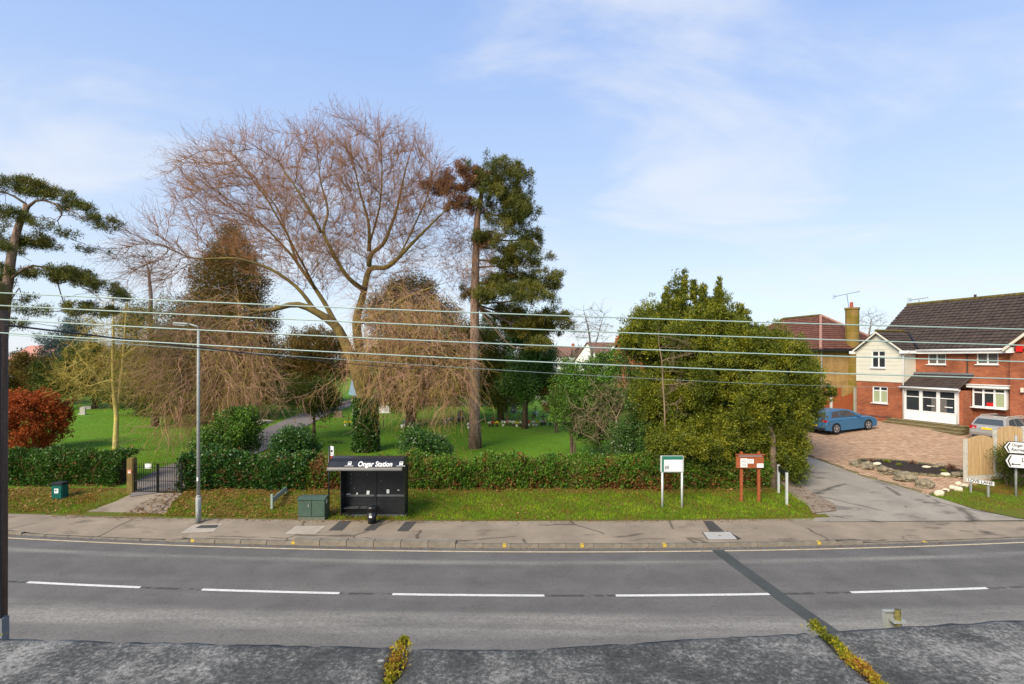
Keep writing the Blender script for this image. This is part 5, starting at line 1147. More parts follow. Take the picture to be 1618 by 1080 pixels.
# litter bin
lb = at(587.5, 822, 19.6); t = wthing('litter_bin', (lb.x, 19.6, .12), 'small dark litter bin with a hood in front of the bus shelter bench', 'bin'); bz_ = .14
b = MB(); b.tube([(lb.x, 19.62, bz_), (lb.x, 19.62, bz_ + .40)], [.15, .18], 12); b.build('bucket', MT['black'], t, smooth=True)
b = MB(); b.tube([(lb.x, 19.62, bz_ + .52), (lb.x, 19.62, bz_ + .60), (lb.x, 19.62, bz_ + .66)], [.20, .19, .10], 12); b.build('hood', MT['black'], t, smooth=True)
b = MB(); [b.bb(lb.x + s_ * .15 - .015, lb.x + s_ * .15 + .015, 19.6, 19.64, bz_ + .38, bz_ + .54) for s_ in (-1, 1)]; b.build('bracket', MT['black'], t)
b = MB(); b.box((lb.x - .01, 19.443, bz_ + .27), (.10, .008, .07)); b.build('sticker', MT['paper'], t)
# green telecom cabinet
c0 = at(470.5, 823, 19.95); c1 = at(513, 823, 19.95); zt_ = at(490, 787.5, 19.95).z
t = wthing('street_cabinet', ((c0.x + c1.x) / 2, 20.2, .12), 'dark green roadside cabinet on a concrete plinth left of the bus shelter', 'cabinet')
b = MB(); b.bb(c0.x + .01, c1.x - .01, 19.97, 20.42, .05, .24); b.build('plinth', MT['concrete'] if False else mat('grey_green_plinth', (.12, .13, .10), .9, .2, 6), t)
for i in range(2): w_ = (c1.x - c0.x) / 2; b = MB(); b.bb(c0.x + .012 + w_ * i, c0.x + w_ * (i + 1) - .006, 19.955, 19.99, .27, zt_ - .06, bev=.006); b.build('door', MT['darkgreen'], t)
b = MB(); b.bb(c0.x, c1.x, 19.98, 20.42, .24, zt_ - .04); b.build('body', MT['darkgreen'], t)
b = MB(); b.prism([(19.92, zt_ - .05), (20.46, zt_ - .05), (20.46, zt_ + .01), (20.2, zt_ + .045), (19.92, zt_ + .0)], c0.x - .02, c1.x + .02, 'x'); b.build('lid', MT['darkgreen'], t)
b = MB(); b.box((c1.x + .004, 20.15, zt_ - .14), (.008, .12, .16)); b.build('side_label', MT['paper'], t)
b = MB(); b.box((c1.x - .62, 19.95, .68), (.03, .02, .10)); b.build('handle', MT['galv'], t)
# green grit bin / dog waste bin by the left hedge
gb = grd(95, 787); t = wthing('green_bin', (gb.x, gb.y, gb.z), 'small green waste bin with black lid in the verge by the left hedge', 'bin')
wB = 17 * gb.y / F; hB = 23 * gb.y / F
b = MB(); b.box((gb.x, gb.y, gb.z + hB / 2 - .02), (wB, wB * .8, hB), bev=.03); b.build('body', MT['greenbin'], t)
b = MB(); b.box((gb.x, gb.y, gb.z + hB + .03), (wB * 1.1, wB * .9, .1), bev=.03); b.build('lid', MT['black'], t)
b = MB(); b.box((gb.x - .0, gb.y - wB * .4 - .004, gb.z + hB * .58), (.17, .006, .2)); b.build('label', MT['paper'], t)
b = MB(); b.box((gb.x - .02, gb.y - wB * .4 - .009, gb.z + hB * .62), (.08, .005, .06)); b.build('label_mark', MT['notice_green'], t)

# ------------------------------------------------------------------ lamp post
lp = Vector(((313.5 - CX) * 19.75 / F, 19.75, .12)); zt_ = at(0, 520, 19.75).z
t = wthing('lamp_post', lp, 'grey steel lamp post with wide base rising through the bare branches', 'street lamp')
b = MB(); b.tube([lp, lp + Vector((0, 0, .95))], .092, 14); b.tube([lp + Vector((0, 0, .95)), lp + Vector((0, 0, 1.03))], [.092, .065], 14); b.build('base', MT['lampgrey'], t, smooth=True)
b = MB(); b.tube([lp + Vector((0, 0, 1.03)), (lp.x, lp.y, 5.0), (lp.x, lp.y, zt_)], [.062, .055, .045], 12); b.build('pole', MT['lampgrey'], t, smooth=True)
b = MB(); b.tube([(lp.x, lp.y, zt_), (lp.x - .05, lp.y, zt_ + .12), (lp.x - .35, lp.y - .02, zt_ + .2)], .03, 8); b.build('arm', MT['lampgrey'], t, smooth=True)
b = MB(); b.box((lp.x - .62, lp.y - .02, zt_ + .21), (.62, .24, .10), ry=R(4), bev=.04); ln_ = b.build('lantern', MT['lampgrey'], t)
b = MB(); b.box((lp.x - .66, lp.y - .02, zt_ + .155), (.42, .18, .03), ry=R(4), bev=.01); b.build('lens', MT['lampclear'], ln_)
b = MB(); b.box((lp.x + .02, lp.y - .094, .75), (.07, .006, .5)); b.build('door', MT['lampgrey'], t)
b = MB(); b.box((lp.x, lp.y - .066, 1.75), (.06, .004, .14)); b.build('number_tag', MT['signwhite'], t)

# ------------------------------------------------------------------ cemetery gate
G0, G1 = grd(211, 779), grd(288, 780); gd = Vector((G1.x - G0.x, G1.y - G0.y)); gl2 = gd.length; gd.normalize(); gz = h(G0.x + 1, G0.y); gh_ = at(250, 733, G0.y).z - gz
t = wthing('cemetery_gate', (G0.x, G0.y, gz), 'black iron double gate with pointed bars across the cemetery path', 'gate')
nb = 22
for i in range(nb):
    s_ = .06 + (gl2 - .12) * i / (nb - 1); p = Vector((G0.x, G0.y)) + gd * s_; q = abs((s_ / gl2) * 2 - 1); top_ = gh_ - .12 * (1 - q) * 0 + (.05 if i % 2 else 0)
    b = MB(); b.tube([(p.x, p.y, gz + .06), (p.x, p.y, gz + top_), (p.x, p.y, gz + top_ + .08)], [.011, .011, .002], 5, caps=False); b.build('bar', MT['blackiron'], t)
for zz in (.10, .55, gh_ - .13):
    for a, c_ in ((.02, gl2 / 2 - .04), (gl2 / 2 + .04, gl2 - .02)):
        p, q = Vector((G0.x, G0.y)) + gd * a, Vector((G0.x, G0.y)) + gd * c_; b = MB(); b.tube([(p.x, p.y, gz + zz), (q.x, q.y, gz + zz)], .018, 4); b.build('rail', MT['blackiron'], t)
for s_ in (.02, gl2 / 2 - .035, gl2 / 2 + .035, gl2 - .02): p = Vector((G0.x, G0.y)) + gd * s_; b = MB(); b.tube([(p.x, p.y, gz + .02), (p.x, p.y, gz + gh_ + .02)], .028, 6); b.build('stile', MT['blackiron'], t)
p = at(234, 736, G0.y - .04); b = MB(); b.box(p, (.27, .01, .21)); b.build('notice_plate', MT['signwhite'], t)
pp = at(207, 753, G0.y + .02); t = wthing('gate_post', (pp.x, pp.y, gz), 'thick weathered wooden gate post with a small red notice', 'post')
b = MB(); b.box((pp.x + .0, pp.y + .05, gz + .72), (.30, .28, 1.66), bev=.03); b.build('timber', MT['oldpost'], t)
p = at(204.5, 745, pp.y - .1); b = MB(); b.box(p, (.15, .012, .17)); nn_ = b.build('red_notice', mat('pink_red_notice', (.75, .22, .16), .5), t)
b = MB(); b.box(p + Vector((0, -.008, -.02)), (.10, .004, .06)); b.build('white_strip', MT['paper'], nn_)

# ------------------------------------------------------------------ telegraph pole and wires
t = wthing('telegraph_pole', (-5.95, 6.0, .12), 'dark creosoted telegraph pole at the left edge with a grey cable guard', 'telegraph pole')
b = MB(); b.tube([(-5.97, 6, 0), (-5.95, 6, 4), (-5.93, 6, 6.85)], [.15, .14, .13], 16); b.build('pole', MT['polewood'], t, smooth=True)
b = MB(); b.tube([(-5.93, 6, 6.85), (-5.93, 6, 7.13), (-5.93, 6, 7.17)], [.131, .132, .09], 16); b.build('mossy_top', MT['poletop'], t, smooth=True)
b = MB(); b.bb(-5.82, -5.76, 5.93, 6.02, .1, 3.35); b.build('cable_guard', mat('dull_cable_guard', (.16, .18, .20), .6, .2, 4), t)
b = MB(); b.tube([(-5.80, 5.95, 3.35), (-5.80, 5.93, 5), (-5.79, 5.93, 6.6)], .02, 6); b.build('riser_cable', MT['wiredark'], t)
ins_m = mat('white_insulator', (.6, .6, .58), .3)
for z in (7.06, 6.90, 6.75, 6.59):
    b = MB(); b.tube([(-5.93, 5.86, z), (-5.93, 5.74, z), (-5.93, 5.74, z + .04)], .018, 6); b.build('bracket', MT['blackiron'], t)
    b = MB(); b.tube([(-5.93, 5.74, z - .0), (-5.93, 5.74, z + .07)], [.035, .025], 8); b.build('insulator', ins_m, t)
def wire(name, A, B, sag, r, m, label, grp, n=60, ext=0):
    A, B = Vector(A), Vector(B); pts = []
    for i in range(n + 1):
        f = i / n; p = A.lerp(B, f); p.z -= sag * 4 * f * (1 - f); pts.append(p)
    b = MB(); b.tube(pts, r, 6); o = b.build(name, m, smooth=True); tag(o, label, 'overhead wire', grp); return o
names = ['highest', 'second highest', 'second lowest', 'lowest']
for i, (yl_, ym, yr_) in enumerate(((462, 497, 522), (482, 520, 548), (504, 545, 573), (525, 571, 599))):
    A = at(-320, yl_ - 28, 5.72); B = at(1850, yr_ + (12, 14, 14, 14)[i], 5.55); A.y = 5.72; M1 = at(-5, yl_, 5.72)
    f = (M1.x - A.x) / (B.x - A.x)
    # left end is tied at the pole; the span to the right sags a little
    B = at(2300, yr_ + (yr_ - ym) * .45, 5.5); wire('overhead_wire', M1, B, (F and (ym + 0 - (yl_ + (yr_ + (yr_ - ym) * .45 - yl_) * .37)) * 5.7 / F) / (4 * .37 * .63), .0072, MT['wire'], 'pale bare overhead wire crossing the whole view, %s of the four' % names[i], 'four pale overhead wires')
wire('overhead_wire', (-5.72, 5.95, 6.67), at(700, 583, 30), .12, .012, MT['wiredark'], 'thick black cable running from the pole into the trees', None)
wire('overhead_wire', at(25, 505, 40), at(560, 570, 34), .3, .02, MT['wiredark'], 'thin dark cable crossing behind the bare trees at the left', None)
wire('overhead_wire', at(5, 528, 9), at(1500, 612, 26), .25, .006, MT['wire'], 'faint thin wire just below the lowest pale wire', None)

# ------------------------------------------------------------------ parapet of the building the camera looks out of
def coping_mat():
    m, t_, b = new_mat('weathered_coping'); n, l = t_.nodes, t_.links; tcn = n.new('ShaderNodeTexCoord')
    def noise(sc, det, rg=.6):
        q = n.new('ShaderNodeTexNoise'); q.inputs['Scale'].default_value = sc; q.inputs['Detail'].default_value = det; q.inputs['Roughness'].default_value = rg; l.new(tcn.outputs['Object'], q.inputs['Vector']); return q.outputs[0]
    rp = n.new('ShaderNodeValToRGB'); e = rp.color_ramp.elements
    for i, (p, c_) in enumerate(((.34, (.022, .024, .024)), (.46, (.065, .067, .064)), (.53, (.13, .13, .122)), (.62, (.36, .35, .32)))):
        if i > 1: e.new(.5)
        e[i].position = p; e[i].color = c4(c_)
    mixn = n.new('ShaderNodeMix'); mixn.data_type = 'FLOAT'; mixn.inputs[0].default_value = .5; l.new(noise(7, 10, .75), mixn.inputs[2]); l.new(noise(120, 5, .85), mixn.inputs[3]); l.new(mixn.outputs[0], rp.inputs[0])
    # lichen: pale round spots
    vo = n.new('ShaderNodeTexVoronoi'); vo.inputs['Scale'].default_value = 14; l.new(tcn.outputs['Object'], vo.inputs['Vector'])
    ad = n.new('ShaderNodeMath'); ad.operation = 'ADD'; l.new(vo.outputs['Distance'], ad.inputs[0]); mr0 = n.new('ShaderNodeMapRange'); mr0.inputs[1].default_value = .3; mr0.inputs[2].default_value = .7; mr0.inputs[3].default_value = -.1; mr0.inputs[4].default_value = .35; l.new(noise(5, 4), mr0.inputs[0]); l.new(mr0.outputs[0], ad.inputs[1])
    mr = n.new('ShaderNodeMapRange'); mr.inputs[1].default_value = .10; mr.inputs[2].default_value = .16; mr.inputs[3].default_value = .85; mr.inputs[4].default_value = 0; l.new(ad.outputs[0], mr.inputs[0])
    mm = n.new('ShaderNodeMix'); mm.data_type = 'RGBA'; l.new(mr.outputs[0], mm.inputs[0]); l.new(rp.outputs[0], mm.inputs[6]); mm.inputs[7].default_value = (.42, .41, .36, 1)
    l.new(mm.outputs[2], b.inputs['Base Color']); setc(b, 'Roughness', .95); setc(b, 'Specular IOR Level', .2)
    bn = n.new('ShaderNodeBump'); bn.inputs['Strength'].default_value = .9; bn.inputs['Distance'].default_value = .006; l.new(mixn.outputs[0], bn.inputs['Height']); l.new(bn.outputs[0], b.inputs['Normal']); return m
MT['coping'] = coping_mat(); PZc = 5.8
def edge_y(x): return .915 + .04 * min(abs(x), 1.2) * (x < 0) + .108 * min(max(0, x), 1.3)
pw = empty('parapet', (0, .6, 5.7)); pw['kind'] = 'structure'; WP.add(pw.name)
joints = [-6.27, -5.51, -4.75, -3.99, -3.23, -2.47, -1.71, -.95, -.19, .565, 1.32, 2.07, 2.83, 3.59, 4.35, 5.11, 5.87]
from mathutils import noise as mn
for a, c_ in zip(joints[:-1], joints[1:]):
    b = MB(); nx_, ny_ = 44, 30; V = []; x0, x1 = a + .006, c_ - .006
    for i in range(nx_ + 1):
        for j in range(ny_ + 1):
            x = x0 + (x1 - x0) * i / nx_; e = edge_y(x) + .004 * mn.noise(Vector((x * 22, 0, 3))); y = .25 + (e - .25) * j / ny_
            z = PZc + .003 * mn.noise(Vector((x * 30, y * 30, 0))) + .0015 * mn.noise(Vector((x * 90, y * 90, 0)))
            if j == ny_: z -= .010
            if i in (0, nx_): z -= .006
            V.append((x, y, z))
    m_ = ny_ + 1; Fc = [(i * m_ + j, (i + 1) * m_ + j, (i + 1) * m_ + j + 1, i * m_ + j + 1) for i in range(nx_) for j in range(ny_)]
    B0 = len(V); V += [(V[i * m_ + ny_][0], V[i * m_ + ny_][1] - .003, PZc - .09) for i in range(nx_ + 1)]; Fc += [(i * m_ + ny_, (i + 1) * m_ + ny_, B0 + i + 1, B0 + i) for i in range(nx_)]
    for i in (0, nx_):
        k0 = len(V); V += [(V[i * m_ + j][0], V[i * m_ + j][1], PZc - .09) for j in range(ny_ + 1)]; Fc += [(i * m_ + j, i * m_ + j + 1, k0 + j + 1, k0 + j) for j in range(ny_)]
    b.add(V, Fc); b.build('coping_stone', MT['coping'], pw, smooth=True)
b = MB(); b.bb(-6, 6, .30, .84, -.1, PZc - .085); fr_ = b.build('front_wall', MT['brick'], pw)
b = MB(); b.bb(-6, 6, -.3, .30, PZc - .6, PZc - .5); b.build('roof_gutter_floor', MT['lead'], pw)
b = MB(); b.bb(-.03, .03, 0, 0, 0, 0)
for xj, tw_, n_ in ((-.19, .020, 5200), (.565, .012, 7000), (-.95, .03, 3500)):
    k = n_; y = rng.uniform(.35, edge_y(xj) + .012, k); x = xj + rng.normal(size=k) * tw_ * .5 * (.75 + .45 * np.sin(y * 47 + xj * 9)); hgt_ = np.exp(-((x - xj) / tw_) ** 2) * (.006 + .010 * (np.sin(y * 90 + 1) * .5 + .5))
    P0 = np.stack([x, y, PZc - .006 + hgt_ * rng.uniform(.2, 1, k)], -1); D = rng.normal(size=(k, 3)) * .9 + np.array((0, 0, .8)); V, Q, v = leaves(P0, D, .0065, .0032, np.clip(.25 + .35 * np.sin(y * 31 + xj) + rng.uniform(0, .6, k), 0, 1)); o = npmesh('moss_tuft', V, Q, MT['moss'], pw, v=v); o['kind'] = 'stuff'
# back of a small traffic sign on the near pavement, seen over the parapet
SYn = 7.0; s0, s1 = at(1394, 963, SYn), at(1423, 1000, SYn)
t = wthing('road_sign', (at(1414, 990, SYn).x, SYn, .12), 'back of a small grey sign plate on a mossy post just beyond the parapet', 'road sign')
b = MB(); b.bb(s0.x, s1.x, SYn, SYn + .015, s1.z - .1, s0.z, bev=.004); b.bb(s0.x, s1.x, SYn - .03, SYn, s0.z - .02, s0.z); b.bb(s0.x, s0.x + .012, SYn - .03, SYn, s1.z, s0.z - .022); b.bb(s1.x - .012, s1.x, SYn - .03, SYn, s1.z, s0.z - .022); b.build('plate', MT['galv'], t)
xp = at(1413, 990, SYn).x; MT['mosspost'] = mat('mossy_post', (.09, .085, .02), .9, .5, 14, .3, 30, base2=(.20, .18, .05))
b = MB(); b.tube([(xp, SYn - .065, .1), (xp, SYn - .065, s0.z + .03)], .036, 12); b.build('post', MT['mosspost'], t, smooth=True)
b = MB(); b.box((xp, SYn - .06, s0.z - .12), (.16, .1, .03)); b.build('clip', MT['galv'], t)
# ================================================================== vegetation
def epx(px, py, Y, rx, ry, rd, dy=0):
    p = at(px, py, Y); return (p.x, Y + dy, p.z, rx * Y / F, rd, ry * Y / F)
def P3(px, py, Y): return tuple(at(px, py, Y))
def inside(ells, n, shell=.5): return ell_points(ells, n, shell)[0]
LM = dict(
    yew=leafmat('yew_needles', [(0.020, 0.032, 0.006), (0.051, 0.076, 0.008), (0.123, 0.149, 0.010), (0.246, 0.243, 0.015), (0.435, 0.378, 0.030)], .55, .2, .3),
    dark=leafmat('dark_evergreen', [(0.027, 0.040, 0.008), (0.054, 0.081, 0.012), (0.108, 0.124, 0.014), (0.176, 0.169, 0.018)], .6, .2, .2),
    olive=leafmat('olive_conifer', [(0.044, 0.031, 0.010), (0.094, 0.066, 0.016), (0.138, 0.102, 0.018), (0.188, 0.102, 0.030), (0.225, 0.120, 0.045)], .7, .2, .15),
    pine=leafmat('pine_needles', [(0.020, 0.035, 0.010), (0.065, 0.084, 0.012), (0.123, 0.128, 0.016), (0.203, 0.149, 0.020), (0.304, 0.162, 0.030)], .55, .15, .3),
    pinebrown=leafmat('brown_pine_needles', [(0.101, 0.045, 0.024), (0.185, 0.090, 0.046), (0.269, 0.128, 0.066), (0.118, 0.090, 0.026)], .7, .15, .15),
    ivy=leafmat('ivy_leaves', [(.012, .035, .009), (.028, .08, .012), (.055, .135, .018), (.12, .22, .035)], .35, .15, .5),
    laurel=leafmat('laurel_leaves', [(0.016, 0.042, 0.010), (0.035, 0.083, 0.014), (0.072, 0.135, 0.024), (0.160, 0.225, 0.048)], .3, .15, .5),
    hedge=leafmat('hedge_leaves', [(0.108, 0.050, 0.018), (0.084, 0.090, 0.016), (0.042, 0.102, 0.012), (0.078, 0.180, 0.015), (0.144, 0.252, 0.020), (0.228, 0.324, 0.040)], .45, .2, .35),
    hedgebrown=leafmat('dead_hedge_leaves', [(0.080, 0.033, 0.016), (0.160, 0.063, 0.023), (0.256, 0.105, 0.039), (0.144, 0.112, 0.026)], .8, .15, .1),
    beech=leafmat('copper_beech_leaves', [(.12, .022, .010), (.27, .055, .014), (.42, .10, .022), (.50, .17, .04)], .6, .3, .2),
    cedar=leafmat('blue_cedar_needles', [(0.026, 0.052, 0.046), (0.058, 0.098, 0.085), (0.104, 0.143, 0.117)], .6, .15, .2),
    holly=leafmat('glossy_green', [(0.018, 0.052, 0.008), (0.054, 0.127, 0.014), (0.108, 0.207, 0.025)], .4, .2, .4))
def foliage(name, ells, nc, m, parent, per=26, ln=.16, wd=.05, spread=.75, rad=.16, up=.4, shell=.33, bias=None, kind=True, lv=.35, sub=None):
    P, D, ci = clump_points(clumpy(ells, *sub), nc, shell) if sub else ell_points(ells, nc, shell) + (None,)
    D = D + np.array((0, 0, up)); cv = rng.uniform(0, 1, nc)
    if ci is not None: tone = rng.uniform(0, 1, ci.max() + 1); cv = .4 * cv + .6 * tone[ci]
    if bias is not None: cv = bias(P, cv)
    V, Q, v = tufts(P, D, per, ln, wd, spread, rad, cv, lv); o = npmesh(name, V, Q, LM[m], parent, v=v); o['kind'] = 'stuff'; return o
def clumps(P, cv, s=1.0, amt=.5):
    """slow variation through the crown so clumps read lighter and darker in leaf colour"""
    w_ = np.sin(P[:, 0] * 1.9 * s + np.sin(P[:, 2] * 1.3 * s) * 1.5) * np.sin(P[:, 2] * 2.3 * s + P[:, 1] * 1.1) * .5 + .5
    return cv * (1 - amt) + w_ * amt
def skeleton(parent, lines, att, step, infl, kill, tip, bark, names=('limb', 'branches'), m2=None, trop=(0, 0, 0), thick=.035, e=2.3, jit=.12, iters=120, rad_c=None, rad_w=0):
    P, par, rad = polyskel(lines); GP, gpar = grow(P, par, att, step, infl, kill, iters, jit, trop, rad_c, rad_w) if att is not None else (np.array(P), np.array(par))
    r_ = radii(GP, gpar, tip, e, rad); os_ = limb_objs(GP, gpar, r_, MT[bark], parent, thick, names[0], names[1], MT[m2] if m2 else None); return GP, gpar, r_
def twig_obj(name, parent, P, D, nseg, ln, r0, noise, trop, sub, sublen, m):
    A, B, RA, RB, tips = twigs(P, D, nseg, ln, r0, noise, trop, sub, sublen); V, Q = seg_mesh(A, B, RA, RB, 3); o = npmesh(name, V, Q, MT[m], parent); o['kind'] = 'stuff'; return tips
def trunk(parent, pts, m, name='trunk', n=12, flare=1.25):
    rr = [p[1] for p in pts]; rr[0] *= flare; b = MB(); b.tube([p[0] for p in pts], rr, n); return b.build(name, MT[m], parent, smooth=True)

# ------------------------------------------------------------------ the great bare tree
Y0 = 33.0; gz0 = h(-9, Y0)
bt = wthing('bare_tree', (at(578, 712, Y0).x, Y0, gz0), 'huge bare spreading tree with ivy-clad trunk and weeping brown twigs', 'tree')
def q(px, py, dy, r_): return (P3(px, py, Y0 + dy), r_)
b0 = (at(578, 712, Y0).x, Y0, gz0 - .1)
lines = [(None, 0, [(b0, .62), q(580, 680, 0, .52), q(577, 640, 0, .46)]),
    (0, 1, [q(577, 640, 0, .40), q(566, 600, -.3, .38), q(548, 545, -.6, .34), q(529, 508, -.8, .30), q(500, 492, -1.1, .24), q(470, 476, -1.4, .20), q(430, 490, -1.8, .15), q(392, 494, -2.2, .10), q(384, 480, -2.4, .06), q(360, 462, -2.6, .04)]),
    (0, 1, [q(577, 640, 0, .38), q(580, 600, .3, .36), q(566, 545, .4, .33), q(562, 500, .5, .28), q(576, 460, .6, .22), q(582, 420, .8, .18), q(585, 360, 1, .11), q(566, 290, 1.3, .06), q(552, 225, 1.5, .03)]),
    (1, .35, [q(548, 545, 0, .2), q(520, 490, 1.2, .17), q(488, 440, 1.8, .13), q(455, 395, 2.4, .09), q(410, 350, 3, .05), q(350, 320, 3.6, .03)]),
    (2, .4, [q(563, 500, 0, .2), q(548, 440, -.8, .15), q(515, 380, -1.4, .11), q(482, 318, -2, .07), q(440, 255, -2.4, .04), (P3(400, 228, Y0 - 2.6), .02)]),
    (2, .5, [q(576, 460, 0, .2), q(612, 425, -.5, .15), q(650, 385, -1, .11), q(690, 345, -1.4, .06), q(728, 318, -1.6, .03)]),
    (2, .55, [q(580, 440, 0, .18), q(606, 390, 1.0, .13), q(628, 330, 1.6, .09), q(642, 260, 2.1, .05), q(655, 220, 2.4, .03)]),
    (1, .55, [q(500, 492, 0, .15), q(470, 452, -1.5, .12), q(430, 425, -2, .10), q(375, 405, -2.6, .07), q(310, 410, -3.0, .05), q(250, 385, -3.2, .03)]),
    (0, 1, [q(577, 640, 0, .2), q(606, 575, -1.2, .16), q(645, 545, -1.8, .12), q(690, 552, -2.4, .08), q(735, 580, -2.8, .04)]),
    (2, .3, [q(566, 545, 0, .2), q(600, 498, -1.4, .15), q(640, 470, -2.0, .10), q(690, 452, -2.4, .05)]),
    (2, .58, [q(583, 400, 0, .09), q(600, 330, -.6, .07), (P3(605, 260, Y0 - 1), .045), (P3(600, 205, Y0 - 1.2), .02)]), (5, .35, [q(650, 385, 0, .07), q(672, 320, .2, .05), (P3(690, 250, Y0 + .4), .02)]), (3, .3, [q(520, 490, 0, .1), q(470, 400, -.5, .07), (P3(420, 310, Y0 - 1), .05), (P3(365, 240, Y0 - 1.3), .02)]),
    (4, .4, [q(530, 410, 0, .1), q(520, 340, .5, .08), (P3(505, 280, Y0 + .8), .05), (P3(500, 220, Y0 + 1), .025)]),
    (3, .5, [q(488, 440, 0, .1), q(440, 330, 3.2, .06), q(385, 260, 4, .035), q(345, 225, 4.2, .02)]),
    (1, .8, [q(392, 494, -2.2, .08), q(350, 505, -3, .06), q(310, 540, -3.4, .045), q(290, 590, -3.6, .03)])]
forkc = P3(560, 520, Y0)
up_e = [epx(440, 318, Y0, 148, 105, 4.6), epx(560, 290, Y0, 118, 84, 4.6), epx(640, 320, Y0, 60, 108, 4), epx(352, 300, Y0, 72, 62, 3.6), epx(265, 410, Y0 - 3, 66, 62, 2.5), epx(520, 400, Y0, 150, 70, 4)]
cu_e = [epx(335, 545, Y0 - 3, 92, 88, 2.4), epx(395, 590, Y0 - 3, 60, 60, 2.2), epx(300, 640, Y0 - 3.2, 62, 50, 1.8), epx(270, 670, Y0 - 3.4, 34, 26, 1.2), epx(250, 560, Y0 - 3, 44, 60, 1.8), epx(640, 560, Y0 - 2.2, 92, 78, 2.4), epx(700, 590, Y0 - 2.6, 52, 66, 2), epx(630, 500, Y0 - 1.6, 85, 60, 2.5)]
att = np.concatenate([inside(up_e, 2600, .6), inside(cu_e, 1900, .6)])
GP, gpar, gr = skeleton(bt, lines, att, .45, 5, .62, .010, 'limbbark', m2='bark', thick=.04, jit=.13, e=2.35, rad_c=forkc, rad_w=.55)

MT['bark2'] = MT['goldbark']
fx = np.where((gr < .05) & (gpar >= 0))[0]; D = nrm(GP[fx] - GP[gpar[fx]]); Pn = GP[fx]
pxx = CX + Pn[:, 0] * F / Pn[:, 1]; pyy = CY - (Pn[:, 2] - CZ) * F / Pn[:, 1]; low_ = (pyy > 455) & ((pxx < 440) | (pxx > 560)) | (pyy > 520)
U = np.where(~low_)[0]; Lw = np.where(low_)[0]
U2 = np.repeat(U, 4); DR = nrm(nrm(D[U2]) + .5 * nrm(Pn[U2] - np.array(forkc)) + rng.normal(size=(len(U2), 3)) * .42); twig_obj('twigs', bt, Pn[U2], DR, 4, 1.45, .0105, .13, (0, 0, .02), 1, .75, 'twig')
L2_ = np.repeat(Lw, 2); twig_obj('weeping_twigs', bt, Pn[L2_], D[L2_] * .7 + rng.normal(size=(len(L2_), 3)) * .75, 4, 2.3, .010, .28, (0, 0, -.30), 1, .8, 'twigpale')
L3_ = Lw; twig_obj('weeping_twigs', bt, Pn[L3_], D[L3_] * .7 + rng.normal(size=(len(L3_), 3)) * .75, 4, 2.2, .011, .3, (0, 0, -.34), 1, .8, 'goldbark')
# ivy on the trunk
k = 1500; zz = rng.uniform(0, 1, k); a = rng.uniform(0, 2 * np.pi, k); cxy = np.array([at(578, 712, Y0).x, Y0]); rr = .64 - .12 * zz + rng.uniform(0, .16, k) + .12 * (zz > .85)
Pz = np.stack([cxy[0] + rr * np.cos(a), cxy[1] + rr * np.sin(a), gz0 + zz * 3.4], -1); Dd = np.stack([np.cos(a), np.sin(a), -.3 + 0 * a], -1)
V, Q, v = tufts(Pz, Dd, 7, .12, .10, .6, .05, None, .6); npmesh('ivy', V, Q, LM['ivy'], bt, v=v)['kind'] = 'stuff'

# ------------------------------------------------------------------ the tall pine
Yp_ = 33.8; g_ = at(751, 705, Yp_)
pt = wthing('pine_tree', (g_.x, Yp_, h(g_.x, Yp_)), 'tall pine with flaky pink trunk and dark lopsided crown right of the bare tree', 'tree')
tk = [((g_.x, Yp_, h(g_.x, Yp_) - .1), .37), (P3(750, 660, Yp_), .35), (P3(750, 580, Yp_), .32), (P3(750, 480, Yp_), .28), (P3(752, 400, Yp_), .24), (P3(754, 345, Yp_), .20), (P3(762, 300, Yp_), .13), (P3(775, 268, Yp_), .06)]
trunk(pt, tk, 'pinebark', n=14)
pe_ = [(698, 290, 38, 15, 1.6), (732, 288, 36, 18, 1.7), (775, 282, 34, 24, 1.8), (810, 290, 30, 30, 1.8), (820, 335, 30, 26, 1.8), (785, 330, 36, 30, 1.8), (765, 375, 14, 12, 1.2), (800, 378, 30, 20, 1.5), (835, 405, 34, 17, 1.5), (860, 440, 26, 17, 1.4), (815, 440, 38, 20, 1.6), (790, 465, 34, 16, 1.5), (835, 470, 40, 16, 1.5), (860, 508, 38, 11, 1.3), (885, 512, 20, 8, 1.0), (825, 515, 40, 16, 1.4), (850, 545, 20, 10, 1.2), (745, 462, 15, 9, 1.0), (728, 320, 34, 14, 1.4), (800, 412, 22, 13, 1.2), (842, 372, 14, 16, 1.0), (800, 492, 30, 13, 1.3), (775, 440, 20, 14, 1.1), (880, 495, 20, 9, 1.0)]
el = [epx(a, c_, Yp_, rx, ry, rd, dy) for (a, c_, rx, ry, rd), dy in zip(pe_, rng.uniform(-1.2, 1.2, len(pe_)))]
lines = [(None, 0, [(tk[3][0], .2), (tk[4][0], .18), (tk[5][0], .14), (tk[6][0], .1), (tk[7][0], .05)])]
for (a, c_, rx, ry, rd), e_ in zip(pe_, el): 
    t_ = min(max((470 - c_) / 200, 0), 1); lines.append((0, t_, [((0, 0, 0), .09), (tuple(np.array(e_[:3]) * .6 + np.array(P3(752, c_ + 22, Yp_)) * .4), .06), (e_[:3], .03)]))
skeleton(pt, lines, inside(el, 420, .5), .35, 2.2, .5, .012, 'bark', thick=.03)
def pbias(P, cv): return np.clip(clumps(P, cv, 1.2, .45) * .8 + .2 * (P[:, 2] < 9), 0, 1)
eg = [e_ for e_, p in zip(el, pe_) if not (p[0] < 745 and p[1] < 330)]; eb = [e_ for e_, p in zip(el, pe_) if p[0] < 745 and p[1] < 330]
foliage('needle_clumps', eg, 3000, 'pine', pt, per=42, ln=.22, wd=.032, spread=.85, rad=.10, up=.5, bias=pbias, shell=.4, sub=(2.0, .52, .7))
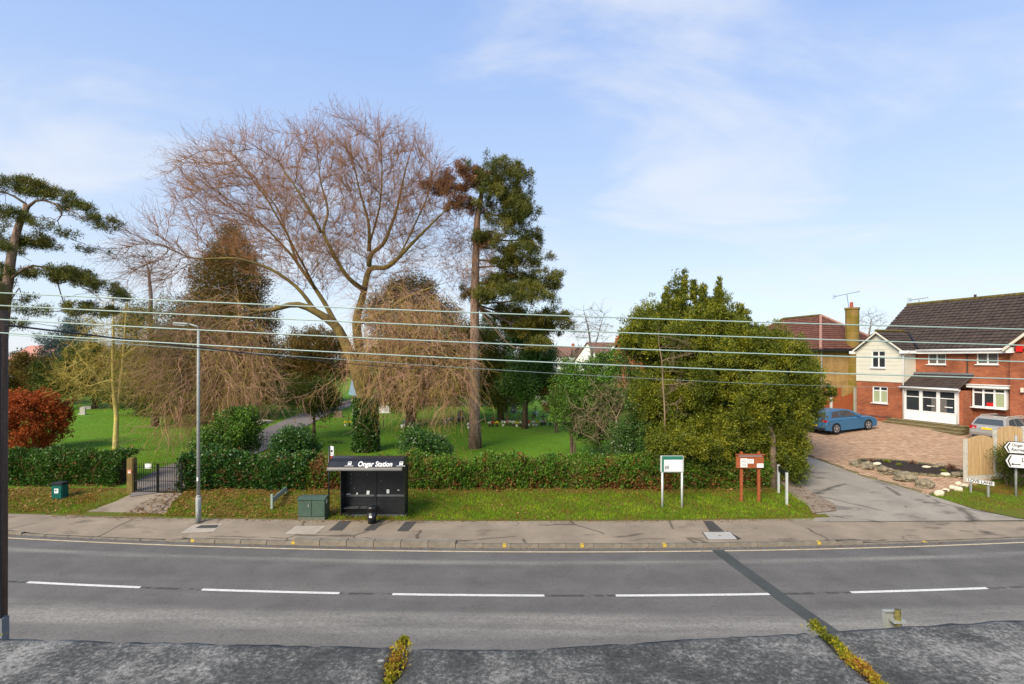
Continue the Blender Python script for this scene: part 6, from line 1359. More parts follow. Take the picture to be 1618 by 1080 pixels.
foliage('brown_needle_clumps', eb, 620, 'pinebrown', pt, per=32, ln=.20, wd=.03, spread=.85, rad=.10, up=.5, shell=.4, sub=(3.0, .34, .7))
# dead twigs under the crown
ks = 700; Pd = inside([epx(725, 380, Yp_, 55, 60, 1.8), epx(740, 430, Yp_, 45, 40, 1.6), epx(775, 400, Yp_, 30, 50, 1.4)], ks, .6); twig_obj('dead_twigs', pt, Pd, rng.normal(size=(ks, 3)) + (0, 0, -.2), 3, .9, .011, .35, (0, 0, -.1), 2, .8, 'twig')

# ------------------------------------------------------------------ the leaning pine at the left edge
Yl = 25.0; g_ = at(-8, 760, Yl)
lpn = wthing('pine_tree', (g_.x, Yl, h(g_.x, Yl)), 'leaning pine with flat layered branches reaching in from the left edge', 'tree')
tk = [((g_.x, Yl, h(g_.x, Yl) - .1), .30), (P3(-4, 640, Yl), .27), (P3(2, 540, Yl), .25), (P3(10, 460, Yl), .22), (P3(18, 405, Yl), .19), (P3(28, 360, Yl), .15), (P3(42, 322, Yl), .11)]
trunk(lpn, tk, 'pinebark')
pe_ = [(-20, 292, 36, 10), (18, 286, 34, 10), (52, 296, 30, 10), (85, 310, 28, 11), (115, 328, 24, 12), (145, 348, 18, 10), (64, 352, 20, 6), (95, 368, 20, 8), (118, 385, 10, 7), (-5, 378, 36, 11), (30, 375, 28, 9), (45, 398, 16, 6), (75, 422, 24, 7), (105, 436, 26, 10), (135, 445, 22, 8), (152, 462, 16, 8), (30, 428, 22, 6), (20, 470, 18, 7), (45, 490, 12, 5), (100, 492, 22, 6), (128, 485, 16, 7), (150, 490, 16, 8), (-25, 440, 26, 12), (40, 512, 12, 5), (-30, 340, 30, 12)]
el = [epx(a, c_, Yl, rx, ry, 1.3, dy) for (a, c_, rx, ry), dy in zip(pe_, rng.uniform(-1.3, 1.3, len(pe_)))]
lines = [(None, 0, [(tk[2][0], .2), (tk[3][0], .18), (tk[4][0], .15), (tk[5][0], .12), (tk[6][0], .09)]),
    (0, 1, [(0, .07), (P3(60, 312, Yl), .06), (P3(90, 322, Yl - .4), .045), (P3(120, 338, Yl - .6), .03), (P3(145, 350, Yl - .7), .02)]), (0, 1, [(0, .07), (P3(20, 305, Yl), .05), (P3(-15, 300, Yl + .5), .03)]),
    (0, .45, [(0, .07), (P3(50, 412, Yl - .3), .06), (P3(85, 428, Yl - .5), .045), (P3(120, 448, Yl - .6), .03), (P3(150, 465, Yl - .5), .02)]), (0, .5, [(0, .05), (P3(-10, 395, Yl), .04), (P3(-30, 385, Yl), .03)]),
    (1, .5, [(0, .035), (P3(92, 350, Yl), .028), (P3(100, 372, Yl), .02)]), (3, .5, [(0, .035), (P3(100, 470, Yl), .028), (P3(105, 492, Yl), .02)]), (0, .2, [(0, .03), (P3(30, 455, Yl), .03), (P3(38, 480, Yl), .02)])]
skeleton(lpn, lines, inside(el, 420, .5), .3, 2.0, .42, .010, 'bark', thick=.025)
foliage('needle_clumps', el, 1700, 'pine', lpn, per=40, ln=.16, wd=.024, spread=.8, rad=.08, up=.7, bias=lambda P, cv: clumps(P, cv, 1.2, .4) * .8, shell=.45, sub=(3.2, .32, .5))

# ------------------------------------------------------------------ evergreen trees behind
def evergreen(name, label, Y, base_px, ells, nc, m, tr=.25, per=26, ln=.20, wd=.055, up=.6, rad=.22, cat='tree', group=None, amt=.5, show=None, bark='bark', spread=.7, solid=False):
    b_ = at(base_px[0], base_px[1], Y); nc = int(nc * 1.6); t = wthing(name, (b_.x, Y, h(b_.x, Y)), label, cat, group); e_ = [epx(a, c_, Y, rx, ry, rd, dy) for a, c_, rx, ry, rd, dy in ells]
    top_ = max(e_, key=lambda s: s[2]); tops = (top_[0], top_[1], top_[2]); trunk(t, [((b_.x, Y, h(b_.x, Y) - .1), tr), ((b_.x * .7 + tops[0] * .3, Y, h(b_.x, Y) * .6 + tops[2] * .4), tr * .7), (tops, tr * .2)], bark, n=8)
    foliage('crown', e_, nc, m, t, per=per, ln=ln, wd=wd, rad=rad, up=up, bias=lambda P, cv: clumps(P, cv, .9, amt), spread=spread, sub=None if solid else (.55, .95, 1.25)); return t
evergreen('conifer_tree', 'tall cone-shaped olive conifer behind the weeping twigs left of centre', 47, (365, 660), [(366, 376, 20, 24, 1.2, 0), (366, 405, 38, 32, 2, 0), (362, 445, 60, 44, 2.8, 0), (358, 505, 80, 55, 3.6, 0), (350, 570, 90, 62, 4, 0), (350, 625, 74, 30, 3.4, 0)], 3600, 'olive', tr=.4, ln=.22, wd=.055, up=1.1, solid=True, rad=.28)
evergreen('evergreen_tree', 'dark rounded evergreen just left of the cone-shaped conifer', 44, (245, 660), [(250, 520, 42, 38, 2.4, 0), (235, 575, 50, 50, 2.8, 0), (265, 620, 45, 34, 2.5, 0)], 1200, 'dark')
evergreen('evergreen_tree', 'broad dark evergreen on the lawn behind the young golden tree', 58, (150, 642), [(150, 575, 48, 32, 3, 0), (110, 600, 50, 26, 3, 0), (190, 600, 40, 34, 3, 0)], 1200, 'dark', ln=.28, wd=.09)
evergreen('evergreen_tree', 'low brownish evergreen mass at the far left beyond the red beech', 62, (45, 640), [(40, 585, 45, 22, 3, 0), (75, 605, 40, 24, 3, 0), (30, 615, 30, 20, 3, 0)], 800, 'olive', ln=.28, wd=.09)
evergreen('cedar_tree', 'bluish cedar with level tiers far behind the young golden tree', 66, (118, 640), [(118, 520, 20, 8, 2, 0), (105, 535, 34, 7, 3, 0), (125, 548, 45, 7, 3, 0), (100, 562, 42, 7, 3, 0), (118, 505, 10, 10, 1, 0)], 420, 'cedar', ln=.3, wd=.06, up=.1, amt=.2)
evergreen('evergreen_tree', 'olive spreading evergreen above the cemetery path behind the bare tree', 62, (470, 632), [(500, 545, 46, 26, 3.5, 0), (455, 560, 48, 32, 3.5, 0), (520, 575, 40, 30, 3, 0), (430, 590, 34, 26, 3, 0), (480, 590, 45, 22, 3, 0)], 1500, 'olive', ln=.26, wd=.08)
evergreen('evergreen_tree', 'big dark evergreen directly behind the bare tree trunk', 44, (650, 668), [(650, 462, 40, 28, 2.4, 0), (625, 500, 50, 44, 3, 0), (685, 520, 52, 50, 3, 0), (650, 570, 62, 50, 3.2, 0), (700, 600, 44, 40, 2.8, 0), (640, 620, 50, 28, 2.6, 0)], 2600, 'olive', tr=.4, ln=.2, wd=.05, solid=True, rad=.28)
evergreen('evergreen_tree', 'dark yew standing between the pine trunk and the small drooping conifer', 47, (792, 660), [(775, 530, 34, 26, 2.2, 0), (800, 560, 46, 40, 2.6, 0), (780, 605, 44, 36, 2.6, 0), (808, 620, 36, 24, 2.2, 0)], 1300, 'dark')
evergreen('conifer_tree', 'small drooping cone-shaped conifer on a thin trunk right of the pine', 42, (829, 672), [(834, 500, 14, 14, .8, 0), (834, 535, 26, 26, 1.3, 0), (836, 575, 36, 28, 1.8, 0), (836, 605, 40, 20, 2, 0)], 900, 'holly', tr=.22, up=-.6, ln=.2, wd=.07, spread=.5)
evergreen('yew_tree', 'small dark green clipped tree on a thin trunk beside the cemetery path', 37.5, (496, 690), [(497, 622, 34, 16, 1.4, 0), (482, 634, 22, 12, 1.1, 0), (512, 636, 18, 12, 1, 0)], 420, 'dark', tr=.13, ln=.18)
evergreen('evergreen_tree', 'dark evergreen thicket behind the weeping curtain at the left', 52, (300, 650), [(310, 600, 60, 40, 3, 0), (260, 625, 50, 26, 3, 0), (400, 610, 45, 34, 3, 0), (210, 620, 30, 26, 2.5, 0)], 1100, 'dark', ln=.26, wd=.09)
evergreen('evergreen_tree', 'olive evergreen thicket closing the view behind the dark central tree', 60, (720, 640), [(600, 570, 50, 36, 3, 0), (720, 560, 50, 45, 3, 0), (660, 600, 60, 30, 3, 0), (760, 600, 44, 30, 3, 0)], 1200, 'olive', ln=.28, wd=.09)
# distant hedge of mixed trees along the back of the cemetery
evergreen('evergreen_tree', 'far evergreen clump left of the distant parked cars', 78, (760, 625), [(740, 590, 40, 18, 3, 0), (790, 588, 35, 14, 3, 0)], 420, 'olive', ln=.3, wd=.1)

# ------------------------------------------------------------------ the large yew at the right
Yy = 26.6
yw_e = [(1080, 462, 11, 26, .9, 0), (1092, 490, 22, 30, 1.2, .3), (1128, 478, 13, 24, .9, -.2), (1058, 486, 13, 28, 1, .4), (1110, 500, 22, 26, 1.3, 0), (1132, 512, 24, 30, 1.3, 0), (1168, 506, 11, 24, .9, 0), (1160, 525, 22, 22, 1.3, .2), (1030, 510, 18, 26, 1.2, .5), (1005, 535, 26, 26, 1.4, .5), (1012, 508, 10, 16, .8, .3),
    (1060, 545, 52, 40, 2.4, 0), (1130, 560, 60, 44, 2.8, 0), (1190, 560, 44, 40, 2.4, 0), (1225, 575, 44, 46, 2.2, 0), (1262, 600, 34, 40, 1.9, -.2), (1282, 628, 20, 20, 1.2, -.3), (1085, 610, 66, 46, 3, 0), (1160, 625, 72, 50, 3.2, -.3), (1240, 645, 46, 44, 2.2, -.4), (1110, 668, 62, 44, 2.4, -.9), (1060, 690, 42, 34, 1.7, -1.1), (1180, 672, 60, 34, 2.2, -.8), (1228, 695, 32, 30, 1.5, -.6), (1030, 640, 42, 40, 2, -.2), (1215, 640, 50, 50, 2.3, -.5), (1100, 715, 30, 16, 1.1, -1.5), (1246, 712, 14, 18, .9, -.6)]
yb2 = at(1180, 742, 25.5)
yt = wthing('yew_tree', (yb2.x, 26.6, h(yb2.x, 26.6)), 'large bushy dark green yew beside the lane, overhanging the notice boards', 'tree')
el = [epx(809 + (a - 809) * .985, c_ + (30 if c_ < 500 else 20 if c_ < 530 else 4), Yy, rx * .80, ry * .86, rd * .9, dy) for a, c_, rx, ry, rd, dy in yw_e]
foliage('crown', el, 14000, 'yew', yt, per=26, ln=.15, wd=.042, spread=.5, rad=.10, up=.9, shell=.32, bias=lambda P, cv: clumps(P, cv, 1.5, .3), sub=(1.5, .62, 2.0, .30, .25, .9, .6))
sp_ = [(1080, 446, 4, 22), (1077, 470, 9, 24), (1092, 462, 5, 20), (1104, 470, 6, 20), (1130, 456, 5, 20), (1136, 472, 8, 22), (1122, 480, 8, 20), (1168, 486, 5, 18), (1172, 502, 7, 16), (1152, 496, 6, 18), (1054, 466, 5, 18), (1056, 485, 9, 22), (1040, 492, 6, 18), (1028, 498, 6, 16), (1012, 508, 6, 16), (996, 522, 7, 14), (1184, 520, 6, 14), (1204, 524, 6, 12), (1240, 540, 7, 14), (1266, 560, 6, 14), (1288, 590, 7, 12), (1303, 612, 6, 10), (1112, 452, 4, 14), (1098, 448, 3, 12)]
foliage('leading_shoots', [epx(a, c_ + 8, Yy, rx * .95, ry * 1.35, .3, dy) for (a, c_, rx, ry), dy in zip(sp_, rng.uniform(-.6, .6, len(sp_)))], 1700, 'yew', yt, per=24, ln=.12, wd=.04, spread=.35, rad=.045, up=1.5, shell=.7)
sk_ = [(1056, 702, 20, 14, -3.2), (1088, 698, 26, 16, -3.0), (1040, 700, 20, 20, -2.6), (1115, 706, 22, 14, -2.6), (1150, 700, 26, 16, -2.4), (1185, 700, 20, 16, -2.0), (1240, 715, 22, 18, -2.4), (1252, 720, 14, 16, -2.2), (1256, 700, 12, 18, -1.6), (1248, 738, 9, 9, -2.4), (1258, 742, 6, 7, -2.2), (1130, 728, 14, 10, -2.2), (1205, 722, 14, 14, -1.8)]
foliage('drooping_shoots', [epx(a, c_, Yy + dy, rx, ry, .8, 0) for (a, c_, rx, ry, dy) in sk_], 1900, 'yew', yt, per=26, ln=.14, wd=.04, spread=.5, rad=.09, up=-.2, shell=.4, sub=(2.2, .42, 1.8))
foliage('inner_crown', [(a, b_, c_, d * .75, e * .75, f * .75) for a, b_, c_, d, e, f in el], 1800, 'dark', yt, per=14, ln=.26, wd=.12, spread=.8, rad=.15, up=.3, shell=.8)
g1 = at(1222, 760, 23.6); g2 = at(1188, 740, 26)
trunk(yt, [((g1.x, 23.6, h(g1.x, 23.6) - .1), .15), (P3(1221, 690, 24.2), .12), (P3(1190, 600, 26.4), .08)], 'bark', n=9)
trunk(yt, [((g2.x, 26, h(g2.x, 26) - .1), .2), (P3(1187, 690, 26), .18), (P3(1120, 560, 26.6), .12), (P3(1090, 480, 26.6), .04)], 'bark', n=9)
trunk(yt, [((8.6, 26.6, .2), .2), (P3(1080, 640, 26.6), .16), (P3(1070, 520, 26.6), .06)], 'bark', n=8)
# laurel and bramble at its left foot
def bush(label, Y, ells, nc, m, per=20, ln=.11, wd=.06, cat='bush', up=.1, name='bush', group=None, rad=.1, spread=.9, core=True):
    e_ = [epx(a, c_, Y, rx, ry, rd, dy) for a, c_, rx, ry, rd, dy in ells]; t = wthing(name, (e_[0][0], Y, h(e_[0][0], Y)), label, cat, group)
    foliage('leaves', e_, nc, m, t, per=per, ln=ln, wd=wd, rad=rad, up=up, spread=spread, bias=lambda P, cv: clumps(P, cv, 1.6, .4), lv=.5, sub=(2.2, .55, 1.1))
    b = MB()
    for i in range(7): a = rng.normal(size=3) * .35; b.tube([(e_[0][0] + a[0] * .3, Y + a[1] * .3, h(e_[0][0], Y) - .05), (e_[0][0] + a[0], Y + a[1], e_[0][2]), (e_[0][0] + a[0] * 2, Y + a[1] * 1.6, e_[0][2] + e_[0][5] * .6)], [.035, .025, .01], 5)
    b.build('stems', MT['bark'], t); return t
bush('glossy laurel between the bare shrub and the yew', 26.2, [(1000, 690, 32, 40, 1.2, 0), (985, 720, 34, 22, 1.1, -.6), (1020, 650, 26, 36, 1.2, .4), (1030, 720, 22, 20, .9, -.6)], 900, 'laurel')
bush('dense olive bush behind the bare shrub left of the yew', 30.0, [(905, 625, 40, 34, 1.8, 0), (950, 620, 50, 38, 2, 0), (985, 610, 36, 46, 1.8, .3), (940, 665, 46, 34, 1.8, 0), (900, 655, 24, 26, 1.3, 0), (970, 580, 30, 24, 1.4, 1), (925, 592, 34, 20, 1.4, 1)], 2400, 'hedge', ln=.13, wd=.06, up=.3)
bush('round dark green bush behind the hedge beside the cemetery path', 26.4, [(461, 700, 34, 22, 1.1, 0)], 700, 'ivy', ln=.10, wd=.07)
bush('ivy-covered hummock under the weeping twigs by the lamp post', 27.0, [(362, 690, 34, 32, 1.2, 0), (335, 700, 30, 26, 1.1, 0), (382, 672, 16, 22, .8, 0)], 950, 'hedge', ln=.12, wd=.07)
bush('leafy shrub growing up through drooping twigs left of the pine trunk', 27.5, [(668, 700, 24, 24, 1, 0), (690, 706, 18, 18, .8, 0)], 420, 'ivy', ln=.11, wd=.07)
bush('copper-red beech bush on the lawn at the far left', 33.0, [(52, 665, 44, 46, 1.9, 0), (30, 650, 30, 32, 1.5, 0), (76, 655, 24, 30, 1.2, 0)], 1500, 'beech', ln=.13, wd=.08, up=.2)
bush('rounded dark evergreen shrub behind the direction sign pole', 23.4, [(1598, 738, 24, 22, .7, 0), (1612, 728, 20, 22, .7, 0)], 600, 'dark', ln=.08, wd=.03, up=.8, spread=.5)
bush('olive shrub at the back of the lawn right of the small drooping conifer', 40.0, [(878, 632, 20, 22, 1.2, 0), (890, 610, 18, 22, 1.2, 0)], 420, 'olive', ln=.14, wd=.06)

# ------------------------------------------------------------------ bare trees and shrubs
def bare(name, label, Y, base, lines_px, ells, na, twl, m, m2, tip=.009, step=.35, kill=.5, infl=3, trop=(0, 0, .03), r0=.010, rep=2, cat='tree', group=None, sub=1, thick=.03, twr=.007, tw_trop=(0, 0, .1)):
    g_ = at(base[0], base[1], Y); t = wthing(name, (g_.x, Y, h(g_.x, Y)), label, cat, group)
    lines = []
    for pl, pt_, pts in lines_px:
        lines.append((pl, pt_, [((at(a, c_, Y + dy).x, Y + dy, h(g_.x, Y) - .05) if (pl is None and i == 0) else P3(a, c_, Y + dy), r_) for i, (a, c_, dy, r_) in enumerate(pts)]))
    e_ = [epx(a, c_, Y, rx, ry, rd, dy) for a, c_, rx, ry, rd, dy in ells]
    GP, gp, r_ = skeleton(t, lines, inside(e_, na, .6), step, infl, kill, tip, m, trop=trop, thick=thick, m2=m2 if False else m, jit=.1, names=('trunk', 'branches'))
    fx = np.where((r_ < thick * 1.3) & (gp >= 0))[0]; fx = np.repeat(fx, rep); twig_obj('twigs', t, GP[fx], nrm(GP[fx] - GP[gp[fx]]) + rng.normal(size=(len(fx), 3)) * .45, 3, twl, twr, .2, tw_trop, sub, .8, m2); return t
bare('young_tree', 'young bare tree with golden-green branches behind the left hedge', 32.0, (183, 710),
     [(None, 0, [(183, 710, 0, .20), (185, 660, 0, .15), (178, 600, 0, .11), (178, 540, 0, .07), (180, 470, 0, .03)]), (0, .25, [(185, 660, 0, .11), (192, 600, .3, .09), (196, 540, .4, .06), (200, 480, .5, .025)]), (0, .35, [(0, 0, 0, .06), (150, 590, -.8, .045), (112, 545, -1.4, .02)]), (1, .3, [(0, 0, 0, .06), (225, 590, .8, .04), (255, 545, 1.2, .02)]), (0, .45, [(0, 0, 0, .05), (140, 610, 1, .03), (95, 590, 1.6, .015)]), (1, .5, [(0, 0, 0, .045), (225, 540, -1, .03), (245, 500, -1.2, .015)])],
     [(180, 580, 72, 62, 2.6, 0), (182, 520, 46, 60, 2, 0), (120, 600, 34, 34, 1.6, 0), (240, 600, 34, 40, 1.6, 0)], 1500, .9, 'palebark', 'goldbark', kill=.4, twr=.013, rep=2)
bare('bare_shrub', 'pale bare shrub with fanning branches in front of the olive bush', 27.6, (968, 712),
     [(None, 0, [(968, 712, 0, .05), (965, 695, 0, .04), (940, 665, 0, .024), (900, 635, -.4, .015)]), (0, .3, [(0, 0, 0, .03), (975, 660, .2, .035), (990, 620, .4, .015)]), (0, .3, [(0, 0, 0, .03), (1000, 685, -.4, .03), (1015, 670, -.6, .015)]), (0, .5, [(0, 0, 0, .04), (935, 690, -.7, .03), (905, 680, -1, .015)]), (1, .5, [(0, 0, 0, .03), (950, 620, 0, .02), (930, 595, 0, .012)])],
     [(955, 655, 62, 44, 1.5, 0), (980, 630, 40, 40, 1.3, 0)], 480, .6, 'shrubtwig', 'shrubtwig', tip=.006, kill=.32, step=.25, infl=2, trop=(0, 0, 0), cat='shrub', twr=.006)
bare('young_tree', 'thin bare sapling rising in front of the yew', 27.0, (1051, 720), [(None, 0, [(1051, 720, -2.2, .05), (1050, 640, -2.6, .04), (1046, 570, -2.8, .03), (1040, 530, -2.9, .012)])], [(1045, 560, 26, 34, .8, -2.8), (1040, 610, 30, 30, .8, -2.8)], 90, .6, 'shrubtwig', 'shrubtwig', step=.25, kill=.4, twr=.006)
bare('bare_tree', 'bare grey tree in the gap between the pine and the yew', 62, (935, 600), [(None, 0, [(936, 600, 0, .22), (935, 560, 0, .17), (930, 520, 0, .1), (922, 490, 0, .04)]), (0, .5, [(0, 0, 0, .1), (945, 530, .5, .07), (955, 495, .8, .03)])], [(935, 515, 33, 34, 2.2, 0)], 300, 1.2, 'greytwig', 'greytwig', tip=.018, step=.5, kill=.6, twr=.012)
proto_far = bare('bare_tree', 'small round bare tree right behind the round chimney', 90, (1372, 540), [(None, 0, [(1372, 570, 0, .3), (1372, 535, 0, .2), (1376, 510, 0, .1)])], [(1378, 505, 24, 18, 2.4, 0)], 260, 1.3, 'greytwig', 'greytwig', tip=.02, step=.6, kill=.8, twr=.014, group='bare trees on the skyline')
def far_copy(px, py, Y, sc, label, rz_=0):
    c = copy_tree(proto_far); a = at(px, py, Y); c.location = (a.x, Y, h(a.x, Y)); c.scale = (sc, sc, sc); c.rotation_euler = (0, 0, rz_); c['label'] = label; return c
for px, Y, sc, lb, rz_ in ((1211, 110, 1.25, 'round bare tree on the skyline just right of the yew top', .5), (1266, 130, 1.2, 'faint bare tree behind the ridge of the buff house', 1.4), (1318, 120, 1.2, 'bare tree just left of the round chimney', 2.6), (1484, 75, 1.14, 'bare tree top above the ridge of the brick house', 3.3), (1016, 70, 1.25, 'bare tree behind the left shoulder of the yew', 4.0), (1192, 150, 1.6, 'pale distant bare tree touching the yew top on the skyline', 5.0),
        (888, 150, 1.1, 'distant bare tree left of the far parked cars', .9), (905, 170, 1.3, 'distant bare tree behind the far parked cars', 2.2), (955, 160, 1.2, 'distant bare tree behind the gabled far house', 4.4), (690, 110, 1.6, 'bare tree glimpsed between the pine and dark evergreen', 1.9), (210, 120, 1.5, 'distant bare tree behind the rounded evergreen', 3.1)):
    far_copy(px, 570, Y, sc, lb, rz_)
# far wood along the horizon
k = 2600; ang_ = rng.uniform(-1.0, .95, k); Yf = rng.uniform(170, 260, k); Pf = np.stack([ang_ * Yf, Yf, H(ang_ * Yf, Yf) + rng.uniform(0, 1, k) ** .7 * (4 + 1.6 * np.sin(ang_ * 23) + 1.2 * np.sin(ang_ * 61))], -1)
V, Q, v = tufts(Pf, np.tile((0, 0, 1.), (k, 1)), 14, 1.4, .5, .9, .9); LM['farwood'] = leafmat('far_winter_wood', [(.06, .055, .04), (.10, .085, .06), (.14, .12, .10), (.07, .08, .03)], .9, .1, .1); o = npmesh('far_wood', V, Q, LM['farwood'], v=v); tag(o, 'hazy far wood along the horizon', 'wood', kind='stuff')

# ------------------------------------------------------------------ hedges
def fnoise(x, y, s=1.0, seed=0.): return (np.sin(x * 1.7 * s + seed) * np.sin(y * 2.3 * s + 1.3 * seed) + .5 * np.sin(x * 4.1 * s + 2 * seed + y) + .35 * np.sin(x * 9.3 * s + y * 7.7 * s + seed)) / 1.85
def hedge(label, x0, x1, fy, dp, topf, n, brown, seed, dens=1.0, lm='hedge', ln=.085, wd=.055):
    xm = (x0 + x1) / 2; t = wthing('hedge', (xm, fy(xm), h(xm, fy(xm))), label, 'hedge'); P, D, B_ = [], [], []
    k = n; u = rng.uniform(0, 1, k); x = x0 + (x1 - x0) * u; w_ = rng.uniform(0, 1, k); zb = H(x, fy(x)); tp = topf(x); Ls = (tp - zb).mean(); pick = rng.uniform(0, 1, k) < Ls / (Ls + dp)
    z = np.where(pick, zb + (tp - zb) * w_ ** .9, tp); y = np.where(pick, fy(x), fy(x) + dp * w_); rnd = .22 * np.where(pick, ss(.75, 1, w_), ss(.2, 0, w_)); y = y + rnd * pick * .8; z = z - rnd * .5 * ~pick
    bump = fnoise(x, z + y, 1.0, seed) * .24 + fnoise(x * 2.2, (z + y) * 2, 1.2, seed + 2) * .06; y = y - np.where(pick, bump, 0) + rng.normal(size=k) * .05; z = z + np.where(pick, 0, bump) + rng.normal(size=k) * .045 * ~pick
    D_ = np.where(pick[:, None], [[0, -1, .25]], [[0, -.25, 1.]]); P_ = np.stack([x, y, z], -1)
    br_ = brown(x, np.where(pick, w_, 1.0)); isb = rng.uniform(0, 1, k) < br_; cvv = clumps(P_, rng.uniform(0, 1, k), 1.6, .35)
    for sel, mm, nm in ((~isb, lm, 'leaves'), (isb, 'hedgebrown', 'dead_leaves')):
        if sel.sum() < 5: continue
        V, Q, v = tufts(P_[sel], D_[sel], 6, ln, wd, .9, .05, .35 + .65 * cvv[sel] if mm == lm and lm == 'hedge' else cvv[sel], .4); o = npmesh(nm, V, Q, LM[mm], t, v=v); o['kind'] = 'stuff'
    b = MB(); nx_ = max(2, int((x1 - x0) / .8))
    Vv = []
    for i in range(nx_ + 1):
        x_ = x0 + .12 + (x1 - x0 - .24) * i / nx_; yy = float(fy(x_)); tz = float(topf(np.array([x_]))[0]) - .2; zb_ = h(x_, yy) - .1; Vv += [(x_, yy + .2, zb_), (x_, yy + .25, tz), (x_, yy + dp - .15, tz), (x_, yy + dp - .1, zb_)]
    b.add(Vv, [(i * 4 + j, i * 4 + (j + 1) % 4, i * 4 + 4 + (j + 1) % 4, i * 4 + 4 + j) for i in range(nx_) for j in range(4)] + [(0, 1, 2, 3), tuple(nx_ * 4 + j for j in range(4))]); b.build('light_blocking_core', MT['hedgecore'], t)  # solid dark box added inside the leaves to block light through the hedge
    # bare stems showing through
    m_ = int((x1 - x0) * 26 * dens); xs_ = rng.uniform(x0, x1, m_); P0 = np.stack([xs_, fy(xs_) + .12 + rng.uniform(-.05, .15, m_), H(xs_, fy(xs_)) + rng.uniform(0, .9, m_)], -1); twig_obj('stems', t, P0, rng.normal(size=(m_, 3)) * .6 + (0, -.1, .9), 3, .7, .009, .25, (0, 0, .05), 1, .8, 'twig'); return t
MT['hedgecore'] = mat('hedge_core_brown', (.035, .022, .013), .95, .5, 8, 1.0, 24, base2=(.05, .045, .018))  # dark brown of the added light-blocking box, not real twigs
hedge('neatly clipped laurel hedge at the left, behind the green bin', -24.5, (201 - CX) * 24.9 / F, lambda x: 24.35 + 0 * x + (x + 21) ** 2 * .004, 1.4, lambda x: 1.72 + .05 * np.sin(x * 2.1), 7000, lambda x, w_: .03 + 0 * x, 1.0, lm='holly', ln=.10, wd=.06)
def topm(x): return 1.62 + .07 * np.sin(x * 1.3 + 1) + .06 * np.sin(x * 3.7) + .22 * ss(-12.2, -14.2, x) - .38 * ss(-9.6, -8.6, x) * ss(-6.6, -7.6, x) - .06 * ss(-7, -6, x)
hxm = (482 - CX) * 23.7 / F
hx0, hx1 = (287 - CX) * 23.7 / F, (1216 - CX) * 23.9 / F
def bm_(x, w_): return np.clip(.04 + .45 * ss(.42, .1, w_) * (fnoise(x, 0 * x, .6, 2) > 0) + .3 * (fnoise(x, w_ * 2, .8, 5) > .45) + .22 * ss(2.6, 3.8, x) * ss(12, 10, x) * ss(.95, .6, w_) + .3 * ss(-10.5, -9.6, x) * ss(-7, -8, x), 0, .9) * ss(-13.5, -12, x)
hedge('dense ivy-covered hedge between the iron gate and the nameplate, behind the lamp post', hx0, hxm, lambda x: 23.6 + .1 * np.sin(x * .9), 1.6, topm, 5200, lambda x, w_: .03 + .5 * (fnoise(x, w_ * 2, .8, 5) > .5) * ss(-13, -11, x), 4.0, 1.0, lm='ivy', ln=.11, wd=.09)
hedge('long uneven green and brown hedge behind the bus shelter and notice boards', hxm, hx1, lambda x: 23.65 + .0 * x + .1 * np.sin(x * .7), 1.5, topm, 15000, bm_, 3.0, 1.3, ln=.095, wd=.065)

# ------------------------------------------------------------------ grass, litter
def grass_on(name, x, y, ln, wd, m, vfun, lab, n_per=1, spread=.5, off=0.0):
    z = H(x, y) + off; P0 = np.stack([x, y, z], -1); k = len(P0); D = rng.normal(size=(k, 3)) * spread + (0, 0, 1.); V, Q, v = leaves(P0, D, ln, wd, vfun(x, y)); o = npmesh(name, V, Q, MT[m], v=v); tag(o, lab, 'grass', kind='stuff'); return o
gpath = [(-18.9, -15.0)]
n = 60000; x = rng.uniform(-24, 12.6, n); e = rng.uniform(.03, 1, n) * 3.75; y = yp(x) + e
pl_ = [grd(*q_) for q_ in ((146, 806), (185, 792), (212, 779))]; pr_ = [grd(*q_) for q_ in ((262, 812), (272, 795), (288, 780))]; pathmask = (x > np.interp(y, [p.y for p in pl_], [p.x for p in pl_])) & (x < np.interp(y, [p.y for p in pr_], [p.x for p in pr_]))
ll_ = np.interp(y, [q_.y for q_ in lane_l[::-1]], [q_.x for q_ in lane_l[::-1]]); ok = ~pathmask & (x < ll_ - .15) & (x < 12.4 + 0 * x) & (y < 23.75)
bare_p = (x < -5) & (fnoise(x, y, 1.1, 4) + rng.normal(size=n) * .25 > .05); ok &= ~(bare_p & (rng.uniform(0, 1, n) < .7)); ok &= ~((y > 22.9) & (rng.uniform(0, 1, n) < .6)); x, y = x[ok], y[ok]
def vv1(x, y): return np.clip(.72 + .34 * fnoise(x * .8, y * 1.3, 1.0, 1) + .22 * fnoise(x * 2.3, y * 3, 1, 2) - .30 * ss(-3, -9, x) - .45 * ss(22.1, 23.6, y) + rng.normal(size=len(x)) * .16, 0, 1)
grass_on('verge_grass', x, y, .12, .024, 'blade', vv1, 'rough grass of the roadside verge')
dr_ = drape_strip('verge_soil', [(a, yp(a) + .01) for a in np.linspace(-24, 12.3, 40)], [(a, 23.9) for a in np.linspace(-24, 11.8, 40)], MT['verge'], 90, 12, .012); dr_['label'] = 'earth and moss of the roadside verge'
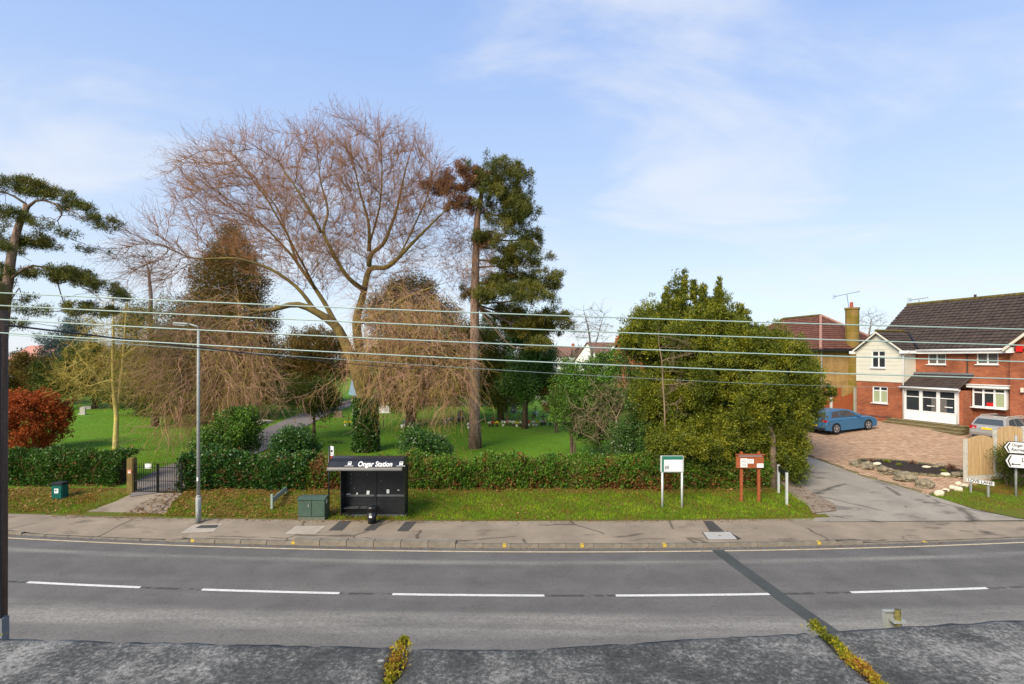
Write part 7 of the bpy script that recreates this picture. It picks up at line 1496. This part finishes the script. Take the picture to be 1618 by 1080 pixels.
# right verge by the nameplate
vp = [(q_.x, q_.y) for q_ in lane_r[6:]] + [(30, yp(28)), (30, 24.0), (20.9, 23.75)]
drape_fan('verge_soil', vp, MT['verge'], .03, step=.6)
n = 16000; Pg = np.stack([rng.uniform(17, 29, n), rng.uniform(20, 24.3, n)], -1); Pg = Pg[inpoly(Pg, vp) & (Pg[:, 1] > yp(Pg[:, 0]) + .1)]; grass_on('verge_grass', Pg[:, 0], Pg[:, 1], .09, .020, 'blade', lambda x, y: np.clip(.62 + .3 * fnoise(x * 1.3, y * 1.6, 1.2, 6) - .5 * (np.hypot(x - 21.3, y - 23.2) < .9) + rng.normal(size=len(x)) * .15, 0, 1), 'rough grass around the Love Lane nameplate', off=.03)
# path from the gate
pl_ = [grd(*q_) for q_ in ((146, 806), (185, 792), (212, 779))]; pr_ = [grd(*q_) for q_ in ((262, 812), (272, 795), (288, 780))]
drape_strip('gate_apron', [(pl_[0].x - .6, yp(pl_[0].x - .6) - .1)] + [(p.x, p.y) for p in pl_], [(pr_[0].x + .3, yp(pr_[0].x) - .1)] + [(p.x, p.y) for p in pr_], MT['pave'], 24, 10, 0, zf=lambda x, y: max(h(x, y), .122) + .004 + .026 * float(ss(0, 1.2, y - yp(x))))
cen = [grd(249, 780), grd(262, 758), grd(300, 738), grd(372, 716), grd(425, 694), grd(455, 674), grd(495, 655), grd(545, 638), grd(600, 626), grd(660, 618)]; wdt = [2.0, 2.4, 2.8, 2.8, 2.9, 3, 3, 3, 3, 3]
Lp, Rp = [], []
for i, c_ in enumerate(cen):
    d_ = (cen[min(i + 1, len(cen) - 1)] - cen[max(i - 1, 0)]); d_ = Vector((d_.x, d_.y)).normalized(); n_ = Vector((-d_.y, d_.x)); Lp.append((c_.x + n_.x * wdt[i] / 2, c_.y + n_.y * wdt[i] / 2)); Rp.append((c_.x - n_.x * wdt[i] / 2, c_.y - n_.y * wdt[i] / 2))
drape_strip('cemetery_path', Lp, Rp, MT['path'], 120, 10, .05)
pathc = np.array([(c_.x, c_.y) for c_ in cen])
def near_path(x, y, w_=1.7):
    d = np.full(len(x), 1e9)
    for i in range(len(pathc) - 1):
        a, b_ = pathc[i], pathc[i + 1]; ab = b_ - a; t_ = np.clip(((x - a[0]) * ab[0] + (y - a[1]) * ab[1]) / (ab @ ab), 0, 1); d = np.minimum(d, np.hypot(x - a[0] - ab[0] * t_, y - a[1] - ab[1] * t_))
    return d < w_
n = 42000; y = 25.2 + rng.uniform(0, 1, n) ** 1.4 * 32; x = rng.uniform(-1, .28, n) * y; ok = ~near_path(x, y) & (x < 11); x, y = x[ok], y[ok]
grass_on('lawn_grass', x, y, .085, .03, 'blade', lambda x, y: np.clip(.72 + .2 * fnoise(x * .5, y * .5, 1, 3) + rng.normal(size=len(x)) * .14, .3, 1), 'short grass of the cemetery lawn')
n = 12000; x = rng.uniform(-23, 11.5, n); y = yp(x) + rng.uniform(.1, 3.7, n); ok = (rng.uniform(0, 1, n) < np.clip(.10 + .9 * ss(-3, -9, x) + .6 * ss(22.6, 23.4, y), 0, 1)) & ~((x > -18) & (x < -15.4)); x, y = x[ok], y[ok]
P0 = np.stack([x, y, H(x, y) + rng.uniform(.03, .09, len(x))], -1); D = rng.normal(size=(len(x), 3)); D[:, 2] *= .35; V, Q, v = leaves(P0, D, .095, .07, rng.uniform(0, 1, len(x)), flat=np.array([[0, 0, 1.]])); o = npmesh('leaf_litter', V, Q, MT['litter'], v=v); tag(o, 'brown fallen leaves scattered over the verge', 'leaves', kind='stuff')
n = 2600; x = rng.uniform(-14, 0, n); y = rng.uniform(25.6, 34, n); P0 = np.stack([x, y, H(x, y) + .03], -1); D = rng.normal(size=(n, 3)); D[:, 2] *= .2; V, Q, v = leaves(P0, D, .08, .06, rng.uniform(0, 1, n), flat=np.array([[0, 0, 1.]])); o = npmesh('leaf_litter', V, Q, MT['litter'], v=v); tag(o, 'brown fallen leaves on the lawn under the bare tree', 'leaves', kind='stuff')
# ================================================================== graves and far things
MT['flower_w'] = mat('white_flowers', (.75, .75, .70), .7, .1, 9); MT['flower_y'] = mat('yellow_flowers', (.75, .55, .04), .7, .1, 9); MT['flower_r'] = mat('red_flowers', (.55, .03, .03), .7, .1, 9); MT['flower_p'] = mat('pink_flowers', (.65, .25, .35), .7, .1, 9); MT['flower_b'] = mat('blue_ornament', (.08, .15, .45), .5, .1, 9)
MT['pot'] = mat('dark_pot', (.06, .045, .04), .8, .2, 6); MT['potw'] = mat('white_pot', (.7, .7, .66), .6, .1, 6); MT['gravel'] = mat('pale_grave_gravel', (.5, .47, .42), .9, .3, 30, .4, 60)
def posy(parent, x, y, z, s, m, name='flowers'):
    k = 26; D = rng.normal(size=(k, 3)); D[:, 2] = np.abs(D[:, 2]); P0 = np.array((x, y, z)) + nrm(D) * s * rng.uniform(.4, 1, (k, 1)); V, Q, v = leaves(P0, D, s * .8, s * .7, rng.uniform(0, 1, k)); npmesh(name, V, Q, MT[m], parent, v=v)
def stem_leaves(parent, x, y, z, s): 
    k = 26; D = rng.normal(size=(k, 3)); D[:, 2] = np.abs(D[:, 2]) + .4; V, Q, v = leaves(np.tile((x, y, z), (k, 1)), D, s * 1.6, s * .4, rng.uniform(0, 1, k)); npmesh('foliage', V, Q, LM['holly'], parent, v=v)
fcol = {'white': 'flower_w', 'yellow': 'flower_y', 'red': 'flower_r', 'pink': 'flower_p', 'blue': 'flower_b'}
def memorial(px, py, kind, cols, label, grp='small memorials in a row across the cemetery lawn', hgt=.95):
    g_ = grd(px, py); x, y, z = g_; t = wthing('grave_marker', (x, y, z), label, 'grave marker', grp)
    if kind == 'cross':
        b = MB(); b.bb(x - .035, x + .035, y, y + .04, z - .1, z + hgt); b.bb(x - .2, x - .037, y, y + .035, z + hgt * .68, z + hgt * .68 + .07); b.bb(x + .037, x + .2, y, y + .035, z + hgt * .68, z + hgt * .68 + .07); b.build('cross', MT['crosswood'], t)
    elif kind == 'stake':
        b = MB(); b.bb(x - .03, x + .03, y, y + .03, z - .1, z + hgt); b.build('stake', MT['crosswood'], t)
    elif kind == 'stone':
        b = MB(); w_ = .3; b.prism([(x - w_, z - .1), (x + w_, z - .1), (x + w_, z + hgt * .8), (x + w_ * .6, z + hgt * .95), (x, z + hgt), (x - w_ * .6, z + hgt * .95), (x - w_, z + hgt * .8)], y, y + .1, 'y'); b.build('headstone', MT['stone'], t); b = MB(); b.bb(x - w_ - .08, x + w_ + .08, y - .15, y + .18, z - .05, z + .10); b.build('base', MT['stone'], t)
    for i, c_ in enumerate(cols):
        fx = x + (i - (len(cols) - 1) / 2) * .32 + rng.uniform(-.05, .05); fy = y - .22 - rng.uniform(0, .2)
        b = MB(); b.tube([(fx, fy, z), (fx, fy, z + .19)], [.07, .10], 8); b.build('vase', MT['pot' if rng.uniform() < .6 else 'potw'], t); stem_leaves(t, fx, fy, z + .14, .10); posy(t, fx, fy, z + .28, .13, fcol[c_])
rows = [(551, 672, 'stake', ['yellow', 'yellow'], 'low marker with two yellow posies just left of the ivy-clad trunk'), (606, 676, 'stake', [], 'bare dark stake just right of the ivy-clad trunk'),
    (644, 672, 'stake', ['blue', 'white'], 'marker with a blue and a white ornament behind the drooping branches'), (712, 667, 'stake', ['white', 'white', 'pink'], 'marker with white and pink posies among drooping twigs'), (728, 664, 'stone', ['white', 'white'], 'small pale headstone with white posies immediately left of the pine trunk'),
    (741, 676, 'stake', ['white'], 'white posy almost touching the pine trunk on its left'), (779, 673, 'cross', ['white', 'red', 'yellow'], 'wooden cross with white, red and yellow posies, first right of the pine'), (801, 672, 'cross', ['white', 'pink', 'white'], 'wooden cross with pink between white posies, second right of the pine'),
    (820, 673, 'stake', ['white', 'yellow', 'white', 'blue'], 'marker with four posies, one blue, third right of the pine'), (842, 672, 'cross', ['red', 'white', 'yellow'], 'wooden cross with red, white and yellow posies, fourth right of the pine'), (858, 671, 'cross', ['white', 'pink'], 'tall cross with white and pink posies, fifth right of the pine'),
    (876, 671, 'stake', ['yellow', 'white', 'yellow'], 'marker with white between two yellow posies, sixth right of the pine'), (894, 671, 'cross', ['pink', 'white'], 'wooden cross with pink and white posies at the right end of the row'),
    (846, 657, 'cross', ['blue', 'white'], 'cross with blue and white ornaments in the second row'), (828, 655, 'cross', ['white', 'red'], 'cross with red and white posies in the second row beneath the small conifer'), (866, 655, 'stake', ['pink'], 'stake with one pink posy at the right of the second row'), (812, 652, 'stone', ['white'], 'small headstone left of the small conifer trunk'), (885, 650, 'stone', ['red'], 'small headstone with red posy at the far right of the second row')]
for r_ in rows: memorial(*r_)
def headstone(px, py, w_, hh_, m, label, top='round', rz_=0, group=None):
    g_ = grd(px, py); t = empty('headstone', g_, rz_, label, 'gravestone', group); b = MB(); n_ = 8
    prof = [(-w_ / 2, -.1), (w_ / 2, -.1), (w_ / 2, hh_ * .78)] + ([(w_ / 2 * math.cos(a), hh_ * .78 + hh_ * .22 * math.sin(a)) for a in np.linspace(.3, math.pi - .3, n_)] if top == 'round' else [(w_ / 2, hh_), (-w_ / 2, hh_)][:2]) + [(-w_ / 2, hh_ * .78)]
    b.prism(prof, 0, .12, 'y'); b.build('stone', MT[m], t, bev=0); b = MB(); b.bb(-w_ / 2 - .1, w_ / 2 + .1, -.12, .26, -.1, .12, bev=.02); b.build('base', MT[m], t); return t
headstone(607, 652, 1.0, 1.35, 'stonewhite', 'large bright white headstone right of the ivy-clad trunk')
headstone(795, 651, .8, .95, 'stonebrown', 'brown square-topped headstone between the pine and the small conifer', 'flat')
headstone(534, 659, .8, .6, 'stonebrown', 'low brown headstone on the lawn right of the small clipped tree', 'flat')
headstone(448, 622, 1.1, 1.2, 'stonewhite', 'pale headstone far up the cemetery path under the olive evergreen')
headstone(137, 646, .9, .35, 'stone', 'low pale stone far across the lawn behind the young golden tree', 'flat')
headstone(802, 634, .7, 1.5, 'stone', 'tall pale headstone left behind the small drooping conifer')
headstone(455, 636, .8, .35, 'stone', 'flat pale stone beside the cemetery path below the olive evergreen', 'flat')
for i, (px, py, lb) in enumerate(((862, 640, 'first weathered headstone behind the row of crosses'), (878, 636, 'second weathered headstone, farther right behind the crosses'), (850, 630, 'farthest small headstone right of the drooping conifer'), (760, 640, 'grey headstone glimpsed left of the dark yew'), (562, 655, 'small grey headstone beyond the ivy-clad trunk'), (130, 655, 'small leaning stone far across the left lawn'))):
    headstone(px, py, .6, .8, 'stone', lb, 'round' if i % 2 else 'flat', rng.uniform(-.3, .3), 'weathered headstones at the back')
# kerbed grave beside the path
g0 = grd(412, 668); t = empty('kerbed_grave', g0, R(-32), 'old grave with stone kerbs and brown headstone beside the cemetery path', 'grave')
for a in ((-1.1, 1.1, -.5, -.34), (-1.1, 1.1, .34, .5), (.94, 1.1, -.338, .338)): b = MB(); b.bb(*a, -.1, .24, bev=.02); b.build('kerb', MT['stone'], t)
b = MB(); b.bb(-1.09, .93, -.338, .338, -.05, .12); b.build('infill', MT['gravel'], t)
b = MB(); b.prism([(-.42, -.05), (.42, -.05), (.42, .62), (.25, .80), (-.25, .80), (-.42, .62)], -1.30, -1.14, 'x'); b.build('headstone', MT['stonebrown'], t)
b = grd(650, 690); fl = MB()
# white bucket and stray things on the lawn
g_ = grd(636, 677); b = MB(); b.tube([(g_.x, g_.y, g_.z), (g_.x, g_.y, g_.z + .32)], [.11, .14], 12); o = b.build('bucket', MT['potw'], smooth=True); tag(o, 'white bucket on the lawn under the drooping branches', 'bucket')
g_ = grd(531, 700); k = 120; D = rng.normal(size=(k, 3)); D[:, 2] *= .4; V, Q, v = leaves(np.array((g_.x, g_.y, g_.z + .08)) + rng.normal(size=(k, 3)) * (.25, .1, .03), D, .16, .06, rng.uniform(0, 1, k)); o = npmesh('cut_branch', V, Q, LM['laurel'], v=v); tag(o, 'cut leafy branch lying on the lawn behind the bus stop flag', 'branch')
g_ = grd(558, 607); gx = at(562, 612, 48); t = empty('blue_sign', (gx.x, 48, h(gx.x, 48)), 0, 'small pale blue board seen through the fork of the bare tree', 'sign'); b = MB(); b.box((0, 0, gx.z - h(gx.x, 48)), (1.0, .05, 1.5), ry=R(12)); b.build('board', mat('pale_blue_board', (.25, .40, .55), .5), t); b = MB(); b.bb(-.04, .04, .03, .08, -.1, gx.z - h(gx.x, 48) - .5); b.build('post', MT['galv'], t)

# far houses
def cottage(px, py, Y, w_, d_, eh, rh, rz_, wall, roof, label, wins=3, group='houses beyond the cemetery'):
    a = at(px, py, Y); z0 = h(a.x, Y); t = empty('house', (a.x, Y, z0), rz_, label, 'house', group)
    ops = [(-w_ / 2 + (i + .5) * w_ / wins - .6, -w_ / 2 + (i + .5) * w_ / wins + .6, zz, zz + 1.2) for i in range(wins) for zz in (.9, 3.3) if zz + 1.5 < eh]
    b = MB(); wall_open(b, -w_ / 2, w_ / 2, -1, eh, 0, ops); b.add([(-w_ / 2, 0, -1), (-w_ / 2, d_, -1), (-w_ / 2, d_, eh), (-w_ / 2, d_ / 2, eh + rh), (-w_ / 2, 0, eh)], [(0, 1, 2, 3, 4)]); b.add([(w_ / 2, 0, -1), (w_ / 2, d_, -1), (w_ / 2, d_, eh), (w_ / 2, d_ / 2, eh + rh), (w_ / 2, 0, eh)], [(0, 1, 2, 3, 4)]); b.add([(-w_ / 2, d_, -1), (w_ / 2, d_, -1), (w_ / 2, d_, eh), (-w_ / 2, d_, eh)], [(0, 1, 2, 3)]); b.build('wall', MT[wall], t)
    for o_ in ops: window(t, *o_, .05, 2, .3, sill=False)
    o_ = .4; slab('roof', [(-w_ / 2 - .3, -o_, eh - o_ * rh / (d_ / 2)), (w_ / 2 + .3, -o_, eh - o_ * rh / (d_ / 2)), (w_ / 2 + .3, d_ / 2, eh + rh), (-w_ / 2 - .3, d_ / 2, eh + rh)], .12, MT[roof], t); slab('back_roof', [(-w_ / 2 - .3, d_ + o_, eh - o_ * rh / (d_ / 2)), (w_ / 2 + .3, d_ + o_, eh - o_ * rh / (d_ / 2)), (w_ / 2 + .3, d_ / 2, eh + rh), (-w_ / 2 - .3, d_ / 2, eh + rh)], .12, MT[roof], t)
    b = MB(); b.bb(w_ * .2, w_ * .2 + .9, d_ / 2 - .4, d_ / 2 + .4, eh, eh + rh + 1.0); c_ = b.build('chimney', MT['brick'], t); b = MB(); b.tube([(w_ * .2 + .45, d_ / 2, eh + rh + 1), (w_ * .2 + .45, d_ / 2, eh + rh + 1.4)], .14, 8); b.build('chimney_pot', MT['redplastic'], c_); return t
MT['render'] = mat('white_render', (.72, .72, .70), .8, .05, 3); MT['pinktile'] = mat('pinkish_clay_tile', (.42, .20, .16), .85, .2, 2)
fh = cottage(985, 572, 100, 10, 9, 3.4, 3.6, R(28), 'render', 'tile_far', 'white gabled far house with brown roof at the left shoulder of the yew')
b = MB(); b.prism([(-4.2, 3.6), (-1.6, 3.6), (-2.9, 6.1)], -.9, -.3, 'y'); b.build('dormer_gable', MT['render'], fh)
cottage(895, 575, 175, 14, 9, 4.6, 3, R(6), 'render', 'tile_far', 'long pale far house behind the distant parked cars', 4)
cottage(1040, 540, 72, 7, 7, 4.6, 2.5, R(20), 'brick', 'tile_red', 'far brick house mostly hidden behind the yew', 2)
cottage(30, 590, 105, 13, 9, 4.6, 3.2, R(-25), 'render', 'pinktile', 'far white house with pinkish roof at the left edge behind the pole', 3)
cottage(74, 590, 125, 10, 8, 4.2, 3.0, R(-10), 'render', 'pinktile', 'second far pinkish-roofed house right of the first at the left edge', 2)
# far parked cars
for i, (px, Y, pt_, lb, rz_) in enumerate(((884, 120, 'silvercar', 'distant silver car, leftmost of the far parked cars', 1.7), (905, 118, 'bluecar', 'distant blue car in the middle of the far parked cars', .2), (926, 112, 'silvercar', 'distant pale car beside the bare grey tree', 2.9))):
    a = at(px, 575, Y); c_ = car('parked_car', (a.x, Y, h(a.x, Y) + .6), rz_, pt_, lb, 'hatch'); c_['group'] = 'cars parked far beyond the cemetery'; c_.location.z = h(a.x, Y)
# road-edge debris and small plants
for px, py, lb in ((606, 756, None),): pass
n = 700; x = rng.uniform(-18, 17, n); d_ = np.abs(rng.normal(size=n)) * .1 + .02; P0 = np.stack([x, yk(x) - d_, np.full(n, .014)], -1); D = rng.normal(size=(n, 3)); D[:, 2] *= .15; V, Q, v = leaves(P0, D, .05, .04, rng.uniform(0, .8, n), flat=np.array([[0, 0, 1.]])); o = npmesh('gutter_debris', V, Q, MT['litter'], v=v); tag(o, 'dead leaves and grit along the far gutter', 'debris', kind='stuff')
n = 900; x = rng.uniform(-18, 12, n); P0 = np.stack([x, yp(x) - np.abs(rng.normal(size=n)) * .14, np.full(n, .135)], -1); D = rng.normal(size=(n, 3)); D[:, 2] *= .15; V, Q, v = leaves(P0, D, .06, .045, rng.uniform(0, 1, n), flat=np.array([[0, 0, 1.]])); o = npmesh('pavement_litter', V, Q, MT['litter'], v=v); tag(o, 'dead leaves along the back of the pavement', 'leaves', kind='stuff')
